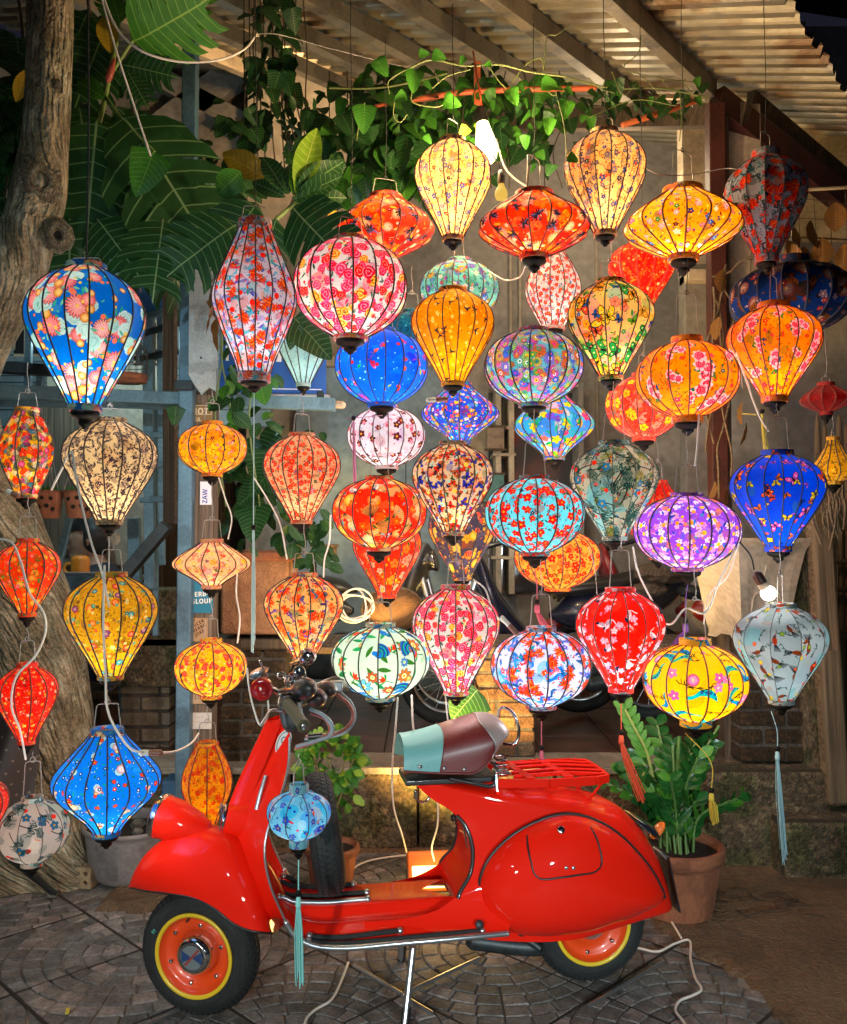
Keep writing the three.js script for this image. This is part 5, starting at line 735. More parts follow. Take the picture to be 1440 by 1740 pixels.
const P_ = { // name: [background, layers, underpainting]
  peony_blue: ['#0a74b8', [['posy', 15, 40, ['#f08a84', '#f4b0a4', '#ee9a90']], ['cloudrose', 7, 24, ['#bfe0d4', '#d6ecdf']], ['mum', 9, 14, ['#f2b04a']], ['leaf', 22, 11, ['#39a890', '#7ac7a8']], ['dot', 26, 5, ['#f58a6a', '#f2d070']]]],
  fish_white: ['#d4ccd4', [['swirl', 26, 22, ['#3e9cb0', '#6fb6c8', '#8d8fc4']], ['swirl', 10, 26, ['#d34a5a', '#e8786a']], ['lily', 20, 27, ['#f2601c', '#ee7a2a']], ['leaf', 26, 13, ['#5b5fae', '#3a9a8a', '#7a6cc0']], ['dot', 12, 10, ['#e23a26']], ['wisp', 26, 14, ['#4a6a8a', '#8a5a70']]]],
  rose_white: ['#d2d8d2', [['wisp', 40, 16, ['#7a9a94', '#b08a94']], ['leaf', 60, 10, ['#3f6a5a', '#5a7a6a']], ['rose', 64, 19, ['#e2366a', '#ec5a84', '#d82a50', '#e2366a', '#e8281e', '#f0b42a', '#f2c63a']], ['dot', 40, 6, ['#e23a48', '#e8649a']]]],
  tropic_yellow: ['#f4c21c', [['frond', 16, 40, ['#1c3a34', '#17566a']], ['hibiscus', 12, 31, ['#f2661a', '#ee4a14']], ['frond', 12, 32, ['#f2f0d8', '#2a8fae']], ['mum', 6, 22, ['#d8408a']], ['frond', 10, 26, ['#123a3a']]], mottle(['#f6d84a', '#f2e8b8', '#f0a818'], 40, 40)],
  toile: ['#ecd4ac', [['toile', 130, 15, ['#3a2c34', '#4a3844', '#33304a']], ['wisp', 40, 12, ['#5a4650']]], mottle(['#eed4ac', '#e0b88a'], 22, 50, 0.5)],
  plum_yellow: ['#eab012', [['branch', 26, 30, ['#3a2a18']], ['blossom', 16, 12, ['#f2b0b8', '#f08a8a']], ['dot', 60, 4, ['#c0461a', '#3a3a5a', '#d8602a']], ['swallow', 5, 12, ['#4a4a60']]], mottle(['#f2c82a', '#f4d23a', '#e89a10'], 30, 40)],
  camellia_cream: ['#e0b894', [['branch', 14, 28, ['#5a4a30']], ['leaf', 38, 9, ['#3a5a3a', '#4a4a2a']], ['flower', 48, 13, ['#e0301c', '#d8281a', '#e8503a']], ['dot', 60, 4, ['#c8281c']], ['swallow', 4, 10, ['#3a6ac0']]]],
  floral_blush: ['#f2c7a0', [['wisp', 46, 16, ['#6a3a4a', '#8a6aa0', '#d88a8a']], ['rose', 17, 21, ['#e8341c', '#f0c02a', '#f2907a', '#eeb0b8']], ['leaf', 24, 10, ['#2a7a6a', '#4a5a8a', '#6a8a3a']], ['dot', 20, 6, ['#f2d84a']]]],
  brocade_gold: ['#d6ae3a', [['scrawl', 46, 14, ['#4a3a14', '#6a5220']], ['mum', 12, 18, ['#d85a34', '#2a8fa0', '#8a4a8a', '#e8882a']], ['blossom', 22, 9, ['#e8d84a', '#4ab8b0', '#f2e8b0']], ['wisp', 30, 12, ['#3a3a2a']]]],
  orange_bloom: ['#f4560c', [['mum', 13, 24, ['#f6a01a', '#f2c02a', '#f48a2a']], ['leaf', 22, 13, ['#2a9a4a', '#3aa85a', '#6ab03a']], ['flower', 16, 13, ['#f2a0a8', '#f28a2a']], ['dot', 24, 6, ['#f6d84a', '#2a9a6a']], ['scrawl', 10, 14, ['#c02a0c']]]],
  red_scale: ['#f0300c', [['ring', 70, 13, ['#c41a08', '#f8642a']], ['flower', 16, 13, ['#f6a02a', '#f2d060', '#f8ead0']], ['dot', 40, 4, ['#f2e0c0', '#2a2a1a']]]],
  meadow_blue: ['#0a84cc', [['leaf', 110, 9, ['#168a9a', '#2aa88a', '#2a7a5a']], ['posy', 7, 24, ['#f2d0c8', '#f0e0b0']], ['flower', 18, 10, ['#f0542a', '#e83a20']], ['bubble', 24, 8, ['#e8e8f6']], ['dot', 60, 2.6, ['#a8dcf0', '#e8f2d0']]]],
  rose_yellow: ['#f3ca2e', [['leaf', 40, 8, ['#4a4a1a', '#6a8a2a', '#2a3a4a']], ['rose', 52, 18, ['#ea4420', '#f06a2a', '#f2b81c', '#e8341c', '#f4d84a']], ['dot', 30, 5, ['#f6eec8']]]],
  gourd_yellow: ['#efb41e', [['hibiscus', 11, 24, ['#d8541a', '#e07a2a']], ['branch', 9, 26, ['#7a4a1a']], ['leaf', 20, 12, ['#7a8a2a', '#b0651a']], ['ring', 12, 11, ['#c8641a']], ['dot', 18, 8, ['#d84a14']]]],
  palms_white: ['#d8cdc4', [['palm', 11, 40, ['#0f2a2a', '#133a3c']], ['flower', 8, 21, ['#3a7a9a']], ['dot', 8, 11, ['#e8442a']], ['parrot', 7, 19, ['#e0584a']], ['frond', 8, 22, ['#14403e']]], mottle(['#8fcbd0', '#e8c0b0', '#e6dcd0', '#b8d0c8'], 18, 60, 0.5)],
  lily_cream: ['#e6bd84', [['wisp', 34, 18, ['#3a4a3a', '#2a6a7a', '#6a4a6a']], ['lily', 26, 30, ['#f06a1a', '#f28a3a', '#e8501a']], ['swirl', 12, 20, ['#2a7a9a', '#6a5aa0']], ['leaf', 18, 14, ['#5a7a3a', '#2a5a4a', '#4a3a7a']]], mottle(['#f6e2b0', '#f2c0a0'], 20, 46)],
  branch_blue: ['#8fc8dc', [['branch', 15, 34, ['#1a1a24']], ['flower', 17, 17, ['#2a62c0', '#4a7ad0', '#3a4aa0']], ['leaf', 12, 14, ['#e8542a', '#d83a4a']], ['dot', 30, 5, ['#e05a7a', '#2a3aa0']]], mottle(['#39b8d8', '#c8dce4', '#5aa8d8', '#d8c8d0'], 30, 50, 0.6)],
  ocean: ['#0a74dc', [['coral', 8, 20, ['#0a5ab0', '#1a8ae0']], ['jelly', 5, 24, ['#1a48c8', '#2a62d8']], ['fish', 9, 20, ['#f0604a', '#f27a5a', '#e84a6a']], ['fish', 7, 14, ['#c8d82a', '#3ac86a']], ['coral', 6, 17, ['#f0542a', '#e04a7a']], ['dot', 60, 3, ['#7ad0f2', '#b8e8f6']], ['dot', 9, 8, ['#f2783a', '#d83a3a']]], mottle(['#0a68c8', '#1a86e8'], 26, 50, 0.6)],
  swallow_gold: ['#dca406', [['branch', 10, 30, ['#8a5a10']], ['blossom', 60, 9, ['#f4e08a', '#f2cf4a']], ['dot', 70, 3, ['#8a4a10', '#c06a10']], ['swallow', 11, 23, ['#26304a']]], mottle(['#f0b81a', '#dc960a'], 18, 60, 0.5)],
  ice_blue: ['#bcd8d6', [['branch', 16, 28, ['#8aa4ac', '#6a8a98']], ['wisp', 30, 14, ['#7ea6b0']], ['blossom', 20, 11, ['#e4efec', '#9cc8d0']]]],
  cherry_white: ['#cfcad0', [['branch', 9, 30, ['#6a4a58']], ['flower', 17, 19, ['#7a2434', '#5a1a2a']], ['blossom', 30, 12, ['#d88aa0', '#e8b0bc', '#c8405a']], ['dot', 40, 4, ['#c03a5a', '#8a6a9a']]], mottle(['#d0d8e0', '#f2eaea', '#b8a0c0'], 18, 40, 0.4)],
  garden_blue: ['#2a58c0', [['leaf', 60, 11, ['#2a9a8a', '#1a3a8a', '#5a3aa0']], ['flower', 60, 12, ['#e84a8a', '#f2c02a', '#3ac0d0', '#f06a3a', '#8a5ad0', '#f0e8f0']], ['dot', 60, 5, ['#f2d84a', '#e8344a', '#48c8b8']]]],
  crane_red: ['#e8401a', [['fan', 11, 40, ['#d8b07a', '#c89a60', '#e8c890']], ['mum', 10, 30, ['#ecd0a0', '#e8b060', '#f0c84a']], ['flower', 16, 19, ['#e8341a', '#f2701a', '#c82a10']], ['crane', 4, 24, ['#e8ecea']], ['leaf', 18, 12, ['#4a7a3a', '#c8b02a', '#7ab0b8']]]],
  butterfly_white: ['#dcc6a8', [['butterfly', 40, 20, ['#e2461a', '#d8361a', '#e2461a', '#2a4ab8', '#3a3ac0', '#d8782a']], ['butterfly', 36, 11, ['#2a2440', '#c8781a', '#6a8a5a']], ['dot', 14, 12, ['#f0d86a', '#b8d8c8']]]],
  bloom_orange: ['#f0480f', [['hibiscus', 12, 28, ['#f27a2a', '#f49a3a', '#f0b8a0']], ['leaf', 12, 17, ['#2a8a4a', '#c8c02a']], ['wisp', 24, 14, ['#a81a0a', '#f6b07a']]]],
  dusk_grey: ['#5a5468', [['petals', 10, 26, ['#f0bc3a', '#f2d47a']], ['mum', 9, 26, ['#f4cf3a', '#f0a82a', '#f0882a']], ['rose', 8, 19, ['#e0542a']], ['wisp', 30, 16, ['#3a3448', '#8a84a0']]]],
  daisy_aqua: ['#7ec8d0', [['daisy', 70, 25, ['#f0a0c8', '#8ad8c8', '#5a8ae0', '#f2d06a', '#b8e088', '#e86aa8', '#f08a4a', '#a890e0']], ['daisy', 40, 14, ['#e8f0d0', '#4a7ad8', '#f2905a', '#7ac86a']]]],
  camellia_aqua: ['#7fd0da', [['leaf', 46, 12, ['#1a5a5a', '#2a6a4a', '#3a7a8a']], ['wisp', 18, 15, ['#1a4a5a']], ['flower', 44, 17, ['#e2241c', '#d81a1a', '#ea3a2a']], ['dot', 50, 5, ['#d82a20']]]],
  dream_blue: ['#5a9cdc', [['flower', 16, 20, ['#f2d83a', '#f2c02a']], ['leaf', 30, 19, ['#2ab06a', '#48c0a0', '#7ad03a']], ['hibiscus', 13, 17, ['#e0548a', '#f08a7a', '#8a6ad0']], ['branch', 10, 28, ['#1a2a3a']]], mottle(['#8ad0e8', '#3a6ad0', '#c08ad0', '#f2c8c0', '#48b8c8'], 60, 38, 0.7)],
  camellia_peach: ['#f2b45a', [['leaf', 44, 10, ['#4a5a1a', '#6a5a1a']], ['flower', 40, 16, ['#e0301a', '#d83a10', '#c8281a']], ['dot', 40, 5, ['#c83a10']], ['branch', 10, 24, ['#5a3a1a']]], mottle(['#f6c86a', '#f2a83a'], 18, 50)],
  palms_sage: ['#b9b9a8', [['palm', 15, 46, ['#14302a', '#1c3c32', '#24504a']], ['frond', 10, 28, ['#1a4a42', '#8a8a3a']], ['parrot', 8, 20, ['#e0584a', '#d84a5a']], ['flower', 6, 16, ['#3a8ab0']], ['dot', 8, 8, ['#e8442a']]], mottle(['#a8c8c8', '#c8b8a0', '#7ab8c0', '#d0c8b8'], 20, 70, 0.6)],
  butterfly_cream: ['#f4d08c', [['hibiscus', 12, 18, ['#f0a08a', '#f2c03a', '#e8b8a8']], ['leaf', 20, 12, ['#7ab03a', '#4a9a5a']], ['bigfly', 13, 32, ['#f0b42a', '#3aa05a', '#e86a4a', '#f2d84a']], ['butterfly', 14, 17, ['#2a6ab0', '#7ac03a', '#e8882a']]], mottle(['#f2b8a8', '#f6e08a', '#f0a8a0', '#d8d890', '#b8d0b8'], 50, 34, 0.7)],
  bamboo_red: ['#e8200c', [['bamboo', 12, 34, ['#f0a03a', '#e8882a']], ['wisp', 30, 18, ['#f2702a', '#f0b05a']], ['blossom', 10, 10, ['#f6c88a']]]],
  coral_pink: ['#ee5a44', [['swirl', 20, 22, ['#f28a78', '#e03a2a']], ['hibiscus', 12, 26, ['#f2d02a', '#f0e04a', '#f4a090']], ['fish', 8, 20, ['#e0301c', '#f6b0a0']], ['leaf', 14, 12, ['#8ab03a', '#d8283a']]]],
  bouquet_orange: ['#f29a12', [['wisp', 60, 15, ['#8a4a10', '#5a6a2a', '#c05a1a']], ['leaf', 34, 8, ['#6a7a2a', '#3a6a6a']], ['dot', 40, 4, ['#d84a2a']], ['bouquet', 9, 33, ['#e0386a', '#d82a58', '#e8507a']]], mottle(['#f4b02a', '#ee8a0c'], 22, 50, 0.6)],
  peacock_navy: ['#0c3a74', [['fan', 7, 30, ['#7a4a2a', '#5a3424']], ['mum', 9, 26, ['#6a4a4a', '#8a6a5a']], ['blossom', 28, 11, ['#9a8a9a', '#c8b0a0', '#a84a4a']], ['pheasant', 7, 36, ['#8a5a2a']], ['branch', 10, 30, ['#241c1c']]], mottle(['#08284e', '#0a4a8e', '#1a1a24'], 24, 60, 0.6)],
  lily_dark: ['#a8b0c0', [['wisp', 40, 22, ['#1c2226', '#2a2a30', '#3a3440']], ['swirl', 26, 24, ['#20282e', '#3a4a58', '#1a5a68']], ['lily', 24, 32, ['#d8441a', '#c8341a', '#e0642a']], ['swirl', 12, 18, ['#a82a3a', '#4a8a9a']]]],
  saucer_yellow: ['#edae10', [['branch', 26, 26, ['#8a5210', '#6a3a10']], ['blossom', 28, 12, ['#e07aa0', '#f0b0b8', '#4a7ac0', '#e8e0d0']], ['leaf', 26, 9, ['#3a8a4a', '#2a5aa0', '#8a2a3a']], ['dot', 60, 4, ['#c83a2a', '#f4e07a', '#3a4a8a']]]],
  bird_cream: ['#f0c98e', [['branch', 26, 34, ['#2a2026']], ['flower', 26, 14, ['#6a6a84', '#8a849a', '#4a5a9a']], ['parrot', 11, 26, ['#e2501c', '#d8401a']], ['leaf', 24, 8, ['#4a5a5a', '#5a4a5a']], ['dot', 40, 4, ['#3a3a5a', '#c8402a']]], mottle(['#f4d8a8', '#eab874'], 18, 50)],
  saucer_red: ['#ea4a12', [['mum', 14, 29, ['#e0a878', '#d8987a', '#f0c09a']], ['hibiscus', 14, 26, ['#ee2f12', '#f2501a', '#f28a2a']], ['spike', 14, 25, ['#1a2030']], ['leaf', 16, 15, ['#c8b02a', '#f0d04a']], ['dot', 20, 7, ['#f2d8c0', '#e8341a']]], mottle(['#f2801a', '#e0601a', '#d88a5a'], 30, 44, 0.7)],
  crest_red: ['#8a0a08', [['scrawl', 16, 20, ['#c82a14', '#a81a10']], ['wisp', 14, 18, ['#e05a3a']]]],
  fly_blue: ['#0c55c4', [['wisp', 12, 20, ['#0a3a8a']], ['bigfly', 9, 25, ['#f2d02a', '#f0702a', '#d86ab0']], ['butterfly', 24, 14, ['#f2d84a', '#e86a5a', '#f08a3a', '#b06ad0', '#0a3a7a']]]],
  twig_yellow: ['#e0b418', [['branch', 16, 30, ['#4a3a14']], ['blossom', 16, 10, ['#f2dc6a']], ['swallow', 5, 18, ['#5a3a2a']]]],
  spring_violet: ['#9a5cc8', [['petals', 30, 16, ['#f2e8f0', '#f0a8c8']], ['flower', 32, 14, ['#f2eef6', '#f0908a', '#f2c8d8']], ['leaf', 34, 13, ['#2a62c8', '#1a4ab0', '#3a8ad0']], ['dot', 26, 8, ['#f2cf3a', '#f0a83a']], ['leaf', 20, 8, ['#4ab0a0', '#e0508a']], ['wisp', 20, 10, ['#f6f0fa']]]],
  crane_scarlet: ['#f22a0a', [['crane', 10, 32, ['#f4eef0', '#e8e4ee']], ['twig', 14, 28, ['#f2c8d0', '#f4e4e8', '#d8b0d8']], ['blossom', 22, 14, ['#f4dce4', '#e8b8d0']]]],
  koi_yellow: ['#f2c00e', [['koi', 15, 38, ['#1aa8b0', '#1a90c0', '#48b0a0']], ['bamboo', 14, 28, ['#1a2a14', '#2a3a1a']], ['blossom', 12, 15, ['#d86ab0', '#e08ac0']], ['mum', 4, 18, ['#d070b0']]]],
  pheasant_mist: ['#a9b0b4', [['bamboo', 15, 26, ['#26403c', '#2a4a40']], ['pheasant', 13, 38, ['#a8441a', '#8a4a24']], ['flower', 14, 10, ['#d8c04a', '#e0603a', '#7aa04a']]], mottle(['#7fb8c0', '#98a4ac', '#a8b8bc'], 20, 60, 0.5)],
  folk_mint: ['#c9d6c8', [['leaf', 26, 24, ['#2a8a5a', '#3aa06a', '#4a7a3a']], ['folk', 13, 25, ['#7ab8d0', '#b8622a', '#8ac0d8', '#c87a3a']], ['tulip', 11, 26, ['#d83a22', '#e04a2a']], ['bird', 6, 34, ['#2a7ab8']], ['folk', 10, 13, ['#e8b04a', '#5a8ac0']]]],
  fish_blue: ['#c8cedc', [['swirl', 40, 25, ['#2a7ab8', '#3a9ac8', '#6a6ab8', '#1a5a8a']], ['leaf', 26, 15, ['#2a5ab0', '#2a9aa8']], ['lily', 24, 29, ['#f0561a', '#e8401a', '#f27a3a']], ['swirl', 10, 20, ['#d83a4a', '#e86a7a']]]],
  camellia_white: ['#dad0cc', [['leaf', 30, 8, ['#3a6a4a', '#2a5a7a']], ['flower', 46, 15, ['#e2281c', '#ea3a2a', '#d81a20']], ['dot', 30, 5, ['#d82a2a', '#2a7ab0']], ['swallow', 5, 12, ['#2a6ac0']]]],
  garden_teal: ['#8fc8bc', [['daisy', 22, 24, ['#6a9ad0', '#8a6ab8', '#7ac0a0', '#c8b04a']], ['leaf', 40, 13, ['#3a8a6a', '#2a6a7a', '#8ab86a']], ['flower', 30, 13, ['#b04a7a', '#e8e0d8', '#5a8ac8']], ['wisp', 20, 14, ['#2a4a4a']]]],
  red_gold: ['#c8140c', [['twig', 14, 26, ['#e89a4a']], ['scrawl', 16, 16, ['#f0b03a', '#7a0a0a']], ['mum', 8, 20, ['#f08a1a']]]],
  deep_teal: ['#12708c', [['scrawl', 20, 18, ['#0a2a44', '#3ab0c0']], ['leaf', 20, 14, ['#1a3a5a', '#48c0c0']]]],
};
function printTex(name) { const i = Object.keys(P_).indexOf(name); return prints[name] ??= print(i * 17 + 3, ...P_[name]); }

// ================================================================ THE LANTERNS
const SHAPES = { // radius (1 = widest) down the height (0 top, 1 bottom)
  balloon: [[0, 0.34], [0.03, 0.46], [0.07, 0.62], [0.13, 0.79], [0.21, 0.93], [0.3, 0.995], [0.36, 1], [0.44, 0.965], [0.56, 0.84], [0.7, 0.66], [0.85, 0.46], [1, 0.28]],
  globe: [[0, 0.3], [0.03, 0.44], [0.08, 0.61], [0.15, 0.77], [0.25, 0.91], [0.37, 0.985], [0.48, 1], [0.6, 0.975], [0.74, 0.87], [0.85, 0.71], [0.93, 0.52], [1, 0.3]],
  diamond: [[0, 0.3], [0.08, 0.42], [0.2, 0.63], [0.33, 0.85], [0.42, 0.965], [0.5, 1], [0.58, 0.965], [0.68, 0.82], [0.8, 0.58], [0.92, 0.36], [1, 0.26]],
  saucer: [[0, 0.34], [0.04, 0.4], [0.14, 0.55], [0.28, 0.78], [0.4, 0.93], [0.49, 0.99], [0.55, 1], [0.63, 0.965], [0.72, 0.85], [0.84, 0.62], [0.94, 0.4], [1, 0.26]],
  tall: [[0, 0.46], [0.06, 0.56], [0.18, 0.75], [0.32, 0.93], [0.45, 1], [0.55, 0.99], [0.68, 0.87], [0.82, 0.67], [0.94, 0.5], [1, 0.42]],
  hex: [[0, 0.4], [0.1, 0.54], [0.25, 0.76], [0.38, 0.94], [0.46, 1], [0.54, 0.98], [0.66, 0.84], [0.8, 0.64], [0.92, 0.46], [1, 0.38]],
  bell: [[0, 0.28], [0.15, 0.36], [0.4, 0.6], [0.62, 0.9], [0.75, 1], [0.85, 0.95], [0.94, 0.7], [1, 0.4]],
};
const BIG = { folk_mint: 1, koi_yellow: 1, crane_scarlet: 0.9, palms_sage: 0.95, palms_white: 1.1, butterfly_cream: 0.95, peacock_navy: 0.9, ocean: 0.9, dream_blue: 0.95, pheasant_mist: 0.85, branch_blue: 1.1, peony_blue: 0.85, fly_blue: 0.8, saucer_red: 0.8, dusk_grey: 0.9, crane_red: 0.9, bird_cream: 0.8, rose_white: 0.85, fish_white: 0.95, lily_cream: 0.95, fish_blue: 0.95, lily_dark: 0.9, bouquet_orange: 0.95 };
const finMat = M.blackWood, bulbMat = mat([0.8, 0.78, 0.7], 0.4);
const ribMat = { dark: mat([0.03, 0.022, 0.02], 0.75), red: mat([0.12, 0.018, 0.008], 0.7), navy: mat([0.012, 0.02, 0.05], 0.7) };
const warm = [1, 0.78, 0.5];
function lantern(px, y0, y1, wpx, d, shape, pr, label, o = {}) {
  const ctr = W(px, (y0 + y1) / 2, d), s = d / FOCAL, Rm = wpx / 2 * s, H = (y1 - y0) * s, N = o.ribs ?? (wpx < 125 ? 12 : 16), prof = spline(SHAPES[shape].map(([a, b]) => [a, b * (o.slim ?? 1) * Rm + (1 - (o.slim ?? 1)) * Rm * (b === 1 ? 1 : b)]));
  const t = thing('silk_lantern', label, 'lantern', [ctr.x, ctr.y, ctr.z], o.turn ?? (px * 0.37 % 1), o.group ?? 'silk lanterns hung in front of the shop');
  const y = (v) => H * (0.5 - v), rows = 30, sub = 4, Lu = Math.PI * Rm;
  let arc = [0]; for (let i = 1; i <= rows; i++) arc.push(arc[i - 1] + Math.hypot(H / rows, prof(i / rows) - prof((i - 1) / rows)));
  const scale = (o.scale ?? 1) * (BIG[pr] ?? 0.72) * 0.9;
  const gs = [], strips = [];
  for (let k = 0; k < N; k++) {
    const a0 = k / N * TAU, a1 = (k + 1) / N * TAU, pos = [], uv = [], idx = [];
    for (let i = 0; i <= rows; i++) {
      const r = prof(i / rows), pull = 1 - 0.035 * Math.sin(i / rows * Math.PI);
      for (let j = 0; j <= sub; j++) {
        const f = j / sub, x = lerp(Math.cos(a0), Math.cos(a1), f), z = lerp(Math.sin(a0), Math.sin(a1), f), q = lerp(1, pull, Math.sin(f * Math.PI));
        pos.push(r * x * q, y(i / rows), r * z * q);
        uv.push((k + 0.5) / N * 2 / scale * 1 + (0.5 - f) * TAU * r / N / Lu / scale * -1, (arc[rows] - arc[i]) / Lu / scale);
      }
    }
    for (let i = 0; i < rows; i++) for (let j = 0; j < sub; j++) { const a = i * (sub + 1) + j, b = a + 1, c = a + sub + 1, e = c + 1; idx.push(a, b, e, a, e, c); }
    const g = new THREE.BufferGeometry(); g.setAttribute('position', new THREE.Float32BufferAttribute(pos, 3)); g.setAttribute('uv', new THREE.Float32BufferAttribute(uv, 2)); g.setIndex(idx); g.computeVertexNormals(); gs.push(g);
  }
  const lit = o.lit ?? 1, tex = printTex(pr), key = pr + lit;
  const mk = (k) => new THREE.MeshPhysicalMaterial({ map: tex, color: 0xe8e8e8, roughness: 0.92, side: THREE.DoubleSide, transmission: lit ? 0.62 : 0.2, thickness: 0, specularIntensity: 0.2, bumpMap: at(grainBump, 1.5), bumpScale: 0.0025 , emissive: lit ? 0xffffff : 0x000000, emissiveMap: lit ? tex : null, emissiveIntensity: lit ? 0.035 * lit : 0 });
  const m = (lantern.mats ??= {})[key] ??= mk();
  part(t, 'shade', gs, m);
  // ribs, each its own strip of bamboo
  const rp = []; for (let i = 0; i <= 14; i++) rp.push(V(prof(i / 14) + 0.0008, y(i / 14), 0));
  const rg = tube(rp, o.ribR ?? Math.max(0.0024, Rm * 0.0155), 26, 5), rm = ribMat[o.rib ?? 'dark'];
  for (let k = 0; k < N; k++) part(t, 'rib', rg, rm).rotation.y = k / N * TAU;
  // fabric collars at both ends
  const rt = prof(0), rb = prof(1), ch = o.collar ?? Math.max(0.014, H * 0.045);
  const tapeMat = (lantern.tapes ??= {})[pr + lit] ??= new THREE.MeshPhysicalMaterial({ map: at(tex, 1, 0.3), roughness: 0.8, side: THREE.DoubleSide, sheen: 0.3, color: o.tape ? col(o.tape) : 0xd0c8c0 });
  part(t, 'top_collar', lathe([[rt * 0.9, H / 2 + ch], [rt * 1.02, H / 2 + ch], [rt * 1.03, H / 2 - 0.002], [rt * 0.95, H / 2 - 0.003], [rt * 0.9, H / 2 + ch]], N), tapeMat);
  part(t, 'bottom_collar', lathe([[rb * 0.95, -H / 2 + 0.002], [rb * 1.03, -H / 2 + 0.001], [rb * 1.03, -H / 2 - ch], [rb * 0.9, -H / 2 - ch]], N), tapeMat);
  part(t, 'cross_bar', [box(rt * 1.9, 0.006, 0.014, 0, H / 2 + ch * 0.4, 0, 0.002), box(0.02, 0.03, 0.02, 0, H / 2 - 0.01, 0, 0.004)], M.oldWood);
  // turned black base with a finial
  const fr = rb * 0.86, fh = (o.fin ?? 1) * Math.max(0.036, Rm * 0.26), yb = -H / 2 - ch;
  if (o.fin !== 0) part(t, 'finial', lathe([[0, yb + 0.004], [fr, yb + 0.004], [fr, yb - fh * 0.16], [fr * 0.92, yb - fh * 0.3], [fr * 0.55, yb - fh * 0.46], [fr * 0.42, yb - fh * 0.56], [fr * 0.5, yb - fh * 0.63], [fr * 0.34, yb - fh * 0.78], [fr * 0.2, yb - fh * 0.86], [fr * 0.22, yb - fh * 0.93], [0, yb - fh]], 20), finMat);
  // wire bail and the wire it hangs by
  const bh = o.bail ?? 0.07, yt = H / 2 + ch;
  if (bh) part(t, 'bail', [tube([V(-rt * 0.85, yt - 0.01, 0), V(-rt * 0.72, yt + bh * 0.5, 0), V(-rt * 0.62, yt + bh * 0.97, 0), V(-rt * 0.5, yt + bh, 0), V(rt * 0.5, yt + bh, 0), V(rt * 0.62, yt + bh * 0.97, 0), V(rt * 0.72, yt + bh * 0.5, 0), V(rt * 0.85, yt - 0.01, 0)], 0.0018, 40, 5)], o.wireMat ?? M.wire);
  const up = (o.up ?? 0.12);
  if (up) part(t, 'hanging_wire', [capped([V(0, yt + bh, 0), V(0.004, yt + bh + up * 0.3, 0.002), V(-0.002, yt + bh + up * 0.7, 0), V(0, yt + bh + up, 0)], o.upR ?? 0.0016, 20, 5), new THREE.TorusGeometry(0.008, 0.0016, 5, 12).translate(0, yt + bh + 0.006, 0)], up > 0.35 ? M.blackWire : M.wire);
  // tassel
  if (o.tassel) {
    const [len, c, drop = 0.1, sx = 0, sway = 0.01, fat = 1] = o.tassel, y1 = yb - fh, tm = mat(c, 0.7), R = rng(px), ang = -t.rotation.y, dx = Math.cos(ang), dz = Math.sin(ang);
    const tg = new THREE.Group(); tg.name = 'tassel'; tg.position.set(sx * dx, 0, sx * dz); tg.rotation.y = -t.rotation.y; t.add(tg);
    part(tg, 'cord', capped([V(-sx, y1 + 0.01, 0), V(0, y1 - drop * 0.5, 0), V(0, y1 - drop, 0)], 0.0019, 12, 5), tm);
    part(tg, 'bead', new THREE.SphereGeometry(0.0095, 14, 10).translate(0, y1 - drop, 0), finMat);
    part(tg, 'tassel_head', lathe([[0, y1 - drop - 0.008], [0.007 * fat, y1 - drop - 0.012], [0.009 * fat, y1 - drop - 0.03], [0.0075 * fat, y1 - drop - 0.04], [0, y1 - drop - 0.041]], 12), tm);
    const st = []; for (let k = 0; k < 22; k++) { const a = R() * TAU, q = Math.sqrt(R()) * 0.012 * fat, l = len * (0.86 + 0.16 * R()); st.push(tube([V(q * 0.4 * Math.cos(a), y1 - drop - 0.036, q * 0.4 * Math.sin(a)), V(q * Math.cos(a) + sway * 0.3, y1 - drop - l * 0.45, q * Math.sin(a)), V(q * 1.1 * Math.cos(a) + sway, y1 - drop - l, q * 1.1 * Math.sin(a))], 0.0015, 6, 4)); }
    part(tg, 'tassel_skirt', st, tm).userData.kind = 'stuff';
  }
  // the bulb inside
  if (lit) {
    const ly = o.ly ?? (shape === 'balloon' ? -0.26 : -0.27) * H, q = new THREE.PointLight(col((o.light ?? warm).map((v) => lerp(v, 1, 0.42))), 0.36 * LIT * lit * (Rm / 0.17) ** 2, 0, 2);
    q.position.set(0, ly, 0); q.shadow.radius = 1.6; q.castShadow = true; t.add(q);
    part(t, 'bulb', [new THREE.SphereGeometry(0.024, 12, 8).translate(0, ly, 0)], lantern.bulb ??= new THREE.MeshStandardMaterial({ color: 0xffffff, emissive: col([1, 0.85, 0.65]), emissiveIntensity: 2 }));
  }
  return t;
}
const cool = [0.72, 0.9, 1];
// left columns
lantern(146, 458, 690, 197, 2.75, 'balloon', 'peony_blue', 'big royal blue balloon lantern with pink peonies, hanging beside the bent trunk', { collar: 0.018, fin: 1.25, bail: 0.02, up: 1.1, upR: 0.0035, light: [0.95, 0.95, 1] });
lantern(433, 388, 636, 142, 3.1, 'hex', 'fish_white', 'tall angular white lantern with orange lilies, under the dark jagged leaves', { up: 0.9, collar: 0.03, bail: 0.05, light: [1, 0.9, 0.8], tassel: [0.42, [0.5, 0.66, 0.64], 0.46, 0, 0, 0.55] });
lantern(596, 410, 572, 193, 3.2, 'globe', 'rose_white', 'large white globe lantern covered in pink, red and yellow roses', { up: 1.0, light: [1, 0.92, 0.85] });
lantern(46, 700, 840, 92, 3.0, 'tall', 'tropic_yellow', 'slim yellow lantern with orange hibiscus and dark fronds at the left edge', { ribs: 8, up: 0.1, light: [1, 0.9, 0.7], bail: 0.05 });
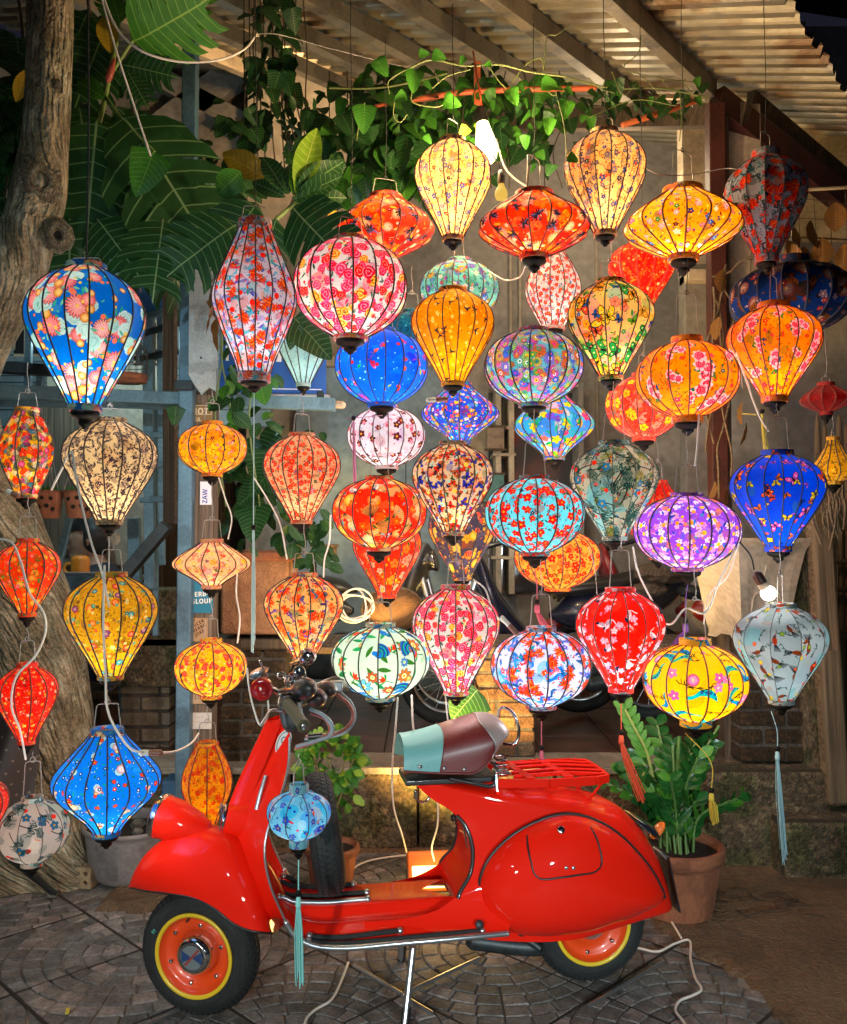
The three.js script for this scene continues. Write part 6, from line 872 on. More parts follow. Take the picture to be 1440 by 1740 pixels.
lantern(187, 718, 884, 157, 2.85, 'balloon', 'toile', 'cream balloon lantern with dark scenic toile print under the big blue one', { light: [1, 0.88, 0.68], up: 0.02, bail: 0.03, tassel: [0.2, [0.78, 0.78, 0.72], 0.13, 0, 0.01, 1.5] });
lantern(361, 722, 804, 117, 3.5, 'globe', 'plum_yellow', 'small flattened yellow lantern with dark plum branches above the stickered post', { up: 0.05 });
lantern(513, 742, 884, 131, 3.4, 'balloon', 'camellia_cream', 'cream balloon lantern with small red camellias right of the jagged plants', { up: 0.08, light: [1, 0.85, 0.7] });
lantern(360, 922, 994, 130, 3.4, 'diamond', 'floral_blush', 'flat wide diamond lantern in blush with red and yellow roses before the stickered post', { up: 0.14, ribs: 14 });
lantern(189, 980, 1146, 153, 2.85, 'balloon', 'brocade_gold', 'old gold brocade balloon lantern with a white tassel lying down its front', { light: [1, 0.84, 0.4], up: 0.03 });
lantern(47, 922, 1040, 106, 2.95, 'balloon', 'orange_bloom', 'bright orange balloon lantern with green leaves at the left edge', { light: [1, 0.6, 0.3], up: 0.06 });
lantern(46, 1134, 1256, 100, 2.95, 'balloon', 'red_scale', 'red balloon lantern with ringed pattern low on the left edge', { light: [1, 0.5, 0.3], rib: 'red', up: 0.06 });
lantern(182, 1246, 1410, 177, 2.7, 'diamond', 'meadow_blue', 'bright blue diamond lantern with small red flowers in front of the grey pot', { light: [0.85, 0.95, 1], up: 0.04 });
lantern(359, 1092, 1180, 120, 3.3, 'globe', 'rose_yellow', 'small yellow globe lantern packed with red roses, left of the handlebars', { up: 0.08 });
lantern(352, 1268, 1398, 82, 3.35, 'tall', 'gourd_yellow', 'slender amber lantern standing out behind the scooter headlamp', { ribs: 8, up: 0.06, rib: 'red' });
lantern(55, 1362, 1462, 120, 2.9, 'globe', 'palms_white', 'pale globe lantern with black palm trees, lowest at the left edge', { lit: 0.25, light: cool, up: 0.03, bail: 0.11, ribs: 10, ribR: 0.0012 });
lantern(-32, 1325, 1430, 88, 2.7, 'balloon', 'red_scale', 'red lantern cut off by the left edge next to the palm tree lantern', { light: [1, 0.5, 0.3], rib: 'red' });
lantern(517, 980, 1116, 134, 3.3, 'balloon', 'lily_cream', 'cream balloon lantern with large orange lilies just above the handlebar horns', { up: 0.12 });
lantern(508, 1346, 1424, 109, 2.5, 'globe', 'branch_blue', 'small shiny sky blue lantern with dark branches hanging at the leg shield', { light: [0.7, 0.9, 1], lit: 0.6, ribs: 9, ribR: 0.0013, collar: 0.022, bail: 0.05, up: 0.03, tassel: [0.25, [0.22, 0.6, 0.58], 0.09, 0, 0.004, 0.9] });
// middle columns
lantern(649, 564, 686, 158, 3.5, 'globe', 'ocean', 'blue globe lantern with jellyfish, coral and little fish', { light: [0.9, 0.95, 1], rib: 'navy', tassel: [0.32, [0.4, 0.16, 0.26], 0.0, -0.11, 0.006, 0.6] });
lantern(770, 496, 650, 141, 3.4, 'balloon', 'swallow_gold', 'golden balloon lantern with dark flying swallows', { rib: 'red', light: [1, 0.82, 0.4] });
lantern(516, 545, 652, 90, 3.7, 'balloon', 'ice_blue', 'pale ice blue lantern half hidden by a dark leaf', { light: [0.8, 0.95, 1], lit: 0.5, up: 0.04 });
lantern(657, 694, 792, 132, 3.75, 'globe', 'cherry_white', 'white globe lantern with dark plum flowers under the blue ocean one', { light: [1, 0.95, 0.95] });
lantern(782, 656, 750, 132, 3.8, 'diamond', 'garden_blue', 'blue diamond lantern of tiny bright flowers behind the swallow lantern', { light: [0.95, 0.95, 1], lit: 0.8 });
lantern(645, 815, 930, 160, 3.35, 'globe', 'crane_red', 'orange red globe lantern with cranes and painted fans', { rib: 'dark', light: [1, 0.7, 0.45], lit: 0.85 });
lantern(770, 757, 904, 138, 3.3, 'balloon', 'butterfly_white', 'off white balloon lantern covered in orange and blue butterflies', { up: 0.06, light: [1, 0.88, 0.75], tassel: null });
lantern(658, 880, 1010, 116, 3.55, 'balloon', 'bloom_orange', 'orange red balloon lantern tucked behind the crane lantern', { light: [1, 0.65, 0.35], up: 0 });
lantern(785, 850, 980, 112, 3.6, 'balloon', 'dusk_grey', 'dim grey balloon lantern with yellow blooms behind the butterfly lantern', { lit: 0.55, up: 0 });
lantern(907, 564, 686, 168, 3.4, 'globe', 'daisy_aqua', 'globe lantern of many coloured daisies on aqua', { light: [0.95, 0.97, 1] });
lantern(909, 814, 938, 168, 3.3, 'globe', 'camellia_aqua', 'aqua globe lantern with red camellias and dark leaves', { light: [0.9, 0.97, 1], bail: 0.12, tassel: [0.16, [0.45, 0.08, 0.11], 0.12, 0.01, 0.06, 1.2] });
lantern(942, 670, 776, 136, 3.6, 'diamond', 'dream_blue', 'watercolour blue diamond lantern with yellow and green leaves', { light: [0.95, 0.97, 1], lit: 0.85 });
lantern(948, 902, 998, 146, 3.65, 'globe', 'camellia_peach', 'peach gold globe lantern with red camellias behind the aqua one', { light: [1, 0.8, 0.5] });
lantern(1044, 756, 912, 148, 3.35, 'balloon', 'palms_sage', 'grey green balloon lantern with dark palm trees', { lit: 0.35, light: [0.9, 0.97, 1], ribs: 12, ribR: 0.0015, bail: 0.1 });
lantern(1038, 482, 640, 146, 3.4, 'balloon', 'butterfly_cream', 'cream and pink balloon lantern with large butterflies', { up: 0.16, light: [1, 0.85, 0.65] });
lantern(1091, 412, 524, 114, 3.75, 'balloon', 'bamboo_red', 'scarlet balloon lantern with golden bamboo behind the yellow saucer', { light: [1, 0.5, 0.3], rib: 'red', up: 0.9 });
lantern(1094, 640, 744, 130, 3.6, 'globe', 'coral_pink', 'coral pink globe lantern tucked behind the orange rose globe', { light: [1, 0.7, 0.55] });
lantern(1168, 583, 708, 172, 3.35, 'globe', 'bouquet_orange', 'orange globe lantern with pink rose bouquets', { rib: 'red', bail: 0.16, up: 0.42, light: [1, 0.75, 0.42], collar: 0.024 });
lantern(1316, 524, 674, 155, 3.35, 'balloon', 'bouquet_orange', 'orange balloon lantern with pink rose bouquets', { rib: 'red', up: 0.04, light: [1, 0.75, 0.42], collar: 0.022, bail: 0.1, tassel: [0.2, [0.5, 0.42, 0.05], -0.02, 0.075, 0.02, 0.7] });
lantern(1345, 452, 568, 202, 3.7, 'globe', 'peacock_navy', 'large unlit navy globe lantern with peacocks behind the orange balloon', { lit: 0, rib: 'navy', fin: 0, collar: 0.035 });
lantern(1302, 268, 436, 137, 3.5, 'balloon', 'lily_dark', 'unlit grey balloon lantern with red lilies, topmost at the right', { lit: 0, slim: 1, up: 0.7, ribs: 14, ribR: 0.001, collar: 0.03 });
lantern(1161, 328, 436, 198, 3.4, 'saucer', 'saucer_yellow', 'wide yellow saucer shaped lantern with tiny pink and blue flowers', { rib: 'red', light: [1, 0.82, 0.45], bail: 0.14, up: 0.6, collar: 0.02 });
lantern(1028, 228, 396, 139, 3.3, 'balloon', 'bird_cream', 'cream bird and branch balloon lantern right of the glaring bulb, apart from it', { up: 0.5, bail: 0.05, light: [1, 0.82, 0.55] });
lantern(908, 334, 434, 190, 3.3, 'saucer', 'saucer_red', 'wide orange red saucer lantern with dark spiky blooms under the glaring bulb', { rib: 'red', light: [1, 0.72, 0.42], bail: 0.13, up: 0.5, collar: 0.016 });
lantern(770, 242, 404, 131, 3.4, 'balloon', 'bird_cream', 'cream bird and branch balloon lantern touching the glaring bulb', { up: 0.45, light: [1, 0.82, 0.55] });
lantern(655, 338, 436, 168, 3.75, 'saucer', 'saucer_red', 'orange red saucer lantern half behind the rose globe, below the leafy vine', { rib: 'red', light: [1, 0.7, 0.42], up: 0.6 });
lantern(534, 322, 384, 82, 4.0, 'globe', 'tropic_yellow', 'small yellow fern print lantern peeping out between the big leaves', { up: 0.1, ribs: 10 });
lantern(1404, 656, 700, 84, 3.6, 'saucer', 'crest_red', 'little dark red saucer lantern by the picket fence', { lit: 0.12, rib: 'red', light: [1, 0.4, 0.3], up: 0.2, bail: 0.02 });
lantern(1322, 774, 928, 155, 3.3, 'balloon', 'fly_blue', 'cobalt blue balloon lantern with yellow and orange butterflies', { lit: 0.8, rib: 'navy', light: [0.9, 0.95, 1], bail: 0.12, up: 0.05, collar: 0.02 });
lantern(1416, 748, 818, 76, 3.7, 'bell', 'twig_yellow', 'small yellow bell shaped lantern before the picket fence', { lit: 0.5, up: 0.1, bail: 0.02 });
lantern(1168, 844, 964, 177, 3.3, 'globe', 'spring_violet', 'violet globe lantern strewn with white and blue spring flowers', { light: [0.95, 0.93, 1], bail: 0.1, tassel: [0.16, [0.1, 0.03, 0.2], 0.13, -0.01, -0.07, 1.2] });
lantern(1055, 1006, 1168, 150, 3.2, 'balloon', 'crane_scarlet', 'scarlet balloon lantern with white cranes and blossom sprigs', { light: [1, 0.55, 0.4], bail: 0.13, tassel: [0.24, [0.6, 0.07, 0.02], 0.1, 0, 0.07, 1.1] });
lantern(1182, 1096, 1222, 173, 3.15, 'globe', 'koi_yellow', 'yellow globe lantern with turquoise koi above the potted plant', { rib: 'red', light: [1, 0.88, 0.5], bail: 0.13, collar: 0.022, tassel: [0.12, [0.6, 0.42, 0.04], 0.19, 0.09, 0.01, 1.1] });
lantern(1327, 1032, 1188, 153, 3.2, 'balloon', 'pheasant_mist', 'misty grey balloon lantern with pheasants and bamboo, beside the white bulb', { lit: 0.3, light: [0.5, 0.95, 1], ribs: 10, ribR: 0.0012, bail: 0.1, tassel: [0.4, [0.3, 0.48, 0.52], 0.12, 0.02, 0.02, 1.0] });
lantern(775, 1002, 1172, 147, 3.15, 'balloon', 'rose_white', 'balloon lantern packed with pink roses right above the saddle', { light: [1, 0.86, 0.75], bail: 0.08 });
lantern(647, 1066, 1182, 166, 3.1, 'globe', 'folk_mint', 'pale mint globe lantern with folk art flowers over the handlebars', { light: [1, 0.98, 0.85], bail: 0.07, up: 0.06 });
lantern(920, 1072, 1196, 169, 3.15, 'globe', 'fish_blue', 'white and blue globe lantern with orange lilies over the saddle rear', { light: [0.95, 0.97, 1], bail: 0.11, tassel: [0.1, [0.42, 0.09, 0.14], 0.09, 0, 0.01, 0.8] });
lantern(940, 432, 556, 94, 3.65, 'tall', 'camellia_white', 'tall white lantern with red blossoms between the butterfly and daisy lanterns', { up: 0.1, light: [1, 0.92, 0.85], ribs: 12 });
lantern(781, 446, 548, 136, 3.75, 'globe', 'garden_teal', 'teal floral globe lantern behind the golden swallow lantern', { light: [0.9, 1, 0.95], lit: 0.7 });
lantern(1118, 822, 945, 112, 3.6, 'diamond', 'red_gold', 'dark red and gold lantern mostly hidden behind the violet globe', { lit: 0.45, rib: 'red', light: [1, 0.5, 0.3] });
lantern(700, 532, 606, 96, 3.9, 'globe', 'deep_teal', 'deep teal lantern just showing behind the blue ocean globe', { lit: 0.4, light: cool });

// ================================================================ PLANTS
function leafTex(base, vein, pale, seed) {
  const c = document.createElement('canvas'); c.width = c.height = 256; const g = c.getContext('2d'), R = rng(seed);
  g.fillStyle = base; g.fillRect(0, 0, 256, 256);
  for (let i = 0; i < 260; i++) { g.fillStyle = i % 3 ? pale : 'rgba(0,0,0,.10)'; g.globalAlpha = 0.16; g.beginPath(); g.ellipse(R() * 256, R() * 256, 4 + R() * 18, 3 + R() * 8, R() * 3, 0, TAU); g.fill(); } g.globalAlpha = 1;
  g.strokeStyle = vein; g.lineWidth = 4; g.beginPath(); g.moveTo(128, 256); g.lineTo(128, 0); g.stroke();
  g.lineWidth = 1.7; for (let i = 0; i < 9; i++) for (const k of [-1, 1]) { const y = 244 - i * 26; g.beginPath(); g.moveTo(128, y); g.quadraticCurveTo(128 + k * 60, y - 14, 128 + k * 124, y - 58); g.stroke(); }
  const t = new THREE.CanvasTexture(c); t.colorSpace = THREE.SRGBColorSpace; return t;
}
const lmat = (tex, c = [1, 1, 1], rough = 0.42) => new THREE.MeshPhysicalMaterial({ map: tex, color: col(c), roughness: rough, side: THREE.DoubleSide, transmission: 0.22, thickness: 0, specularIntensity: 0.5 });
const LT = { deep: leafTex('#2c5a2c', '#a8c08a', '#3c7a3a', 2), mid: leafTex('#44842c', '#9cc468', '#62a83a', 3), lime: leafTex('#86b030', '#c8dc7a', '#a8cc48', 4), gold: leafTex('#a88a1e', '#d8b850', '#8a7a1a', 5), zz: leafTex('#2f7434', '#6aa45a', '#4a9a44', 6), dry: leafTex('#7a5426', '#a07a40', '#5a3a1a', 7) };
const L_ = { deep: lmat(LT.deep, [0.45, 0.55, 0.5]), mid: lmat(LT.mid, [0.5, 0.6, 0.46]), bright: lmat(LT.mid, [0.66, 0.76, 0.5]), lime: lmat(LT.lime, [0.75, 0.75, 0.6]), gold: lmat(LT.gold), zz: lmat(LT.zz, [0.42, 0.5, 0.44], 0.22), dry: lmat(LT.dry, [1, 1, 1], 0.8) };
function leafGrid(width, droop, fold, n = 9, m = 4) { // width(t), leaf of length 1 along +y, face +z
  const pos = [], uv = [], idx = [];
  for (let i = 0; i <= n; i++) { const t = i / n, w = width(t); for (let j = 0; j <= m; j++) { const s = j / m * 2 - 1; pos.push(s * w, t * (1 - 0.12 * droop * t), fold * Math.abs(s) * w - droop * t * t * 0.35 + 0.02 * Math.sin(t * 17 + s * 3) * w * 3); uv.push(0.5 + s * 0.46 * Math.min(1, w * 2.6 + 0.1), t); } }
  for (let i = 0; i < n; i++) for (let j = 0; j < m; j++) { const a = i * (m + 1) + j, b = a + 1, c = a + m + 1, d = c + 1; idx.push(a, b, d, a, d, c); }
  const g = new THREE.BufferGeometry(); g.setAttribute('position', new THREE.Float32BufferAttribute(pos, 3)); g.setAttribute('uv', new THREE.Float32BufferAttribute(uv, 2)); g.setIndex(idx); g.computeVertexNormals(); return g;
}
function jagGeo(seed, droop) { // deeply lobed leaf
  const R = rng(seed), out = [], side = (k) => { const p = []; const n = 5; for (let i = 0; i < n; i++) { const t = 0.1 + i * 0.17, w = 0.43 * Math.sin(Math.PI * (0.2 + 0.72 * t)) * (0.9 + 0.2 * R()); const q = 0.03 * R(); p.push([k * w * 0.38, t - 0.02], [k * w * 0.72, t + 0.05], [k * w * 0.95, t + 0.14], [k * w, t + 0.25 + q], [k * w * 0.74, t + 0.2], [k * w * 0.4, t + 0.145]); } return p; };
  const r = side(1), l = side(-1).reverse(), pts = [[0, 0], ...r, [0.05, 0.93], [0, 1.08], [-0.05, 0.93], ...l];
  const g = new THREE.ShapeGeometry(new THREE.Shape(pts.map(([x, y]) => new THREE.Vector2(x, y)))), p = g.attributes.position, uv = g.attributes.uv;
  for (let i = 0; i < p.count; i++) { const x = p.getX(i), y = p.getY(i); uv.setXY(i, 0.5 + x, clamp(y, 0, 1)); p.setZ(i, Math.abs(x) * 0.28 - droop * y * y * 0.35 - 0.5 * x * x); }
  g.computeVertexNormals(); return g;
}
const LG = {
  heart: [0.25, 0.5].map((d) => leafGrid((t) => 0.44 * Math.min(1, (t + 0.02) * 8) ** 0.5 * (1 - t) ** 0.72 * (1 + 0.35 * t), d, 0.22)),
  oval: [0.2, 0.5].map((d) => leafGrid((t) => 0.3 * Math.sin(Math.PI * Math.min(1, t * 0.97 + 0.015)) ** 0.75, d, 0.25)),
  lance: [0.3, 0.7].map((d) => leafGrid((t) => 0.15 * Math.sin(Math.PI * Math.min(1, t * 0.98 + 0.01)) ** 0.8, d, 0.35, 12)),
  jag: [0.3, 0.7, 1].map((d, i) => jagGeo(11 + i, d)),
};
function leaf(parent, kind, m, pos, dir, nrm, size, wide = 1) {
  const gs = LG[kind], g = gs[Math.abs(Math.round(pos.x * 9173 + pos.y * 6113)) % gs.length], y = dir.clone().normalize(), x = V().crossVectors(y, nrm).normalize(), z = V().crossVectors(x, y);
  const o = part(parent, 'leaf', g, m); o.matrix.makeBasis(x, y, z); o.quaternion.setFromRotationMatrix(o.matrix); o.position.copy(pos); o.scale.set(size * wide, size, size); return o;
}
// a leaf given by where its base and its tip stand
function leafPx(parent, kind, m, b, t, d, wide = 1, dt = 0, roll = 0) { const p = W(...b, d), q = W(...t, d + dt), dir = q.clone().sub(p), v = V(0, EYE, 0).sub(p).normalize(); const n = v.clone().applyAxisAngle(dir.clone().normalize(), roll).add(V(0, 0.25, 0)); return leaf(parent, kind, m, p, dir, n, dir.length(), wide); }

{ // old trunk on the left
  const t = thing('bent_tree', 'old grey tree with bent knotty trunk along the left edge', 'tree');
  const path = [[86, -40, 3.45, 38], [85, 60, 3.45, 38], [82, 150, 3.42, 38], [76, 240, 3.4, 39], [66, 320, 3.4, 46], [48, 390, 3.4, 47], [22, 450, 3.42, 56], [-18, 530, 3.45, 60], [-70, 640, 3.55, 62], [-60, 760, 3.7, 64], [-10, 880, 3.85, 70], [30, 1000, 3.95, 78], [56, 1120, 4.0, 86], [66, 1240, 4.02, 92], [70, 1340, 4.04, 98], [70, 1420, 4.05, 104], [70, 1470, 4.06, 112]];
  const c = curve(path.map(([x, y, d]) => W(x, y, d))), rad = spline(path.map(([, , d, r], i) => [i / (path.length - 1), r * d / FOCAL])), rows = [];
  const up = V(1, 0, 0.2).normalize();
  for (let i = 0; i <= 150; i++) {
    const u = i / 150, p = c.getPoint(u), T = c.getTangent(u), a = V().crossVectors(T, V(0, 0, 1)).normalize(), b = V().crossVectors(T, a).normalize(), r0 = rad(u), r = [];
    for (let j = 0; j <= 40; j++) { const th = j / 40 * TAU, w = 1 + 0.14 * (fbm((j % 40) / 40, u * 0.7, 6, 3, 91) - 0.5) + 0.12 * (fbm((j % 40) / 40, u, 20, 2, 92) - 0.5) + 0.12 * smooth(u, 0.85, 1) * Math.sin(th * 5 + 1); r.push(p.clone().addScaledVector(a, Math.cos(th) * r0 * w).addScaledVector(b, Math.sin(th) * r0 * w)); }
    rows.push(r);
  }
  part(t, 'trunk', grid(rows.slice(0, 88), true), M.bark); part(t, 'trunk', grid(rows.slice(87), true), M.bark);
  const knot = (x, y, d, s, open) => { const p = W(x, y, d), dir = V(0, EYE, 0).sub(p).setY(0).normalize(); const k = part(t, 'knot', aim(lathe(open ? [[0.2 * s, -0.3 * s], [0.42 * s, 0.0], [0.6 * s, 0.12 * s], [0.85 * s, 0.1 * s], [1.15 * s, -0.06 * s], [1.5 * s, -0.3 * s]] : [[0, 0.3 * s], [0.3 * s, 0.32 * s], [0.45 * s, 0.2 * s], [0.7 * s, 0.22 * s], [0.9 * s, 0.05 * s], [1.15 * s, -0.25 * s]], 20), p, dir).scale(1, 1, 1), M.bark); { const q = k.geometry.attributes.position; for (let i = 0; i < q.count; i++) { const v = V().fromBufferAttribute(q, i).sub(p), n = 1 + 0.5 * (fbm(v.x * 9 + 2, v.y * 9 + 2, 8, 3, 66) - 0.5); v.x *= n * 0.92; v.y *= n * 1.12; q.setXYZ(i, p.x + v.x, p.y + v.y, p.z + v.z); } k.geometry.computeVertexNormals(); } if (open) part(k, 'hollow', aim(lathe([[0.5 * s, 0.06 * s], [0.36 * s, -0.1 * s], [0, -0.2 * s]], 16), p, dir), M.soil); };
  knot(70, 306, 3.31, 0.056, true); knot(98, 398, 3.34, 0.042, true); knot(80, 64, 3.365, 0.026, false); knot(97, 142, 3.35, 0.018, false); knot(74, 95, 3.39, 0.007, true); knot(38, 372, 3.32, 0.01, true);
}
{ // big jagged leaves
  const t = thing('jagged_leaf_tree', 'dark tree with big jagged pale-veined leaves right of the bent trunk', 'tree');
  const J = (m, b, tip, d, w = 1, dt = 0, roll = 0) => leafPx(t, 'jag', m, b, tip, d, w, dt, roll);
  J(L_.bright, [225, 70], [352, 6], 3.7, 1.25, -0.1, 0.5); J(L_.bright, [228, 52], [330, -50], 3.75, 1.2); J(L_.mid, [205, 40], [180, -40], 3.7, 1);
  J(L_.deep, [165, 205], [146, 402], 3.55, 1.05, -0.15); J(L_.deep, [203, 196], [372, 392], 3.6, 0.95, -0.1, -0.3); J(L_.deep, [200, 205], [236, 400], 3.75, 1.1); J(L_.deep, [278, 372], [262, 486], 3.5, 1.15, -0.1); J(L_.deep, [402, 382], [296, 452], 3.45, 1.1, -0.1); J(L_.deep, [165, 372], [238, 468], 3.5, 1.2); J(L_.deep, [438, 345], [362, 452], 3.6, 1.1); J(L_.deep, [498, 352], [586, 448], 3.55, 1.1, -0.1, 0.4); J(L_.deep, [470, 372], [438, 470], 3.6, 1.0);
  J(L_.deep, [205, 110], [296, 128], 3.75, 0.9); J(L_.deep, [175, 60], [130, 170], 3.8, 1.2); J(L_.deep, [150, 20], [110, 110], 3.85, 1.2); J(L_.deep, [215, 118], [250, 178], 3.75, 0.9); J(L_.deep, [120, 300], [118, 470], 3.65, 1.1); J(L_.deep, [330, 330], [340, 460], 3.75, 1.2);
  leafPx(t, 'heart', L_.mid, [262, 258], [230, 336], 3.5, 1.0); leafPx(t, 'lance', L_.bright, [178, 168], [122, 126], 3.6, 1.8); leafPx(t, 'lance', L_.gold, [188, 90], [176, 20], 3.7, 1.6); leafPx(t, 'lance', L_.gold, [46, 118], [26, 174], 3.6, 1.4);
  leafPx(t, 'oval', L_.gold, [458, 306], [376, 256], 3.75, 0.8); leafPx(t, 'oval', L_.bright, [410, 292], [368, 330], 3.6, 1.4); leafPx(t, 'heart', L_.deep, [500, 540], [568, 612], 3.4, 0.9); leafPx(t, 'heart', L_.deep, [502, 545], [493, 596], 3.4, 0.8);
  for (const [b, e, m] of [[[505, 332], [541, 208], L_.lime], [[498, 330], [514, 262], L_.mid], [[508, 334], [538, 258], L_.mid], [[490, 330], [494, 268], L_.deep], [[500, 332], [592, 262], L_.deep], [[502, 336], [584, 296], L_.deep], [[498, 338], [596, 330], L_.deep], [[488, 330], [440, 250], L_.deep], [[485, 335], [420, 300], L_.deep]]) leafPx(t, 'lance', m, b, e, 3.65, m === L_.lime ? 1.15 : 1.3);
  const st = (p, r, n = 'stem') => part(t, n, capped(p.map(([x, y, d]) => W(x, y, d)), r, 30, 8), mat([0.16, 0.24, 0.06], 0.6));
  st([[205, -20, 3.75], [198, 70, 3.75], [186, 130, 3.7], [176, 180, 3.68], [168, 210, 3.6]], 0.011); st([[186, 130, 3.7], [225, 70, 3.7]], 0.008); st([[180, 165, 3.68], [203, 196, 3.62], [262, 258, 3.55]], 0.007); st([[168, 210, 3.6], [170, 320, 3.7], [165, 372, 3.55]], 0.006); st([[470, 372, 3.65], [500, 345, 3.68], [505, 332, 3.68], [500, 440, 3.7]], 0.009);
  part(t, 'bud', aim(lathe([[0, 0], [0.014, 0.02], [0.015, 0.05], [0.006, 0.1], [0, 0.115]], 12), W(182, 142, 3.6), V(0.3, 1, 0)), mat([0.3, 0.05, 0.03], 0.5));
}
// scattered leaves within a region, on thin stems
function scatter(t, R, n, kind, mats, region, d0, d1, s0, s1, hang = 0.6) {
  for (let i = 0; i < n; i++) {
    const [x, y] = region(R), d = lerp(d0, d1, R()), p = W(x, y, d), a = R() * TAU, dir = V(Math.cos(a) * 0.8, -hang + (R() - 0.5) * 0.9, Math.sin(a) * 0.5), nr = V((R() - 0.5) * 0.9, 0.45 + 0.5 * R(), 0.9);
    leaf(t, kind, mats[R() * mats.length | 0], p, dir, nr, lerp(s0, s1, R()), 0.85 + 0.3 * R());
  }
}
const within = (list) => (R) => { const [x0, y0, x1, y1] = list[R() * list.length | 0]; return [lerp(x0, x1, R()), lerp(y0, y1, R())]; };
{
  const t = thing('dark_creeper', 'dark curtain of creeper leaves hanging left of the leafy vine', 'plant'), R = rng(41);
  scatter(t, R, 120, 'heart', [L_.deep, L_.deep, L_.deep], within([[425, -10, 505, 120], [420, 90, 500, 230], [390, 180, 560, 300], [340, 200, 430, 330]]), 4.0, 4.6, 0.07, 0.14);
  scatter(t, R, 60, 'oval', [L_.deep], within([[410, 110, 520, 230], [380, 150, 600, 240]]), 4.1, 4.5, 0.05, 0.08);
  for (let i = 0; i < 12; i++) { const x = 415 + i * 9; part(t, 'stem', tube([W(x, -20, 4.3), W(x + 8 * Math.sin(i * 3), 90, 4.3), W(x - 8 * Math.sin(i * 5), 190, 4.25), W(x - 20 + i * 6, 300, 4.25)], 0.0035, 30, 5), M.oldWood); }
}
{
  const t = thing('night_foliage', 'dark foliage behind and left of the bent trunk', 'plant'), R = rng(43);
  scatter(t, R, 46, 'heart', [L_.deep, L_.deep, L_.deep], within([[-20, 0, 50, 330], [-20, 200, 60, 420], [110, 20, 240, 240]]), 3.9, 4.6, 0.14, 0.26);
  scatter(t, R, 26, 'jag', [L_.deep], within([[100, 160, 330, 420], [-20, 40, 60, 340]]), 3.9, 4.4, 0.3, 0.5);
  for (const [x, y] of [[30, 40], [10, 200], [150, 60], [220, 200]]) part(t, 'stem', tube([W(x, y - 60, 4.2), W(x + 10, y + 40, 4.2), W(x - 10, y + 190, 4.2)], 0.008, 12, 6), M.oldWood);
}
{
  const t = thing('leafy_vine', 'green heart-leaved vine trained along the pipe around the glaring bulb', 'plant'), R = rng(47);
  scatter(t, R, 100, 'heart', [L_.deep, L_.deep, L_.mid], within([[570, 140, 720, 330], [560, 200, 700, 320]]), 3.95, 4.4, 0.1, 0.19);
  scatter(t, R, 85, 'heart', [L_.mid, L_.deep, L_.mid], within([[690, 130, 1010, 215], [720, 150, 900, 240]]), 3.65, 4.2, 0.035, 0.07);
  scatter(t, R, 80, 'heart', [L_.mid, L_.deep, L_.deep, L_.deep], within([[960, 130, 1200, 185], [1000, 150, 1170, 200], [900, 180, 1000, 300]]), 3.75, 4.3, 0.035, 0.075);
  for (const [b, e, d, m] of [[[706, 118], [702, 158], 3.5, L_.bright], [[690, 160], [668, 172], 3.5, L_.bright], [[755, 170], [786, 180], 3.5, L_.bright], [[790, 96], [782, 110], 3.5, L_.mid], [[735, 92], [760, 100], 3.6, L_.mid], [[712, 92], [732, 90], 3.6, L_.mid], [[835, 108], [822, 112], 3.5, L_.bright], [[866, 150], [880, 180], 3.45, L_.bright], [[935, 200], [932, 230], 3.5, L_.bright], [[965, 170], [958, 205], 3.5, L_.bright], [[920, 140], [952, 148], 3.5, L_.bright], [[965, 265], [985, 275], 3.2, L_.mid], [[640, 100], [660, 130], 3.6, L_.mid], [[815, 205], [830, 232], 3.6, L_.lime], [[795, 215], [780, 235], 3.6, L_.lime], [[620, 178], [618, 228], 3.7, L_.mid]]) leafPx(t, 'heart', m, b, e, d, 1.0);
  const stem = (p, r = 0.0028, d = 3.62) => part(t, 'stem', tube(p.map(([x, y, q]) => W(x, y, q ?? d)), r, 40, 5), mat([0.13, 0.16, 0.05], 0.6));
  stem([[690, 120], [730, 102], [790, 112], [850, 110], [900, 122], [960, 130]], 0.0045); stem([[690, 118], [660, 140], [662, 160]]); stem([[700, 155], [700, 172], [740, 182], [760, 176]]); stem([[670, 170], [670, 200], [680, 208], [692, 195]]); stem([[800, 118], [760, 130], [735, 150]]); stem([[830, 112], [850, 140], [860, 150]]); stem([[870, 140], [900, 105], [920, 100], [925, 120]]); stem([[925, 120], [932, 60], [945, 60], [970, 40]], 0.002); stem([[945, 155], [960, 220], [965, 320]], 0.0025, 3.3);
  stem([[560, 150], [640, 150], [700, 140], [760, 125]], 0.005, 4.0); stem([[620, 175], [612, 200], [606, 240]], 0.003, 3.8); stem([[960, 130], [1040, 150], [1120, 150], [1200, 165]], 0.004, 3.95); stem([[1090, 60, 3.9], [1085, 90, 3.9], [1060, 115, 3.9], [1110, 130, 3.9], [1180, 140, 4]], 0.002); stem([[1155, 150], [1158, 200], [1155, 240]], 0.002, 3.8); stem([[1000, 200], [1080, 170], [1150, 180]], 0.0025, 3.8);
  for (let i = 0; i < 8; i++) stem([[880 + i * 40, 130 + 10 * Math.sin(i)], [900 + i * 40, 150 + 14 * Math.sin(i * 2.1)], [925 + i * 40, 150 + 20 * Math.sin(i * 3)]], 0.002, 3.8);
}
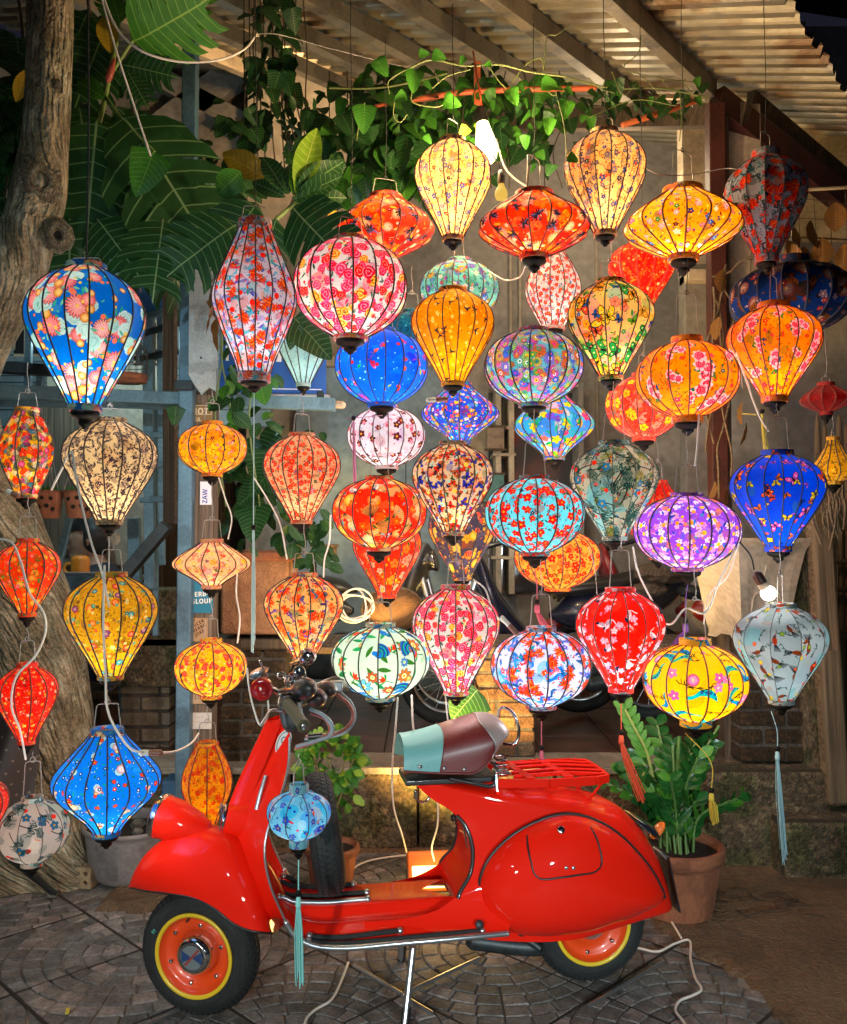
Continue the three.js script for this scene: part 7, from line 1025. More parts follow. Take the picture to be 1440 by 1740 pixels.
{
  const t = thing('vine_wall', 'dense wall of heart-shaped leaves hanging behind the upper middle lanterns', 'plant'), R = rng(49);
  scatter(t, R, 285, 'heart', [L_.deep, L_.mid, L_.deep, L_.deep, L_.mid], within([[545, 150, 720, 335], [600, 110, 860, 300], [700, 130, 980, 260], [640, 200, 760, 340]]), 4.15, 4.6, 0.07, 0.15, 0.8);
  for (let i = 0; i < 14; i++) { const x = 560 + i * 30; part(t, 'stem', tube([W(x, 120, 4.4), W(x + 14 * Math.sin(i * 3), 190, 4.38), W(x - 12 * Math.sin(i * 5), 260, 4.4), W(x + 6, 320, 4.42)], 0.003, 20, 5), M.oldWood); }
}
{
  const t = thing('post_creeper', 'green creeper climbing between the stickered post and the blue sign', 'plant'), R = rng(53);
  scatter(t, R, 34, 'oval', [L_.deep, L_.mid, L_.deep], within([[378, 560, 418, 680], [384, 640, 415, 720], [420, 620, 470, 720]]), 3.6, 3.9, 0.06, 0.11);
  scatter(t, R, 90, 'oval', [L_.deep, L_.deep, L_.deep], within([[385, 800, 500, 930], [390, 720, 560, 880], [470, 880, 560, 960]]), 4.2, 4.5, 0.06, 0.12);
  scatter(t, R, 10, 'heart', [L_.deep, L_.deep], within([[380, 740, 480, 860]]), 4.1, 4.3, 0.16, 0.24);
  leafPx(t, 'heart', L_.deep, [300, 690], [296, 725], 3.5, 1.1); leafPx(t, 'heart', L_.mid, [440, 640], [452, 690], 3.6, 1.1);
  for (const [x, dx] of [[372, 6], [384, -8], [430, 6]]) part(t, 'stem', tube([W(x, 480, 3.8), W(x + dx, 600, 3.8), W(x - dx, 700, 3.8), W(x + dx * 2, 860, 4.2)], 0.004, 30, 5), mat([0.14, 0.2, 0.07], 0.7));
  const dr = thing('dried_leaf_bunch', 'bunch of brown dried leaves hanging beside the white board', 'plant'); 
  for (const [b, e] of [[[372, 480], [352, 520]], [[374, 500], [385, 560]], [[366, 520], [346, 570]], [[372, 540], [366, 600]], [[376, 545], [392, 575]], [[366, 475], [345, 490]]]) leafPx(dr, 'heart', L_.dry, b, e, 3.55, 1.0, 0, b[0]); part(dr, 'stem', tube([W(372, 465, 3.56), W(370, 500, 3.56), W(372, 548, 3.56)], 0.003, 12, 5), M.oldWood);
}
{ // bush lit by the floodlight
  const t = thing('glowing_bush', 'small yellow-green bush behind the leg shield lit by the floodlight', 'plant'), R = rng(59);
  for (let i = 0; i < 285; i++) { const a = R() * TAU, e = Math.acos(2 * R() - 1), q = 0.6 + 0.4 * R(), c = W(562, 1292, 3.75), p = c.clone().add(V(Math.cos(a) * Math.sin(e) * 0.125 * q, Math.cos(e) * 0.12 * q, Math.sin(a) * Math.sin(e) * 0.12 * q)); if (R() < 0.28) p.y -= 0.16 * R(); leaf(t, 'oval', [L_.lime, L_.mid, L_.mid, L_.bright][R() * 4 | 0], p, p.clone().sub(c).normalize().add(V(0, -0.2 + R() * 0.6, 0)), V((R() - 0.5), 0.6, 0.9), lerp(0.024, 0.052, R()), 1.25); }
  for (const [x, dx] of [[560, 0], [552, -20], [572, 18], [580, 24]]) part(t, 'stem', tube([W(562, 1400, 3.78), W(x, 1350, 3.76), W(x + dx, 1280, 3.75)], 0.004, 10, 5), mat([0.2, 0.16, 0.06], 0.7));
  const pot = thing('plant_pot', 'small plant pot of the yellow-green bush behind the scooter floor', 'pot', W(564, 1440, 3.8).setY(0)); part(pot, 'pot', lathe([[0, 0], [0.08, 0], [0.105, 0.17], [0.115, 0.17], [0.115, 0.2], [0.1, 0.2], [0.095, 0.17], [0, 0.165]], 24), M.clay); part(pot, 'soil', lathe([[0.096, 0.18], [0, 0.186]], 20), M.soil);
}
{ // glossy potted plant on the right
  const base = W(1150, 1530, 3.62).setY(0), pot = thing('terracotta_pot', 'large terracotta pot with rolled rim behind the scooter tail', 'pot', base);
  part(pot, 'pot', lathe([[0, 0], [0.13, 0], [0.137, 0.01], [0.168, 0.2], [0.171, 0.212], [0.182, 0.216], [0.187, 0.235], [0.187, 0.262], [0.178, 0.27], [0.165, 0.266], [0.16, 0.23], [0, 0.228]], 40), M.clay);
  part(pot, 'soil', lathe([[0.162, 0.236], [0.08, 0.25], [0, 0.246]], 28), M.soil);
  const t = thing('glossy_pot_plant', 'glossy dark green plant with paired leaflets growing in the terracotta pot', 'plant', base), R = rng(61); let n = 0;
  for (let k = 0; k < 21; k++) {
    const a = k * 2.4, lean = 0.06 + 0.26 * R(), h = 0.2 + 0.28 * R(), p0 = V(Math.cos(a) * 0.08 * R(), 0.235, Math.sin(a) * 0.08), p2 = V(Math.cos(a) * lean, 0.235 + h, Math.sin(a) * lean * 0.7), p1 = V(Math.cos(a) * lean * 0.35, 0.235 + h * 0.6, Math.sin(a) * lean * 0.3), c = curve([p0, p1, p2]);
    part(t, 'stem', tube([p0, p1, p2], 0.006, 12, 6), mat([0.1, 0.2, 0.05], 0.4));
    for (let i = 2; i <= 9 && n < 300; i++) for (const s of [-1, 1]) { const u = i / 9, p = c.getPoint(u), T = c.getTangent(u), sd = V().crossVectors(T, V(Math.cos(a), 0.2, Math.sin(a))).normalize().multiplyScalar(s); n++; leaf(t, 'oval', R() < 0.16 ? L_.bright : L_.zz, p, sd.multiplyScalar(0.75).add(T.clone().multiplyScalar(0.75)), V(Math.cos(a) * 0.4, 0.5, 0.8), lerp(0.065, 0.1, R()) * (1.1 - 0.35 * u), 0.95); }
  }
  const s2 = [[1062, 1205], [1080, 1240], [1098, 1275], [1110, 1320]]; part(t, 'stem', tube(s2.map(([x, y]) => W(x, y, 3.5).sub(base)), 0.006, 16, 6), mat([0.2, 0.26, 0.06], 0.4));
  for (let i = 0; i < 7; i++) for (const s of [-1, 1]) { const u = i / 7, p = W(lerp(1062, 1104, u), lerp(1205, 1300, u), 3.5).sub(base); leaf(t, 'oval', L_.bright, p, V(s * 0.75 - 0.3, 0.75, 0.1), V(0, 0.3, 1), 0.055, 0.9); }
  const g = thing('broad_leaf', 'single broad green leaf left of the golden brick pillar', 'plant'); leafPx(g, 'heart', L_.deep, [812, 1172], [762, 1228], 4.2, 1.3); part(g, 'stem', tube([W(812, 1172, 4.22), W(830, 1180, 4.4), W(822, 1300, 4.42)], 0.004, 12, 5), M.oldWood);
}

// ================================================================ LAMPS
const glow = (c, k) => new THREE.MeshStandardMaterial({ color: 0x000000, emissive: col(c), emissiveIntensity: k });
function lampLight(t, c, I, p, soft = 2) { const l = new THREE.PointLight(col(c), I, 0, 2); l.position.copy(p); l.shadow.radius = soft; l.castShadow = true; t.add(l); return l; }
{
  const a = W(820, 210, 3.5), b = W(830, 270, 3.46), dir = b.clone().sub(a), L = dir.length();
  const t = thing('glaring_bulb', 'large glaring white bulb hanging among the vine leaves at the top', 'light bulb', a), z = V(0, 0, 0);
  part(t, 'bulb', aim(lathe([[0.024, 0], [0.028, L * 0.15], [0.039, L * 0.5], [0.042, L * 0.75], [0.034, L * 0.97], [0.018, L * 1.08], [0, L * 1.1]], 24), z, dir), glow([1, 0.82, 0.4], 7));
  part(t, 'holder', aim(lathe([[0, -0.075], [0.012, -0.075], [0.022, -0.06], [0.026, 0], [0.024, 0.004]], 18), z, dir), M.black);
  part(t, 'cable', tube([V(0, 0.06, 0), V(-0.01, 0.12, 0), V(-0.02, 0.2, -0.02), V(-0.03, 0.34, -0.1)], 0.004, 20, 6), mat([0.4, 0.06, 0.02], 0.6));
  part(t, 'cable', tube([dir.clone().multiplyScalar(0.5).add(V(0.04, 0, 0.02)), W(862, 290, 3.42).sub(a), W(905, 325, 3.35).sub(a)], 0.004, 16, 6), M.whiteCord);
  lampLight(t, [1, 0.7, 0.34], 4.2, dir.clone().multiplyScalar(0.6), 3);
  const u = W(852, 312, 3.44), s = thing('small_bulb', 'small dull yellow bulb dangling just below the glaring bulb', 'light bulb', u);
  part(s, 'bulb', lathe([[0.011, 0], [0.013, -0.01], [0.023, -0.03], [0.025, -0.045], [0.02, -0.06], [0, -0.068]], 20), glow([1, 0.62, 0.1], 0.75)); part(s, 'holder', lathe([[0, 0.05], [0.01, 0.05], [0.014, 0.03], [0.014, 0], [0.011, -0.002]], 16), M.gloss);
  part(s, 'cable', tube([V(0, 0.05, 0), V(-0.02, 0.09, 0), V(-0.035, 0.12, 0)], 0.003, 8, 5), M.blackWire);
  lampLight(s, [1, 0.6, 0.2], 0.03, V(0, -0.04, 0), 1);
}
{
  const p = W(1306, 1008, 3.15), t = thing('round_white_bulb', 'round white bulb in a brown holder on the misty grey lantern', 'light bulb', p);
  part(t, 'bulb', new THREE.SphereGeometry(0.027, 24, 16), glow([1, 0.97, 0.9], 5));
  const h = W(1284, 972, 3.15).sub(p), d = h.clone().normalize(); part(t, 'holder', aim(lathe([[0.016, 0.02], [0.018, 0.04], [0.018, 0.075], [0.008, 0.085], [0, 0.086]], 18), V(0, 0, 0), d), mat([0.06, 0.02, 0.012], 0.4)); part(t, 'collar', aim(lathe([[0.015, 0.015], [0.019, 0.03], [0.019, 0.042]], 18), V(0, 0, 0), d), M.cream);
  part(t, 'cable', tube([h.clone().multiplyScalar(1.1), W(1276, 945, 3.15).sub(p), W(1258, 922, 3.15).sub(p)], 0.003, 12, 5), M.blackWire);
  lampLight(t, [1, 0.95, 0.86], 0.35, V(0, 0, 0), 1.3);
}
{ // lamps of the house itself, standing behind the hanging lanterns
  for (const [px, py, d, c, I, label] of [[1024, 318, 5.6, [1, 0.78, 0.5], 1.7, 'bare bulb under the rear roof, hidden behind the cream bird lantern'], [462, 120, 5.9, [1, 0.6, 0.26], 2.2, 'amber bulb of the house, hidden behind the dark creeper'], [140, 560, 4.75, [0.55, 0.9, 1], 2.4, 'cold white bulb under the left frame, hidden behind the big blue lantern'], [690, 900, 5.3, [1, 0.8, 0.55], 1.1, 'dim bulb over the terrace, hidden behind the crane lanterns']]) {
    const t = thing('house_bulb', label, 'light bulb', W(px, py, d)); part(t, 'bulb', lathe([[0, -0.035], [0.02, -0.028], [0.028, -0.005], [0.022, 0.02], [0.013, 0.035], [0.013, 0.045]], 20), glow(c, 8)); part(t, 'holder', lathe([[0.013, 0.04], [0.016, 0.045], [0.016, 0.085], [0, 0.09]], 14), M.black); part(t, 'cable', rod(V(0, 0.085, 0), V(0, 0.6, 0), 0.003), M.blackWire); lampLight(t, c, I, V(0, 0, 0), 1.4);
  }
}
{ // floodlight lying on the ground behind the scooter
  const p = W(742, 1478, 3.75).setY(0.0), t = thing('floodlight', 'small floodlight on the ground glowing orange behind the scooter floor', 'floodlight', p, 0.1);
  part(t, 'housing', box(0.24, 0.16, 0.05, 0, 0.1, 0.03, 0.012).rotateX(-0.5), phys([0.5, 0.12, 0.02], 0.4, { clearcoat: 0.4 }));
  part(t, 'lamp_glass', box(0.2, 0.085, 0.008, 0, 0.075, 0.062, 0.003).rotateX(-0.5), glow([1, 0.72, 0.22], 5));
  part(t, 'back_glass', box(0.2, 0.12, 0.006, 0, 0.1, -0.008, 0.003).rotateX(-0.5), glow([1, 0.66, 0.2], 4));
  part(t, 'bracket', [bar(V(-0.12, 0, 0.05), V(-0.12, 0.12, -0.02), 0.012, 0.02), bar(V(0.12, 0, 0.05), V(0.12, 0.12, -0.02), 0.012, 0.02), bar(V(-0.12, 0.006, 0.05), V(0.12, 0.006, 0.05), 0.02, 0.01)], M.black);
  const l = new THREE.SpotLight(col([1, 0.6, 0.16]), 30, 0, 1.0, 1, 2); l.position.set(0.0, 0.2, -0.17); l.target.position.set(0.32, 1.25, -0.95); l.shadow.radius = 4; l.castShadow = true; t.add(l, l.target);
  lampLight(t, [1, 0.6, 0.18], 0.28, V(0, 0.14, 0.12), 4);
}

// ================================================================ STEEL FRAME, SIGNS AND POSTS ON THE LEFT
{
  const t = thing('blue_steel_pole', 'square blue steel pole standing left of the stickered post', 'pole');
  const a = W(312, 1300, 3.9), b = W(314, -40, 3.9); part(t, 'pole', bar(V(a.x, 0.05, -3.9), V(a.x + 0.012, b.y, -3.9), 0.062, 0.062, 0.006), M.poleBlue); part(t, 'base', box(0.16, 0.44, 0.14, a.x - 0.01, 0.22, -3.95, 0.01), mat([0.02, 0.12, 0.26], 0.5, { map: at(stainTex, 1.5) }));
  part(t, 'clamp', bar(W(298, 655, 3.85), W(330, 655, 3.85), 0.03, 0.04), M.darkSteel);
  const p = thing('stickered_post', 'bare timber post plastered with old paper stickers', 'post');
  const q = W(344, 1000, 3.95), w = 0.105, top = W(344, 668, 3.95).y; part(p, 'post', [box(w, top, w, q.x, top / 2, -3.98, 0.014), aim(lathe([[w * 0.6, 0], [0.012, 0.085], [0, 0.09]], 10), V(q.x, top - 0.005, -3.98), V(0, 1, 0))], mat([0.44, 0.32, 0.22], 0.85, { map: at(woodTex, 2.4, 0.8), bumpMap: at(barkBump, 3, 1), bumpScale: 0.006 }));
  const paper = (px, py, wd, ht, bg, draw, name = 'sticker') => { const c = document.createElement('canvas'); c.width = 256; c.height = Math.round(256 * ht / wd); const g = c.getContext('2d'), R = rng(px + py); g.fillStyle = bg; g.fillRect(0, 0, c.width, c.height); draw(g, c.width, c.height); g.globalAlpha = 0.4; for (let i = 0; i < 26; i++) { g.fillStyle = i % 2 ? '#6a5a48' : '#cfc0a8'; g.fillRect(R() * 256, R() * c.height, R() * 26, R() * 7); } const tx = new THREE.CanvasTexture(c); tx.colorSpace = THREE.SRGBColorSpace; const s = W(px, py, 3.92); part(p, name, new THREE.BoxGeometry(wd, ht, 0.003).translate(s.x, s.y, -3.923), [0, 1, 2, 3, 4, 5].map((k) => k === 4 ? new THREE.MeshStandardMaterial({ map: tx, roughness: 0.85 }) : M.cream)); };
  const words = (g, lines, font, c, x, y, dy, rot = 0) => { g.save(); g.translate(x, y); g.rotate(rot); g.fillStyle = c; g.font = font; lines.forEach((l, i) => g.fillText(l, 0, i * dy)); g.restore(); };
  const uvFix = (o) => o;
  paper(341, 702, 0.1, 0.075, '#8a7048', (g, w2, h) => { g.strokeStyle = '#d8c8a0'; g.lineWidth = 6; g.strokeRect(10, 10, w2 - 20, h * 0.52); words(g, ['HOT'], 'bold 96px sans-serif', '#e2d6b8', 22, 108, 0); words(g, ['TEA'], 'bold 60px sans-serif', '#d8c8a0', 22, 186, 0); });
  paper(350, 838, 0.05, 0.1, '#e2e2ea', (g, w2, h) => { g.save(); g.translate(60, h - 30); g.rotate(-Math.PI / 2); g.fillStyle = '#2a3a9a'; g.font = 'bold 150px sans-serif'; g.fillText('ZAW', 0, 100); g.restore(); });
  paper(342, 1012, 0.104, 0.15, '#2a7a96', (g, w2, h) => { words(g, ['BERBO', 'GLOUP'], 'bold 70px sans-serif', '#efe8dc', 12, 200, 76, -0.06); g.fillStyle = '#d8d0c0'; g.beginPath(); g.moveTo(150, 0); g.lineTo(256, 0); g.lineTo(256, 150); g.fill(); words(g, ['Y'], 'bold 80px sans-serif', '#efe8dc', 120, 90, 0); });
  paper(336, 1070, 0.085, 0.1, '#b08a62', (g, w2, h) => { words(g, ['JOY', 'DUCER', 'BERBO', 'JOKE'], 'bold 60px sans-serif', '#2a1c14', 20, 90, 58, -0.5); });
  paper(340, 1178, 0.1, 0.09, '#b89a78', (g, w2, h) => words(g, ['DE', 'FINE'], 'bold 84px sans-serif', '#7a6a58', 16, 90, 92));
  paper(342, 1225, 0.09, 0.07, '#c8c2b8', (g) => words(g, ['- ~ -- ~', '~ - ~ -'], '50px serif', '#7a4a48', 12, 70, 60));
  const bd = thing('white_board', 'tall pale blue-white painted board with pointed foot above the post', 'board');
  const sh = new THREE.Shape(); [[-0.052, 0.26], [-0.035, 0.245], [0, 0.235], [0.035, 0.25], [0.052, 0.27], [0.05, 0.1], [0.062, -0.1], [0.062, -0.27], [0.03, -0.25], [0, -0.28], [-0.03, -0.24], [-0.052, -0.2]].forEach(([x, y], i) => (i ? sh.lineTo(x, y) : sh.moveTo(x, y)));
  const wp = W(343, 556, 3.8); part(bd, 'board', new THREE.ExtrudeGeometry(sh, { depth: 0.02, bevelEnabled: true, bevelSize: 0.003, bevelThickness: 0.003, bevelSegments: 1 }).translate(wp.x, wp.y, -3.82), mat([0.55, 0.66, 0.68], 0.6, { map: at(stainTex, 2) })); part(bd, 'nail', new THREE.SphereGeometry(0.005, 8, 6).translate(wp.x, wp.y - 0.13, -3.795), M.darkSteel);
}
{
  const t = thing('steel_pergola', 'pale blue steel frame of beams, bars and a diagonal brace on the left', 'pergola'), m = M.blueSteel;
  const B = (a, b, d, w, h, mt = m, n = 'bar', d2 = d) => part(t, n, bar(W(...a, d), W(...b, d2), w, h), mt);
  B([-40, 664], [570, 688], 3.98, 0.05, 0.055, m, 'beam'); B([-40, 684], [330, 690], 4.15, 0.03, 0.03, m, 'beam');
  B([-40, 622], [160, 634], 4.2, 0.06, 0.05, M.darkSteel, 'beam');
  B([208, 982], [285, 892], 3.98, 0.075, 0.05, M.darkSteel, 'brace'); B([196, 1130], [224, 1090], 4.0, 0.05, 0.05, m, 'brace');
  B([252, 430], [256, 1000], 4.5, 0.05, 0.05); B([272, 470], [276, 960], 4.5, 0.028, 0.03); B([289, 480], [290, 890], 4.3, 0.055, 0.06, M.oldWood, 'timber'); B([265, 690], [265, 1080], 4.55, 0.025, 0.03);
  B([232, 1095], [228, 880], 4.6, 0.06, 0.04); 
  for (const [y0, y1] of [[570, 548], [610, 596], [740, 738], [790, 788], [850, 846]]) B([238, y0], [304, y1], 4.48, 0.025, 0.03, y0 < 620 ? M.darkSteel : m, 'cross_bar');
  B([200, 545], [312, 500], 4.45, 0.05, 0.05, m, 'sloping_rail'); B([100, 960], [130, 830], 4.4, 0.03, 0.03, m, 'strut'); B([70, 640], [60, 700], 4.2, 0.03, 0.03, m, 'strut'); B([50, 560], [46, 760], 4.3, 0.03, 0.03, m, 'strut');
  part(t, 'bulb_reflector', [aim(lathe([[0, 0], [0.03, 0.01], [0.035, 0.02], [0, 0.022]], 16), W(196, 915, 4.6), V(0, 0, 1))], M.cream);
  const w = thing('window_house', 'pale blue house front with windows behind the steel frame', 'building');
  part(w, 'wall', box(2.6, 1.3, 0.1, W(120, 560, 5.9).x, W(0, 620, 5.9).y + 0.25, -6.0, 0.01), M.wallBlue);
  for (const [x, y] of [[40, 560], [110, 560], [180, 585], [245, 585]]) { const p = W(x, y, 5.88), f = part(w, 'window', box(0.17, 0.34, 0.03, p.x, p.y, -5.94, 0.004), M.cream); part(f, 'pane', box(0.13, 0.3, 0.01, p.x, p.y, -5.92, 0.002), M.gloss); part(f, 'mullion', box(0.015, 0.3, 0.02, p.x, p.y, -5.915, 0.002), M.cream); }
  for (let k = 0; k < 9; k++) part(w, 'clapboard', box(2.6, 0.035, 0.02, W(120, 560, 5.9).x, W(0, 690, 5.9).y + k * 0.045, -5.935, 0.004), M.wallBlue);
  part(w, 'inner_wall', box(0.7, 1.2, 0.06, W(175, 770, 5.4).x, W(0, 790, 5.4).y, -5.45, 0.008), M.wallBeige); part(w, 'doorway', box(0.42, 1.0, 0.08, W(95, 800, 5.3).x, W(0, 800, 5.3).y, -5.35, 0.008), M.oldWood); part(w, 'dark_wall', box(3.4, 2.0, 0.06, -2.0, 0.9, -7.2, 0.01), M.oldWood);
  part(w, 'counter', box(0.5, 0.5, 0.3, W(268, 1040, 4.7).x, W(0, 1085, 4.7).y, -4.85, 0.01), M.moss);
}
{ // signs
  const sign = (name, label, px, py, d, w, h, turn, lines, font, lower) => { const t = thing(name, label, 'sign', W(px, py, d), turn), c = document.createElement('canvas'); c.width = 512; c.height = Math.round(512 * h / w); const g = c.getContext('2d'); g.fillStyle = '#1b56a8'; g.fillRect(0, 0, 512, c.height); g.fillStyle = '#e6ecf2'; g.font = font; g.textBaseline = 'middle'; lines.forEach(([s, x, y]) => g.fillText(s, x, y * c.height)); if (lower) { g.fillRect(20, c.height - 24, 470, 5); } const tx = new THREE.CanvasTexture(c); tx.colorSpace = THREE.SRGBColorSpace; part(t, 'panel', new THREE.BoxGeometry(w, h, 0.03), [0, 1, 2, 3, 4, 5].map((k) => k === 4 ? new THREE.MeshStandardMaterial({ map: tx, roughness: 0.45 }) : M.blueSign)); return t; };
  const s = sign('blue_shop_sign', 'blue shop sign with white letters behind the tall white lantern', 465, 612, 4.3, 0.5, 0.32, 0.1, [['NG CÀ', 20, 0.42], ['PHÊ Y', 270, 0.42]], 'bold 104px sans-serif', true);
  part(s, 'sign_frame', [box(0.54, 0.02, 0.05, 0, -0.172, 0, 0.004), box(0.54, 0.02, 0.05, 0, 0.172, 0, 0.004)], M.alu);
  const a = thing('blue_awning', 'slanted blue awning edge with a white rail behind the jagged leaves', 'awning', W(265, 500, 4.4), 0.2); part(a, 'fabric', [bar(V(-0.2, -0.08, 0), V(0.2, 0.1, 0), 0.02, 0.2)], M.blueSign); part(a, 'rail', bar(V(-0.22, -0.2, 0.02), V(0.2, -0.01, 0.02), 0.03, 0.03), M.blueSteel); for (let k = 0; k < 6; k++) part(a, 'stripe', bar(V(-0.12 + k * 0.05, 0.0, 0.015), V(-0.12 + k * 0.05, 0.09, 0.015), 0.006, 0.004, 0), M.cream);
  const pole = thing('sign_rail', 'pale tube rail under the blue shop sign', 'rail'); part(pole, 'tube', capped([W(440, 680, 4.05), W(582, 688, 4.05)], 0.017), M.cream); part(pole, 'bracket', box(0.03, 0.06, 0.03, W(545, 676, 4.05).x, W(545, 676, 4.05).y, -4.05, 0.004), M.darkSteel);
  const n = thing('house_number', 'weathered wooden board with pale figures on the right fence', 'sign', W(1412, 872, 3.95)); const c = document.createElement('canvas'); c.width = 128; c.height = 128; const g = c.getContext('2d'); g.fillStyle = '#6a5636'; g.fillRect(0, 0, 128, 128); g.fillStyle = '#b8a678'; g.font = '64px serif'; g.fillText('57', 30, 86); const tx = new THREE.CanvasTexture(c); tx.colorSpace = THREE.SRGBColorSpace; part(n, 'board', new THREE.BoxGeometry(0.13, 0.12, 0.02), [0, 1, 2, 3, 4, 5].map((k) => k === 4 ? new THREE.MeshStandardMaterial({ map: tx, roughness: 0.9 }) : M.oldWood));
}
{ // bird cage
  const p = W(214, 610, 3.95), t = thing('bird_cage', 'small round wire bird cage behind the big blue lantern', 'bird cage', p);
  part(t, 'tray', lathe([[0, -0.1], [0.09, -0.1], [0.095, -0.07], [0.092, -0.07], [0, -0.09]], 24), M.clay); for (let k = 0; k < 18; k++) { const a = k / 18 * TAU; part(t, 'cage_wire', tube([V(0.088 * Math.cos(a), -0.08, 0.088 * Math.sin(a)), V(0.088 * Math.cos(a), 0.04, 0.088 * Math.sin(a)), V(0.05 * Math.cos(a), 0.1, 0.05 * Math.sin(a)), V(0, 0.12, 0)], 0.0014, 10, 4), M.oldWood); }
  for (const y of [-0.03, 0.03]) part(t, 'hoop', new THREE.TorusGeometry(0.089, 0.0018, 5, 30).rotateX(Math.PI / 2).translate(0, y, 0), M.oldWood); part(t, 'hook', tube([V(0, 0.12, 0), V(0, 0.2, 0), V(0.02, 0.3, 0)], 0.002, 10, 5), M.wire);
}
for (const [i, x, r] of [[0, 82, 0], [1, 135, 0.2]]) { // perforated hanging pots
  const p = W(x, 858, 4.1), t = thing('perforated_pot', i ? 'right one of two perforated clay pots hanging behind the cream lantern' : 'left one of two perforated clay pots hanging beside the yellow fern lantern', 'pot', p, r, 'perforated hanging clay pots');
  part(t, 'pot', lathe([[0, -0.06], [0.05, -0.06], [0.068, 0.055], [0.075, 0.055], [0.075, 0.065], [0.063, 0.065], [0.06, 0.04], [0, 0.03]], 24), M.clay); part(t, 'soil', lathe([[0.061, 0.045], [0, 0.05]], 20), M.soil);
  [[-0.6, 0.025], [0, 0.03], [0.55, 0.028], [-0.25, -0.01], [0.3, -0.005], [0.7, -0.02]].forEach(([a, y]) => part(t, 'hole', aim(lathe([[0.0085, 0], [0.0095, 0.003], [0.007, 0.001], [0, -0.002]], 12), V(0.0605 * Math.sin(a) * (1 + y), y, 0.0605 * Math.cos(a) * (1 + y)).multiply(V(1.03 + y, 1, 1.03 + y)), V(Math.sin(a), 0, Math.cos(a))), M.soil));
  for (const a of [0.5, 2.6, 4.7]) part(t, 'hanger', tube([V(0.07 * Math.cos(a), 0.06, 0.07 * Math.sin(a)), V(0.03 * Math.cos(a), 0.2, 0.03 * Math.sin(a)), V(0, 0.36, 0)], 0.0018, 8, 4), M.wire);
  for (let k = 0; k < 5; k++) leaf(t, 'oval', L_.mid, V((k - 2) * 0.018, 0.05, 0), V((k - 2) * 0.3, 1, 0.2), V(0, 0.2, 1), 0.04, 1);
}
{ // big grey pot, hollow brick, steel bar, sack at the lower left
  const p = W(224, 1440, 3.98).setY(0), t = thing('grey_pot', 'big round grey pot behind the front wheel fender', 'pot', p); part(t, 'pot', lathe([[0, 0], [0.12, 0], [0.15, 0.02], [0.18, 0.1], [0.192, 0.2], [0.196, 0.215], [0.205, 0.22], [0.205, 0.238], [0.194, 0.24], [0.185, 0.215], [0.17, 0.19], [0, 0.18]], 44), M.greyPot); part(t, 'soil', lathe([[0.176, 0.2], [0.1, 0.215], [0, 0.21]], 24), M.soil);
  for (const [x, z, s] of [[-0.06, 0.05, 0.03], [0.05, 0.08, 0.024], [0.02, -0.02, 0.035], [0.1, 0.02, 0.02]]) { const g = new THREE.DodecahedronGeometry(s, 0).scale(1, 0.7, 1.1).translate(x, 0.222, z); part(t, 'stone', g, M.concrete); }
  const b = W(133, 1452, 3.85).setY(0), h = thing('hollow_brick', 'yellowish hollow brick with six round holes beside the grey pot', 'brick', b, -0.15), hs = new THREE.Shape(); hs.moveTo(-0.055, 0); hs.lineTo(0.055, 0); hs.lineTo(0.055, 0.085); hs.lineTo(-0.055, 0.085); for (const x of [-0.034, 0, 0.034]) for (const y of [0.024, 0.061]) { const q = new THREE.Path(); q.absarc(x, y, 0.0115, 0, TAU, true); hs.holes.push(q); }
  part(h, 'body', new THREE.ExtrudeGeometry(hs, { depth: 0.18, bevelEnabled: true, bevelSize: 0.002, bevelThickness: 0.002, bevelSegments: 1, curveSegments: 14 }).translate(0, 0.002, -0.18), mat([0.46, 0.34, 0.19], 0.9, { map: at(stainTex, 4) })); part(h, 'back', box(0.1, 0.08, 0.01, 0, 0.043, -0.175, 0.002), M.soil);
  const st = thing('stone_block', 'brown stone slab standing behind the hollow brick', 'stone', W(136, 1410, 3.95).setY(0)); part(st, 'stone', box(0.13, 0.22, 0.1, 0, 0.11, 0, 0.02), M.oldBrick[1]);
  const r = thing('steel_angle', 'rusty grey steel bar slanting down to the paving at the lower left', 'bar'); part(r, 'bar', bar(W(18, 1458, 3.45), G(92, 1518, 0.02), 0.028, 0.018), M.darkSteel); part(r, 'bar_end', box(0.035, 0.03, 0.035, G(90, 1516, 0.02).x, 0.018, G(90, 1516, 0.02).z, 0.004), M.rafter);
  const s = thing('dark_sack', 'dark brown cover with faint pale marks leaning at the left edge', 'cover'); const c = document.createElement('canvas'); c.width = c.height = 256; const g = c.getContext('2d'); g.fillStyle = '#2a201d'; g.fillRect(0, 0, 256, 256); g.fillStyle = '#6a5a50'; for (let y = 0; y < 8; y++) for (let x = 0; x < 8; x++) { g.save(); g.translate(x * 32 + (y % 2) * 16, y * 32 + 16); g.rotate(Math.PI / 4); g.fillRect(-3, -3, 6, 6); g.restore(); } const tx = new THREE.CanvasTexture(c); tx.colorSpace = THREE.SRGBColorSpace;
  const rows = []; for (let i = 0; i <= 16; i++) { const q = []; for (let j = 0; j <= 16; j++) { const u = j / 16, v = i / 16, p2 = W(lerp(-70, lerp(72, 52, v), u), lerp(1195, 1372, v), 3.62 - 0.1 * v); p2.z += 0.03 * Math.sin(u * 9 + v * 3) + 0.05 * Math.sin(u * 3.1); q.push(p2); } rows.push(q); } const sg = grid(rows); sg.attributes.uv.array.forEach((x, i, a) => { a[i] = x * 2.6; }); part(s, 'cover', sg, new THREE.MeshStandardMaterial({ map: tx, roughness: 0.6, side: THREE.DoubleSide })); tx.wrapS = tx.wrapT = THREE.RepeatWrapping;
}
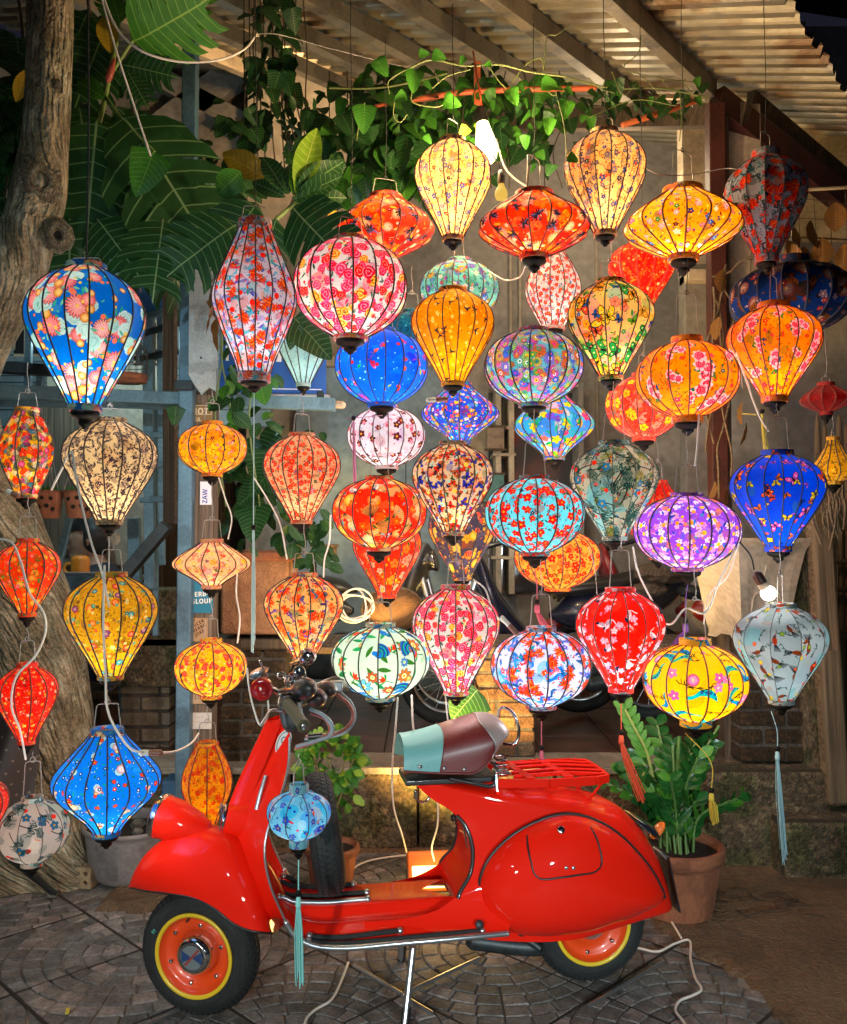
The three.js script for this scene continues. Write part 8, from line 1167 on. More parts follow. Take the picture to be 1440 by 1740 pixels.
{ // clay trough on the old brick wall
  const t = thing('clay_trough', 'big rust brown clay trough on the brick wall behind the handlebars', 'planter'); const a = W(372, 1080, 4.36), b = W(492, 945, 4.36); part(t, 'trough', [box(b.x - a.x, b.y - a.y, 0.3, (a.x + b.x) / 2, (a.y + b.y) / 2, -4.53, 0.02)], mat([0.46, 0.22, 0.1], 0.75, { map: at(stainTex, 1.4), bumpMap: at(grainBump, 2), bumpScale: 0.01 })); part(t, 'rim', box(b.x - a.x + 0.03, 0.05, 0.33, (a.x + b.x) / 2, b.y, -4.53, 0.015), M.clay);
}
{ // white planter on the pier
  const p = W(1286, 1088, 4.1), H = W(1286, 926, 4.1).y - p.y + 0.02, t = thing('white_planter', 'tall cream square planter with moulded branches on the pier', 'planter', [p.x, p.y + 0.0, -4.22], 0.32);
  const rows = []; const wv = spline([[0, 0.125], [0.06, 0.12], [0.12, 0.128], [0.5, 0.15], [0.85, 0.176], [0.93, 0.186], [1, 0.208]]);
  for (let i = 0; i <= 24; i++) { const v = i / 24, w = wv(v), r = []; for (let k = 0; k < 4; k++) for (let j = 0; j < 8; j++) { const u = j / 8 * 2 - 1, a = k * Math.PI / 2, ins = (Math.abs(u) < 0.75 && v > 0.1 && v < 0.86) ? -0.006 : 0; const x = u * w, z = w + ins; r.push(V(x * Math.cos(a) + z * Math.sin(a), v * H - (i === 0 ? (Math.abs(u) < 0.5 ? -0.03 : 0) : 0), -x * Math.sin(a) + z * Math.cos(a))); } r.push(r[0].clone()); rows.push(r); }
  const g = grid(rows).toNonIndexed(); g.computeVertexNormals(); part(t, 'planter_body', g, M.cream); part(t, 'planter_rim', [0, 1, 2, 3].map((k) => box(0.43, 0.022, 0.03, 0, H, 0.2, 0.006).rotateY(k * Math.PI / 2)), M.cream);
  for (const pts of [[[-0.02, 0.75], [-0.03, 0.55], [0.0, 0.4], [0.01, 0.2]], [[0.0, 0.4], [0.05, 0.5], [0.07, 0.42]], [[0.0, 0.35], [0.06, 0.38], [0.09, 0.3], [0.05, 0.25]], [[-0.02, 0.5], [-0.07, 0.45], [-0.08, 0.3]]]) part(t, 'moulding', capped(pts.map(([x, v]) => V(x, v * H, wv(v) - 0.004)), 0.006, 16, 6), M.cream);
  part(t, 'soil', box(0.36, 0.02, 0.36, 0, H - 0.03, 0, 0), M.soil);
}
{ // dried vine on the steel post and wire trellis at the right
  const t = thing('dried_vine', 'tangle of brown dried vine twisted round the dark red post', 'plant'), R = rng(71);
  for (let k = 0; k < 7; k++) { const p = [], f = 0.25 + 0.35 * R(), i0 = R() * 4 | 0, n = 4 + R() * 5; for (let i = i0; i <= i0 + n; i++) p.push(W(1228 + (k * 6 - 18) + 20 * Math.sin(i * f + k * 2.4) + (R() - 0.5) * 22, 440 + i * 46 + (R() - 0.5) * 26, 4.64 + 0.05 * Math.cos(i * f + k))); part(t, 'stem', tube(p, 0.003 + 0.004 * R(), 60, 5), M.plainWood); }
  part(t, 'stem', tube([W(1212, 470, 4.6), W(1240, 462, 4.5), W(1262, 442, 4.4), W(1330, 430, 4.2)], 0.006, 30, 6), M.oldWood); for (const [x, y] of [[1262, 705], [1268, 740], [1222, 560], [1230, 480], [1215, 840], [1240, 850]]) leafPx(t, 'oval', L_.dry, [x, y - 22], [x - 8, y + 18], 4.5, 1.1, 0, y);
  const w = thing('wire_trellis', 'rusty wire trellis with curled dead leaves at the upper right', 'trellis');
  for (let k = 0; k < 7; k++) part(w, 'wire', tube([W(1275 + k * 27, 325 + (k % 3) * 8, 4.2), W(1278 + k * 27, 400, 4.2), W(1274 + k * 27, 492, 4.2)], 0.002, 10, 4), M.oldWood); for (let k = 0; k < 5; k++) part(w, 'wire', tube([W(1268, 345 + k * 32, 4.2), W(1350, 338 + k * 33, 4.2), W(1450, 346 + k * 31, 4.2)], k === 2 ? 0.005 : 0.002, 14, 5), M.oldWood);
  part(w, 'rod', rod(W(1230, 330, 4.3), W(1450, 318, 4.3), 0.008), M.cream);
  for (const [x, y] of [[1350, 412], [1378, 400], [1420, 370], [1345, 440], [1398, 430], [1436, 440], [1366, 445]]) leafPx(w, 'oval', L_.dry, [x, y - 26], [x + 10 * Math.sin(x), y + 24], 4.15, 1.2, 0, x);
  const d = thing('dead_wood', 'heap of pale dead roots hanging before the picket fence', 'roots'); for (let k = 0; k < 26; k++) { const x = 1382 + R() * 60, y = 790 + R() * 60; part(d, 'root', tube([W(x, y, 3.9), W(x + (R() - 0.5) * 40, y + 20 + R() * 20, 3.88), W(x + (R() - 0.5) * 40, y + 50 + R() * 40, 3.9)], 0.003 + 0.003 * R(), 10, 5), M.plainWood); }
}

// ================================================================ BIKES AND GOODS ON THE TERRACE
function motorbike(label, px, py, d, turn, paint, h0 = 0.4) {
  const b = W(px, py, d).setY(h0), t = thing('parked_motorbike', label, 'motorbike', b, turn);
  for (const [x, n] of [[-0.6, 'front_wheel'], [0.6, 'rear_wheel']]) { const w = new THREE.Group(); w.name = n; w.position.set(x, 0.28, 0); t.add(w); part(w, 'tyre', new THREE.TorusGeometry(0.245, 0.038, 12, 48), M.rubber); part(w, 'rim', new THREE.TorusGeometry(0.205, 0.012, 8, 48), M.alu); part(w, 'hub', rod(V(0, 0, -0.05), V(0, 0, 0.05), 0.04), M.darkSteel); for (let k = 0; k < 16; k++) { const a = k / 16 * TAU; part(w, 'spoke', rod(V(0.03 * Math.cos(a + 0.5), 0.03 * Math.sin(a + 0.5), 0.02 * (k % 2 ? 1 : -1)), V(0.2 * Math.cos(a), 0.2 * Math.sin(a), 0), 0.002, 0.002, 5), M.alu); } }
  const loft = (pts, hw) => { const rows = []; const c = curve(pts.map(([x, y]) => V(x, y, 0))), rr = spline(pts.map((p, i) => [i / (pts.length - 1), p[2]])); for (let i = 0; i <= 30; i++) { const u = i / 30, p = c.getPoint(u), r = []; for (let j = 0; j <= 24; j++) { const a = j / 24 * TAU; r.push(V(p.x, p.y + rr(u) * Math.sin(a), rr(u) * hw * Math.cos(a))); } rows.push(r); } return grid(rows, true); };
  part(t, 'fairing', loft([[-0.5, 0.98, 0.02], [-0.46, 0.92, 0.12], [-0.4, 0.78, 0.17], [-0.3, 0.6, 0.15], [-0.1, 0.42, 0.1], [0.1, 0.4, 0.09], [0.2, 0.42, 0.02]], 1.05), paint); part(t, 'tail', loft([[0.0, 0.62, 0.02], [0.15, 0.64, 0.11], [0.45, 0.66, 0.12], [0.72, 0.74, 0.08], [0.85, 0.8, 0.02]], 1.0), paint); part(t, 'seat', loft([[-0.02, 0.74, 0.01], [0.1, 0.77, 0.05], [0.4, 0.8, 0.055], [0.7, 0.86, 0.045], [0.76, 0.87, 0.01]], 2.4), M.black);
  part(t, 'mudguard', [new THREE.TorusGeometry(0.3, 0.045, 10, 24, 2.0).rotateZ(0.6).translate(-0.6, 0.28, 0)], paint); part(t, 'fork', [rod(V(-0.6, 0.28, 0.06), V(-0.42, 0.95, 0.06), 0.018), rod(V(-0.6, 0.28, -0.06), V(-0.42, 0.95, -0.06), 0.018)], M.alu); part(t, 'handlebar', capped([V(-0.3, 1.06, 0.34), V(-0.4, 1.02, 0.15), V(-0.42, 1.0, 0), V(-0.4, 1.02, -0.15), V(-0.3, 1.06, -0.34)], 0.014), M.black); part(t, 'headlamp', aim(lathe([[0, 0], [0.05, 0.01], [0.07, 0.06], [0.065, 0.07], [0, 0.08]], 20), V(-0.46, 0.92, 0), V(-1, 0.2, 0)), M.chrome);
  for (const s of [1, -1]) part(t, 'mirror', [aim(lathe([[0, 0], [0.05, 0.01], [0.05, 0.02], [0, 0.022]], 18), V(-0.34, 1.22, s * 0.26), V(0.8, 0, s * 0.3)), rod(V(-0.38, 1.03, s * 0.2), V(-0.34, 1.22, s * 0.26), 0.006)], M.black);
  part(t, 'engine', [box(0.36, 0.2, 0.2, 0.1, 0.3, 0, 0.04), capped([V(0.2, 0.24, 0.14), V(0.6, 0.3, 0.16)], 0.05)], M.darkSteel); return t;
}
motorbike('glossy black motorbike parked on the terrace behind the aqua lantern', 935, 1150, 5.3, 0.15, phys([0.012, 0.014, 0.03], 0.25, { clearcoat: 1, clearcoatRoughness: 0.05 }));
motorbike('red motorbike parked on the terrace at the right behind the violet lantern', 1150, 1130, 5.6, 0.0, phys([0.2, 0.012, 0.014], 0.3, { clearcoat: 1 }));
motorbike('dark motorbike parked on the terrace behind the crane lantern', 600, 1160, 5.6, 2.9, phys([0.02, 0.02, 0.022], 0.3, { clearcoat: 1 }));
{ // woven basket, goods along the counter
  const p = W(668, 1035, 4.6), t = thing('woven_basket', 'orange-brown woven basket lying tilted on the counter behind the crane lanterns', 'basket', p, 0.3); const rows = []; for (let i = 0; i <= 14; i++) { const r = []; for (let j = 0; j <= 48; j++) { const u = i / 14, a = j / 48 * TAU, q = 0.15 * Math.sin(u * Math.PI / 2) ** 0.8, w = 1 + 0.012 * (((i + (j >> 1)) % 2) * 2 - 1); r.push(V(q * Math.cos(a) * w * 1.05, q * 0.72 * Math.sin(a) * w, 0.08 * Math.cos(u * Math.PI / 2) * w)); } rows.push(r); } part(t, 'basket', grid(rows, true), mat([0.5, 0.24, 0.07], 0.7, { map: at(woodTex, 8, 8) })); part(t, 'basket_rim', new THREE.TorusGeometry(0.15, 0.009, 8, 48).scale(1.05, 0.72, 1), M.plainWood);
  const c = thing('coiled_cord', 'loose coil of pale cord on the counter by the lily lantern', 'cord'); const pts = []; for (let i = 0; i <= 70; i++) { const a = i / 70 * TAU * 4.2; pts.push(W(598 + (26 + 7 * Math.sin(i * 0.14)) * Math.cos(a) + i * 0.15, 1030 + (24 + 6 * Math.cos(i * 0.2)) * Math.sin(a), 4.5 - i * 0.0008)); } part(c, 'cord', tube(pts, 0.0045, 260, 5), M.whiteCord);
  const k = thing('wooden_block', 'small orange wooden bracket behind the plants left of the crane lantern', 'bracket', W(552, 940, 4.6)); part(k, 'block', box(0.12, 0.06, 0.08, 0, 0, 0, 0.008), M.brick[1]); part(k, 'plate', box(0.14, 0.015, 0.1, 0, 0.037, 0, 0.004), M.brick[3]);
  const h = thing('goods_heap', 'dim heap of sacks and bundles on the counter behind the scarlet lantern', 'bundle'); [[1120, 975, 0.1], [1160, 965, 0.12], [1200, 985, 0.09], [1105, 1000, 0.07], [1185, 1005, 0.08]].forEach(([x, y, s], i) => { const g = new THREE.IcosahedronGeometry(s, 3), q = g.attributes.position; for (let j = 0; j < q.count; j++) { const v = V().fromBufferAttribute(q, j), n = 1 + 0.35 * (fbm(v.x * 3 + i + 4, v.y * 3 + v.z * 2 + 4, 16, 3, 5 + i) - 0.5); q.setXYZ(j, v.x * 1.4 * n, v.y * 0.6 * n, v.z * n); } g.computeVertexNormals(); g.translate(...W(x, y, 5.0).toArray()); part(h, 'sack', g, [M.oldWood, M.darkSteel, M.wallGrey][i % 3]); });
}
// ================================================================ PERSON AT THE TABLE
function sdfMesh(bones, center, half, res, k = 0.03) { // smooth union of tapered capsules, meshed
  const mc = new MarchingCubes(res, new THREE.MeshBasicMaterial(), false, false, 60000); mc.isolation = 0;
  for (let z = 0; z < res; z++) for (let y = 0; y < res; y++) for (let x = 0; x < res; x++) {
    const p = V(center.x + half * (x - res / 2) / (res / 2), center.y + half * (y - res / 2) / (res / 2), center.z + half * (z - res / 2) / (res / 2)); let d = 1e9;
    for (const [a, b, ra, rb, kk] of bones) { const ab = b.clone().sub(a), t = clamp(p.clone().sub(a).dot(ab) / Math.max(1e-9, ab.lengthSq()), 0, 1), q = p.distanceTo(a.clone().addScaledVector(ab, t)) - lerp(ra, rb, t), h = Math.max((kk ?? k) - Math.abs(d - q), 0) / (kk ?? k); d = Math.min(d, q) - h * h * (kk ?? k) * 0.25; }
    mc.field[x + y * res + z * res * res] = -d;
  }
  mc.update(); const n = mc.count ?? mc.geometry.drawRange.count, g = new THREE.BufferGeometry(); const P = new Float32Array(mc.positionArray.subarray(0, n * 3)), N = new Float32Array(mc.normalArray.subarray(0, n * 3));
  for (let i = 0; i < n; i++) { P[i * 3] = center.x + half * P[i * 3]; P[i * 3 + 1] = center.y + half * P[i * 3 + 1]; P[i * 3 + 2] = center.z + half * P[i * 3 + 2]; }
  g.setAttribute('position', new THREE.BufferAttribute(P, 3)); g.setAttribute('normal', new THREE.BufferAttribute(N, 3)); return g;
}
{
  const o = W(149, 922, 5.3), t = thing('person', 'person with short dark hair in a dark shirt sitting in profile at the table', 'person', o); // head at the origin, face towards -x
  const v = V, head = [[v(0, 0.03, 0), v(0.01, 0.03, 0), 0.088, 0.088], [v(-0.035, -0.03, 0), v(-0.05, -0.075, 0), 0.062, 0.045], [v(-0.055, -0.088, 0), v(-0.06, -0.092, 0), 0.03, 0.026], [v(-0.083, 0.0, 0), v(-0.104, -0.028, 0), 0.011, 0.014, 0.015], [v(-0.09, -0.058, 0), v(-0.094, -0.06, 0), 0.014, 0.013, 0.012], [v(-0.088, -0.074, 0), v(-0.091, -0.075, 0), 0.013, 0.012, 0.01], [v(-0.075, 0.028, 0.03), v(-0.075, 0.028, -0.03), 0.022, 0.022, 0.02], [v(0.03, -0.005, 0.078), v(0.036, 0.015, 0.084), 0.014, 0.017, 0.008], [v(0.03, -0.005, -0.078), v(0.036, 0.015, -0.084), 0.014, 0.017, 0.008]];
  const neck = [v(0.035, -0.06, 0), v(0.06, -0.19, 0), 0.056, 0.062];
  const hg = sdfMesh([...head, neck], v(0, -0.04, 0), 0.2, 72, 0.035);
  const sh = v(0.08, -0.24, 0), hip = v(0.14, -0.68, 0);
  const body = [neck, [sh.clone().add(v(0, 0, 0.13)), sh.clone().add(v(0, 0, -0.13)), 0.07, 0.07], [sh, hip, 0.12, 0.14], [sh.clone().add(v(0, 0, 0.17)), v(0.02, -0.46, 0.2), 0.055, 0.045], [v(0.02, -0.46, 0.2), v(-0.2, -0.26, 0.12), 0.042, 0.03], [sh.clone().add(v(0, 0, -0.17)), v(0.02, -0.48, -0.2), 0.055, 0.045], [v(0.02, -0.48, -0.2), v(-0.2, -0.42, -0.1), 0.042, 0.03], [hip, v(-0.28, -0.66, 0.1), 0.11, 0.075], [hip, v(-0.28, -0.66, -0.1), 0.11, 0.075], [v(-0.28, -0.66, 0.1), v(-0.26, -1.08, 0.1), 0.07, 0.045], [v(-0.28, -0.66, -0.1), v(-0.26, -1.08, -0.1), 0.07, 0.045]];
  const bg = sdfMesh(body, v(0, -0.6, 0), 0.62, 84, 0.05);
  const w = v(-0.2, -0.26, 0.12), fingers = []; for (let k = 0; k < 4; k++) { const s = w.clone().add(v(-0.07, 0.03 + 0.0 * k, 0.02 - k * 0.018)), l = [0.03, 0.035, 0.033, 0.026][k]; fingers.push([s, s.clone().add(v(-l, 0.012, 0)), 0.0095, 0.009, 0.006], [s.clone().add(v(-l, 0.012, 0)), s.clone().add(v(-l * 1.5, -l * 0.4, 0)), 0.009, 0.008, 0.006]); }
  const hand = sdfMesh([[w, w.clone().add(v(-0.03, 0.012, 0)), 0.03, 0.026], [w.clone().add(v(-0.03, 0.012, 0.016)), w.clone().add(v(-0.07, 0.028, 0.016)), 0.017, 0.014], [w.clone().add(v(-0.03, 0.012, -0.02)), w.clone().add(v(-0.07, 0.028, -0.028)), 0.017, 0.014], ...fingers, [w.clone().add(v(-0.025, 0.015, 0.025)), w.clone().add(v(-0.06, 0.045, 0.045)), 0.013, 0.01, 0.01], [w.clone().add(v(-0.06, 0.045, 0.045)), w.clone().add(v(-0.085, 0.05, 0.04)), 0.01, 0.0085, 0.008]], w.clone().add(v(-0.05, 0.01, 0)), 0.11, 64, 0.014);
  part(t, 'body', [hg, bg, hand], M.skin);
  // hair, shirt, trousers follow the body a few millimetres out
  const hair = sdfMesh([[v(0.02, 0.055, 0), v(0.03, 0.05, 0), 0.098, 0.1], [v(0.055, -0.01, 0), v(0.05, 0.03, 0), 0.075, 0.085], [v(-0.055, 0.085, 0.02), v(-0.02, 0.11, -0.01), 0.035, 0.05], [v(0.0, 0.04, 0.07), v(0.01, 0.0, 0.08), 0.022, 0.014], [v(-0.06, 0.09, -0.03), v(0.03, 0.125, 0.03), 0.03, 0.045]], v(0, 0.05, 0), 0.19, 60, 0.03); // cut where the face is
  { const p = hair.attributes.position, keep = [], nn = hair.attributes.normal; const P = [], N = []; for (let i = 0; i < p.count; i += 3) { const cx = (p.getX(i) + p.getX(i + 1) + p.getX(i + 2)) / 3, cy = (p.getY(i) + p.getY(i + 1) + p.getY(i + 2)) / 3; if (cx > 0.012 || cy > 0.07) for (let k = 0; k < 3; k++) { P.push(p.getX(i + k), p.getY(i + k), p.getZ(i + k)); N.push(nn.getX(i + k), nn.getY(i + k), nn.getZ(i + k)); } } const g = new THREE.BufferGeometry(); g.setAttribute('position', new THREE.Float32BufferAttribute(P, 3)); g.setAttribute('normal', new THREE.Float32BufferAttribute(N, 3)); part(t, 'hair', g, M.hair); }
  const eyeM = mat([0.02, 0.015, 0.012], 0.25); for (const s of [1, -1]) { part(t, 'eye', new THREE.SphereGeometry(0.0095, 10, 8).translate(-0.077, 0.006, s * 0.033), eyeM); part(t, 'eyebrow', capped([v(-0.092, 0.03, s * 0.02), v(-0.082, 0.034, s * 0.045)], 0.004, 6, 5), M.hair); }
  part(t, 'mouth', capped([v(-0.103, -0.067, 0.004), v(-0.09, -0.068, 0.022)], 0.003, 6, 5), mat([0.25, 0.07, 0.06], 0.5));
  const shirt = sdfMesh([[sh.clone().add(v(0, 0, 0.13)), sh.clone().add(v(0, 0, -0.13)), 0.082, 0.082], [sh, hip, 0.132, 0.152], [sh.clone().add(v(0, 0, 0.17)), v(0.03, -0.42, 0.2), 0.068, 0.06], [sh.clone().add(v(0, 0, -0.17)), v(0.03, -0.44, -0.2), 0.068, 0.06], [v(0.06, -0.19, 0), sh, 0.06, 0.1]], v(0.08, -0.45, 0), 0.36, 72, 0.05); part(t, 'shirt', shirt, mat([0.02, 0.025, 0.035], 0.8));
  const tr = sdfMesh([[hip, v(-0.28, -0.66, 0.1), 0.125, 0.085], [hip, v(-0.28, -0.66, -0.1), 0.125, 0.085], [v(-0.28, -0.66, 0.1), v(-0.26, -1.0, 0.1), 0.085, 0.065], [v(-0.28, -0.66, -0.1), v(-0.26, -1.0, -0.1), 0.085, 0.065]], v(-0.05, -0.8, 0), 0.4, 56, 0.04); part(t, 'trousers', tr, mat([0.02, 0.02, 0.03], 0.85));
  const c = thing('stool', 'low stool the sitting person rests on', 'stool', o.clone().add(v(0.15, 0, 0)).setY(0.3)); part(c, 'seat', box(0.36, 0.04, 0.36, 0, o.y - 0.3 - 0.86, 0, 0.01), M.oldWood); for (const x of [-0.14, 0.14]) for (const z of [-0.14, 0.14]) part(c, 'leg', box(0.04, 0.3, 0.04, x, o.y - 0.3 - 1.02, z, 0.005), M.oldWood);
  const m = W(137, 962, 5.1), mug = thing('orange_jug', 'bright orange plastic jug with handle beside the seated person', 'jug', m); part(mug, 'jug', lathe([[0, -0.055], [0.042, -0.055], [0.05, -0.05], [0.052, 0.03], [0.047, 0.05], [0.03, 0.06], [0, 0.062]], 28), phys([0.75, 0.24, 0.02], 0.35, { clearcoat: 0.5 })); part(mug, 'handle', new THREE.TorusGeometry(0.028, 0.009, 8, 20).translate(-0.062, -0.012, 0), phys([0.75, 0.24, 0.02], 0.35, { clearcoat: 0.5 }));
  const tb = thing('side_table', 'small table with red edge strip carrying the orange jug', 'table', [m.x, 0, -5.15]); part(tb, 'table_top', box(0.62, 0.03, 0.4, 0, m.y - 0.072, 0, 0.006), M.alu); part(tb, 'edge', box(0.62, 0.02, 0.01, 0, m.y - 0.095, 0.2, 0.003), mat([0.4, 0.03, 0.03], 0.5)); for (const x of [-0.28, 0.28]) for (const z of [-0.17, 0.17]) part(tb, 'leg', box(0.03, m.y - 0.09, 0.03, x, (m.y - 0.09) / 2, z, 0.004), M.blueSteel);
  const bx = W(142, 1000, 4.9), b = thing('pale_box', 'pale blue-grey box standing below the orange jug', 'box', bx); part(b, 'box', box(0.17, 0.15, 0.12, 0, 0, 0, 0.008), M.blueSteel); part(b, 'lid', box(0.18, 0.015, 0.13, 0, 0.08, 0, 0.004), M.alu);
  const bl = W(102, 1020, 4.8), q = thing('blue_basin', 'blue and white basin left of the pale box', 'basin', bl); part(q, 'basin', lathe([[0, -0.05], [0.07, -0.05], [0.085, 0.02], [0.095, 0.022], [0.093, 0.028], [0.08, 0.024], [0, -0.04]], 28), mat([0.06, 0.14, 0.4], 0.4)); part(q, 'basin_rim', new THREE.TorusGeometry(0.093, 0.006, 6, 36).rotateX(Math.PI / 2).translate(0, 0.026, 0), M.cream);
}
// ================================================================ PIPES, CORDS AND PLUGS
{
  const t = thing('red_pipe', 'thin orange-red pipe carrying the vine under the roof', 'pipe'); part(t, 'pipe', capped([W(640, 182, 4.1), W(780, 158, 4.05), W(900, 152, 4.0), W(1010, 150, 4.0)], 0.013, 20, 8), mat([0.42, 0.09, 0.03], 0.5)); part(t, 'pipe', capped([W(1060, 212, 4.1), W(1105, 198, 4.1), W(1180, 172, 4.2)], 0.014), mat([0.42, 0.1, 0.03], 0.5)); part(t, 'bracket', box(0.03, 0.2, 0.03, W(812, 150, 4.0).x, W(812, 140, 4.0).y, -4.02, 0.004), mat([0.42, 0.09, 0.03], 0.5));
  const lines = [
    ['white cord sagging from the upper left to the dark creeper', [[170, -20, 3.3], [200, 50, 3.3], [240, 86, 3.3], [300, 104, 3.35], [370, 102, 3.4], [415, 84, 3.45], [437, 58, 3.5]], 0.0055],
    ['straight white cord end slanting down across the jagged leaves', [[168, -20, 3.2], [196, 80, 3.2], [225, 170, 3.25], [256, 264, 3.3]], 0.0045],
    ['thin white wire strung from the dark creeper to the roof rafters', [[437, 58, 3.5], [470, 58, 3.6], [560, 82, 3.7], [680, 112, 3.8]], 0.0025],
    ['white cord running down beside the cream toile lantern', [[88, 832, 2.9], [104, 800, 2.8], [122, 768, 2.72], [128, 800, 2.68], [140, 862, 2.68], [158, 930, 2.7], [172, 968, 2.72], [186, 1030, 2.66]], 0.0042],
    ['white cord looping down in front of the two left edge lanterns', [[-20, 914, 2.8], [20, 922, 2.76], [34, 950, 2.74], [52, 1010, 2.74], [74, 1040, 2.76], [78, 1072, 2.78], [62, 1112, 2.76], [28, 1150, 2.74], [20, 1200, 2.76], [34, 1240, 2.8], [44, 1290, 2.84]], 0.0042],
    ['white cord hanging before the gold lantern down to the blue diamond one', [[178, 962, 2.62], [176, 1060, 2.6], [180, 1150, 2.62], [183, 1205, 2.62], [198, 1240, 2.6], [222, 1272, 2.6], [240, 1279, 2.62]], 0.0042],
    ['pinkish cord from the plug to the slender amber lantern', [[274, 1279, 2.66], [300, 1276, 2.8], [326, 1262, 3.0], [338, 1246, 3.2]], 0.0036],
    ['white cord right of the small yellow plum lantern', [[372, 812, 3.48], [384, 850, 3.44], [394, 880, 3.42], [388, 915, 3.4]], 0.0036],
    ['pale cord between the diamond lantern and the small rose one', [[404, 968, 3.38], [402, 1010, 3.34], [408, 1050, 3.32], [404, 1092, 3.32]], 0.0036],
    ['white cord slanting down left of the red camellia lantern', [[432, 812, 3.4], [456, 850, 3.4], [476, 890, 3.4], [488, 950, 3.4]], 0.0036],
    ['cord hanging at the right of the red camellia lantern', [[562, 876, 3.4], [560, 920, 3.4], [552, 950, 3.4], [550, 980, 3.4]], 0.004],
    ['yellowish cord hanging from the mint lantern to the ground', [[676, 1186, 3.1], [672, 1240, 3.2], [667, 1300, 3.35], [669, 1370, 3.5], [684, 1420, 3.65], [692, 1452, 3.8]], 0.0046],
    ['yellowish cord dropping behind the saddle to the floodlight', [[700, 1182, 3.2], [703, 1240, 3.3], [720, 1310, 3.45], [742, 1350, 3.55], [744, 1400, 3.6], [734, 1440, 3.66], [738, 1462, 3.7]], 0.0046],
    ['pale cord hanging straight down by the packed rose lantern', [[757, 1150, 3.15], [758, 1190, 3.25], [762, 1232, 3.3]], 0.0036],
    ['white cord with black joint below the orange rose globe', [[1188, 700, 3.3], [1186, 750, 3.28], [1182, 790, 3.26]], 0.0048],
    ['white cord slanting from the orange rose balloon to the blue lantern', [[1252, 600, 3.3], [1268, 645, 3.3], [1290, 705, 3.3], [1306, 732, 3.3]], 0.0046],
    ['white cord drooping between the scarlet and the yellow koi lanterns', [[1076, 930, 3.3], [1084, 970, 3.26], [1108, 1020, 3.2], [1128, 1058, 3.16], [1142, 1060, 3.14], [1166, 1034, 3.14], [1196, 1042, 3.1], [1222, 990, 3.16], [1250, 930, 3.2]], 0.0042],
    ['thin cord along the cream planter edge', [[1256, 924, 3.22], [1236, 980, 3.2], [1206, 1010, 3.16], [1196, 1060, 3.16]], 0.003],
    ['white cord running along the left side of the daisy lantern pair', [[830, 460, 3.6], [860, 476, 3.55], [884, 470, 3.5], [894, 450, 3.45]], 0.003],
    ['cord beside the packed rose lantern ending in a plug', [[806, 986, 3.15], [824, 1000, 3.12], [840, 1042, 3.1], [862, 1062, 3.1]], 0.0036],
    ['white cord looping at the left of the misty grey lantern bulb', [[1258, 615, 3.6], [1262, 660, 3.6]], 0.002],
    ['thin wire along the right side of the reddest lantern column', [[1000, 930, 3.4], [1010, 960, 3.4], [1015, 1010, 3.3]], 0.002],
    ['thin white cord tangled at the top right of the yellow saucer', [[1095, 285, 3.6], [1120, 296, 3.6], [1180, 296, 3.7], [1240, 286, 3.7], [1290, 300, 3.6]], 0.0026],
  ];
  for (const [label, p, r] of lines) { const o = tag(part(scene, 'power_cord', capped(p.map((q) => W(...q)), r * 0.8, p.length * 10, 7), r > 0.0027 ? M.whiteCord : M.wire), label, 'cord'); }
  const floor = [
    ['white cord lying on the paving behind the scooter floor', [[690, 1453], [664, 1456], [630, 1462], [606, 1472], [594, 1492], [600, 1510]]],
    ['doubled white cord curling on the ground right of the rear wheel', [[1060, 1606], [1090, 1612], [1116, 1617], [1146, 1604], [1170, 1597], [1174, 1630], [1182, 1662], [1192, 1682], [1176, 1692], [1156, 1700], [1148, 1716], [1160, 1734], [1172, 1752]]],
    ['white cord lying on the paving in front of the scooter floor', [[592, 1636], [578, 1672], [562, 1700], [536, 1716], [522, 1730], [516, 1752]]],
    ['thin cord under the tail of the scooter', [[1134, 1540], [1140, 1562], [1150, 1580], [1158, 1594]]],
  ];
  for (const [label, p] of floor) tag(part(scene, 'power_cord', capped(p.map(([x, y]) => G(x, y, 0.012)), 0.0042, 90, 7), M.whiteCord), label, 'cord');
  const plug = (a, b, d, label) => { const p = W(...a, d), q = W(...b, d), m = p.clone().lerp(q, 0.5), t = thing('plug_joint', label, 'plug'); part(t, 'socket', capped([p, m], 0.0085, 6, 10), mat([0.55, 0.55, 0.46], 0.5)); part(t, 'plug', capped([m, q], 0.0095, 6, 10), mat([0.18, 0.07, 0.04], 0.5)); };
  plug([240, 1279], [272, 1279], 2.64, 'brown and cream plug joint over the blue diamond lantern'); plug([728, 680], [758, 678], 3.35, 'cream and brown plug joint below the golden swallow lantern'); plug([854, 1050], [878, 1076], 3.1, 'pale plug joint between the rose and blue fish lanterns'); plug([15, 835], [30, 842], 2.9, 'pale plug joint under the yellow fern lantern');
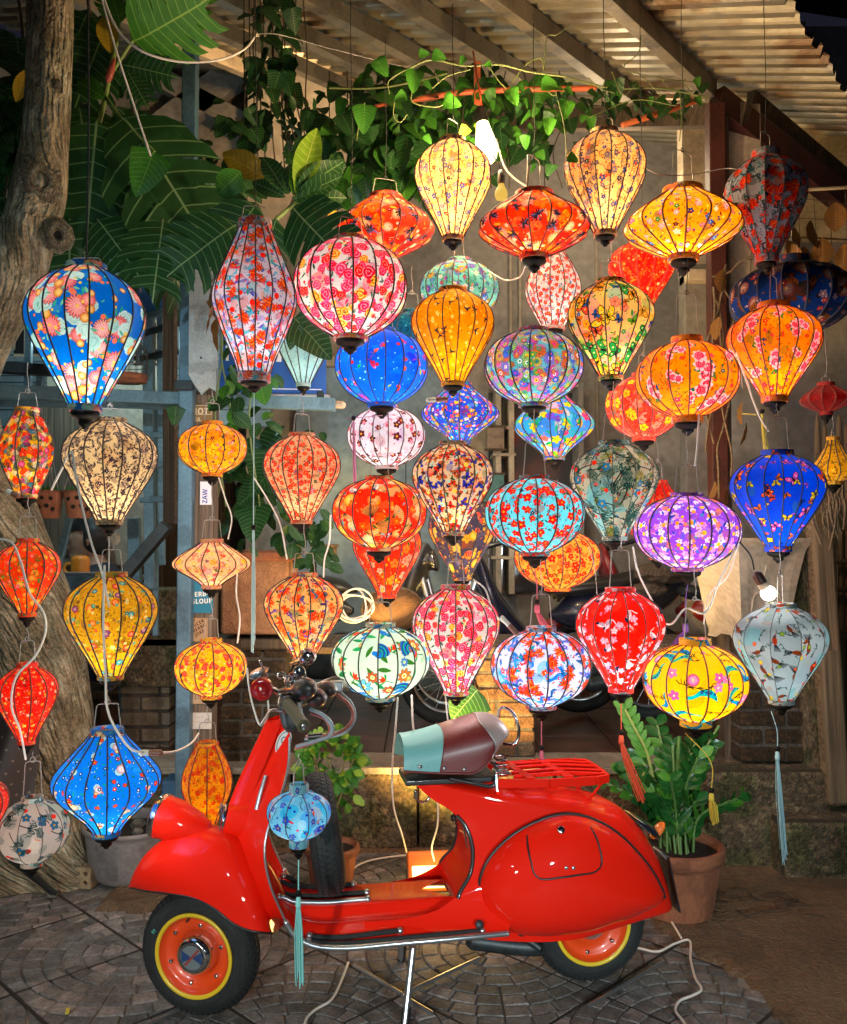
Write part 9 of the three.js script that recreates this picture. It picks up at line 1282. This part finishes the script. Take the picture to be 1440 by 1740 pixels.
  const lt = thing('yellow_litter', 'tiny yellow wrapper lying on the paving at the lower left', 'litter', G(115, 1718, 0.006)); part(lt, 'wrapper', box(0.012, 0.006, 0.034, 0, 0, 0, 0.002).rotateY(0.3), mat([0.6, 0.5, 0.05], 0.5));
  const tw = thing('dry_twigs', 'dry twigs scattered on the earth behind the terracotta pot', 'twigs'), R = rng(77); for (let k = 0; k < 22; k++) { const x = 1185 + R() * 180, y = 1510 + R() * 46, a = R() * 3; part(tw, 'twig', tube([G(x, y, 0.016), G(x + 22 * Math.cos(a), y + 7 * Math.sin(a), 0.03), G(x + 50 * Math.cos(a), y + 12 * Math.sin(a), 0.016)], 0.0025, 8, 5), M.oldWood); }
}

// ================================================================ LOW LAMPS BEHIND THE CAMERA
STREET.forEach(([x, y, z, I, c], i) => {
  const t = thing('standing_lamp', ['warm white standing lamp out of view left of the camera', 'cool white standing lamp out of view right of the camera', 'taller bluish standing lamp out of view far left'][i], 'lamp', [x, 0, z]);
  part(t, 'pole', rod(V(0, 0, 0.3), V(0, y + 0.1, 0.3), 0.05, 0.035), M.darkSteel); part(t, 'arm', capped([V(0, y + 0.1, 0.3), V(0, y + 0.16, 0.1), V(0, y + 0.13, 0)], 0.025), M.darkSteel);
  part(t, 'lamp_hood', lathe([[0.02, y + 0.15], [0.06, y + 0.13], [0.16, y + 0.07], [0.162, y + 0.062], [0.06, y + 0.1]], 24), M.darkSteel);
  part(t, 'lamp_bulb', new THREE.SphereGeometry(0.05, 16, 12).translate(0, y, 0), new THREE.MeshStandardMaterial({ color: 0x000000, emissive: col(c), emissiveIntensity: 60 }));
  const l = new THREE.SpotLight(col(c), I, 0, i === 2 ? 0.5 : 0.36, 1, 2); l.position.set(0, y, 0); l.shadow.radius = 3; l.castShadow = true; t.add(l);
  l.target.position.set([-0.5, 0.75, -1.2][i] - x, [0.25, 0.25, 1.1][i], -2.9 - z); t.add(l.target);
});

scene.traverse((o) => { if (o.isMesh) { o.castShadow = true; o.receiveShadow = true; } });
renderer.render(scene, camera);
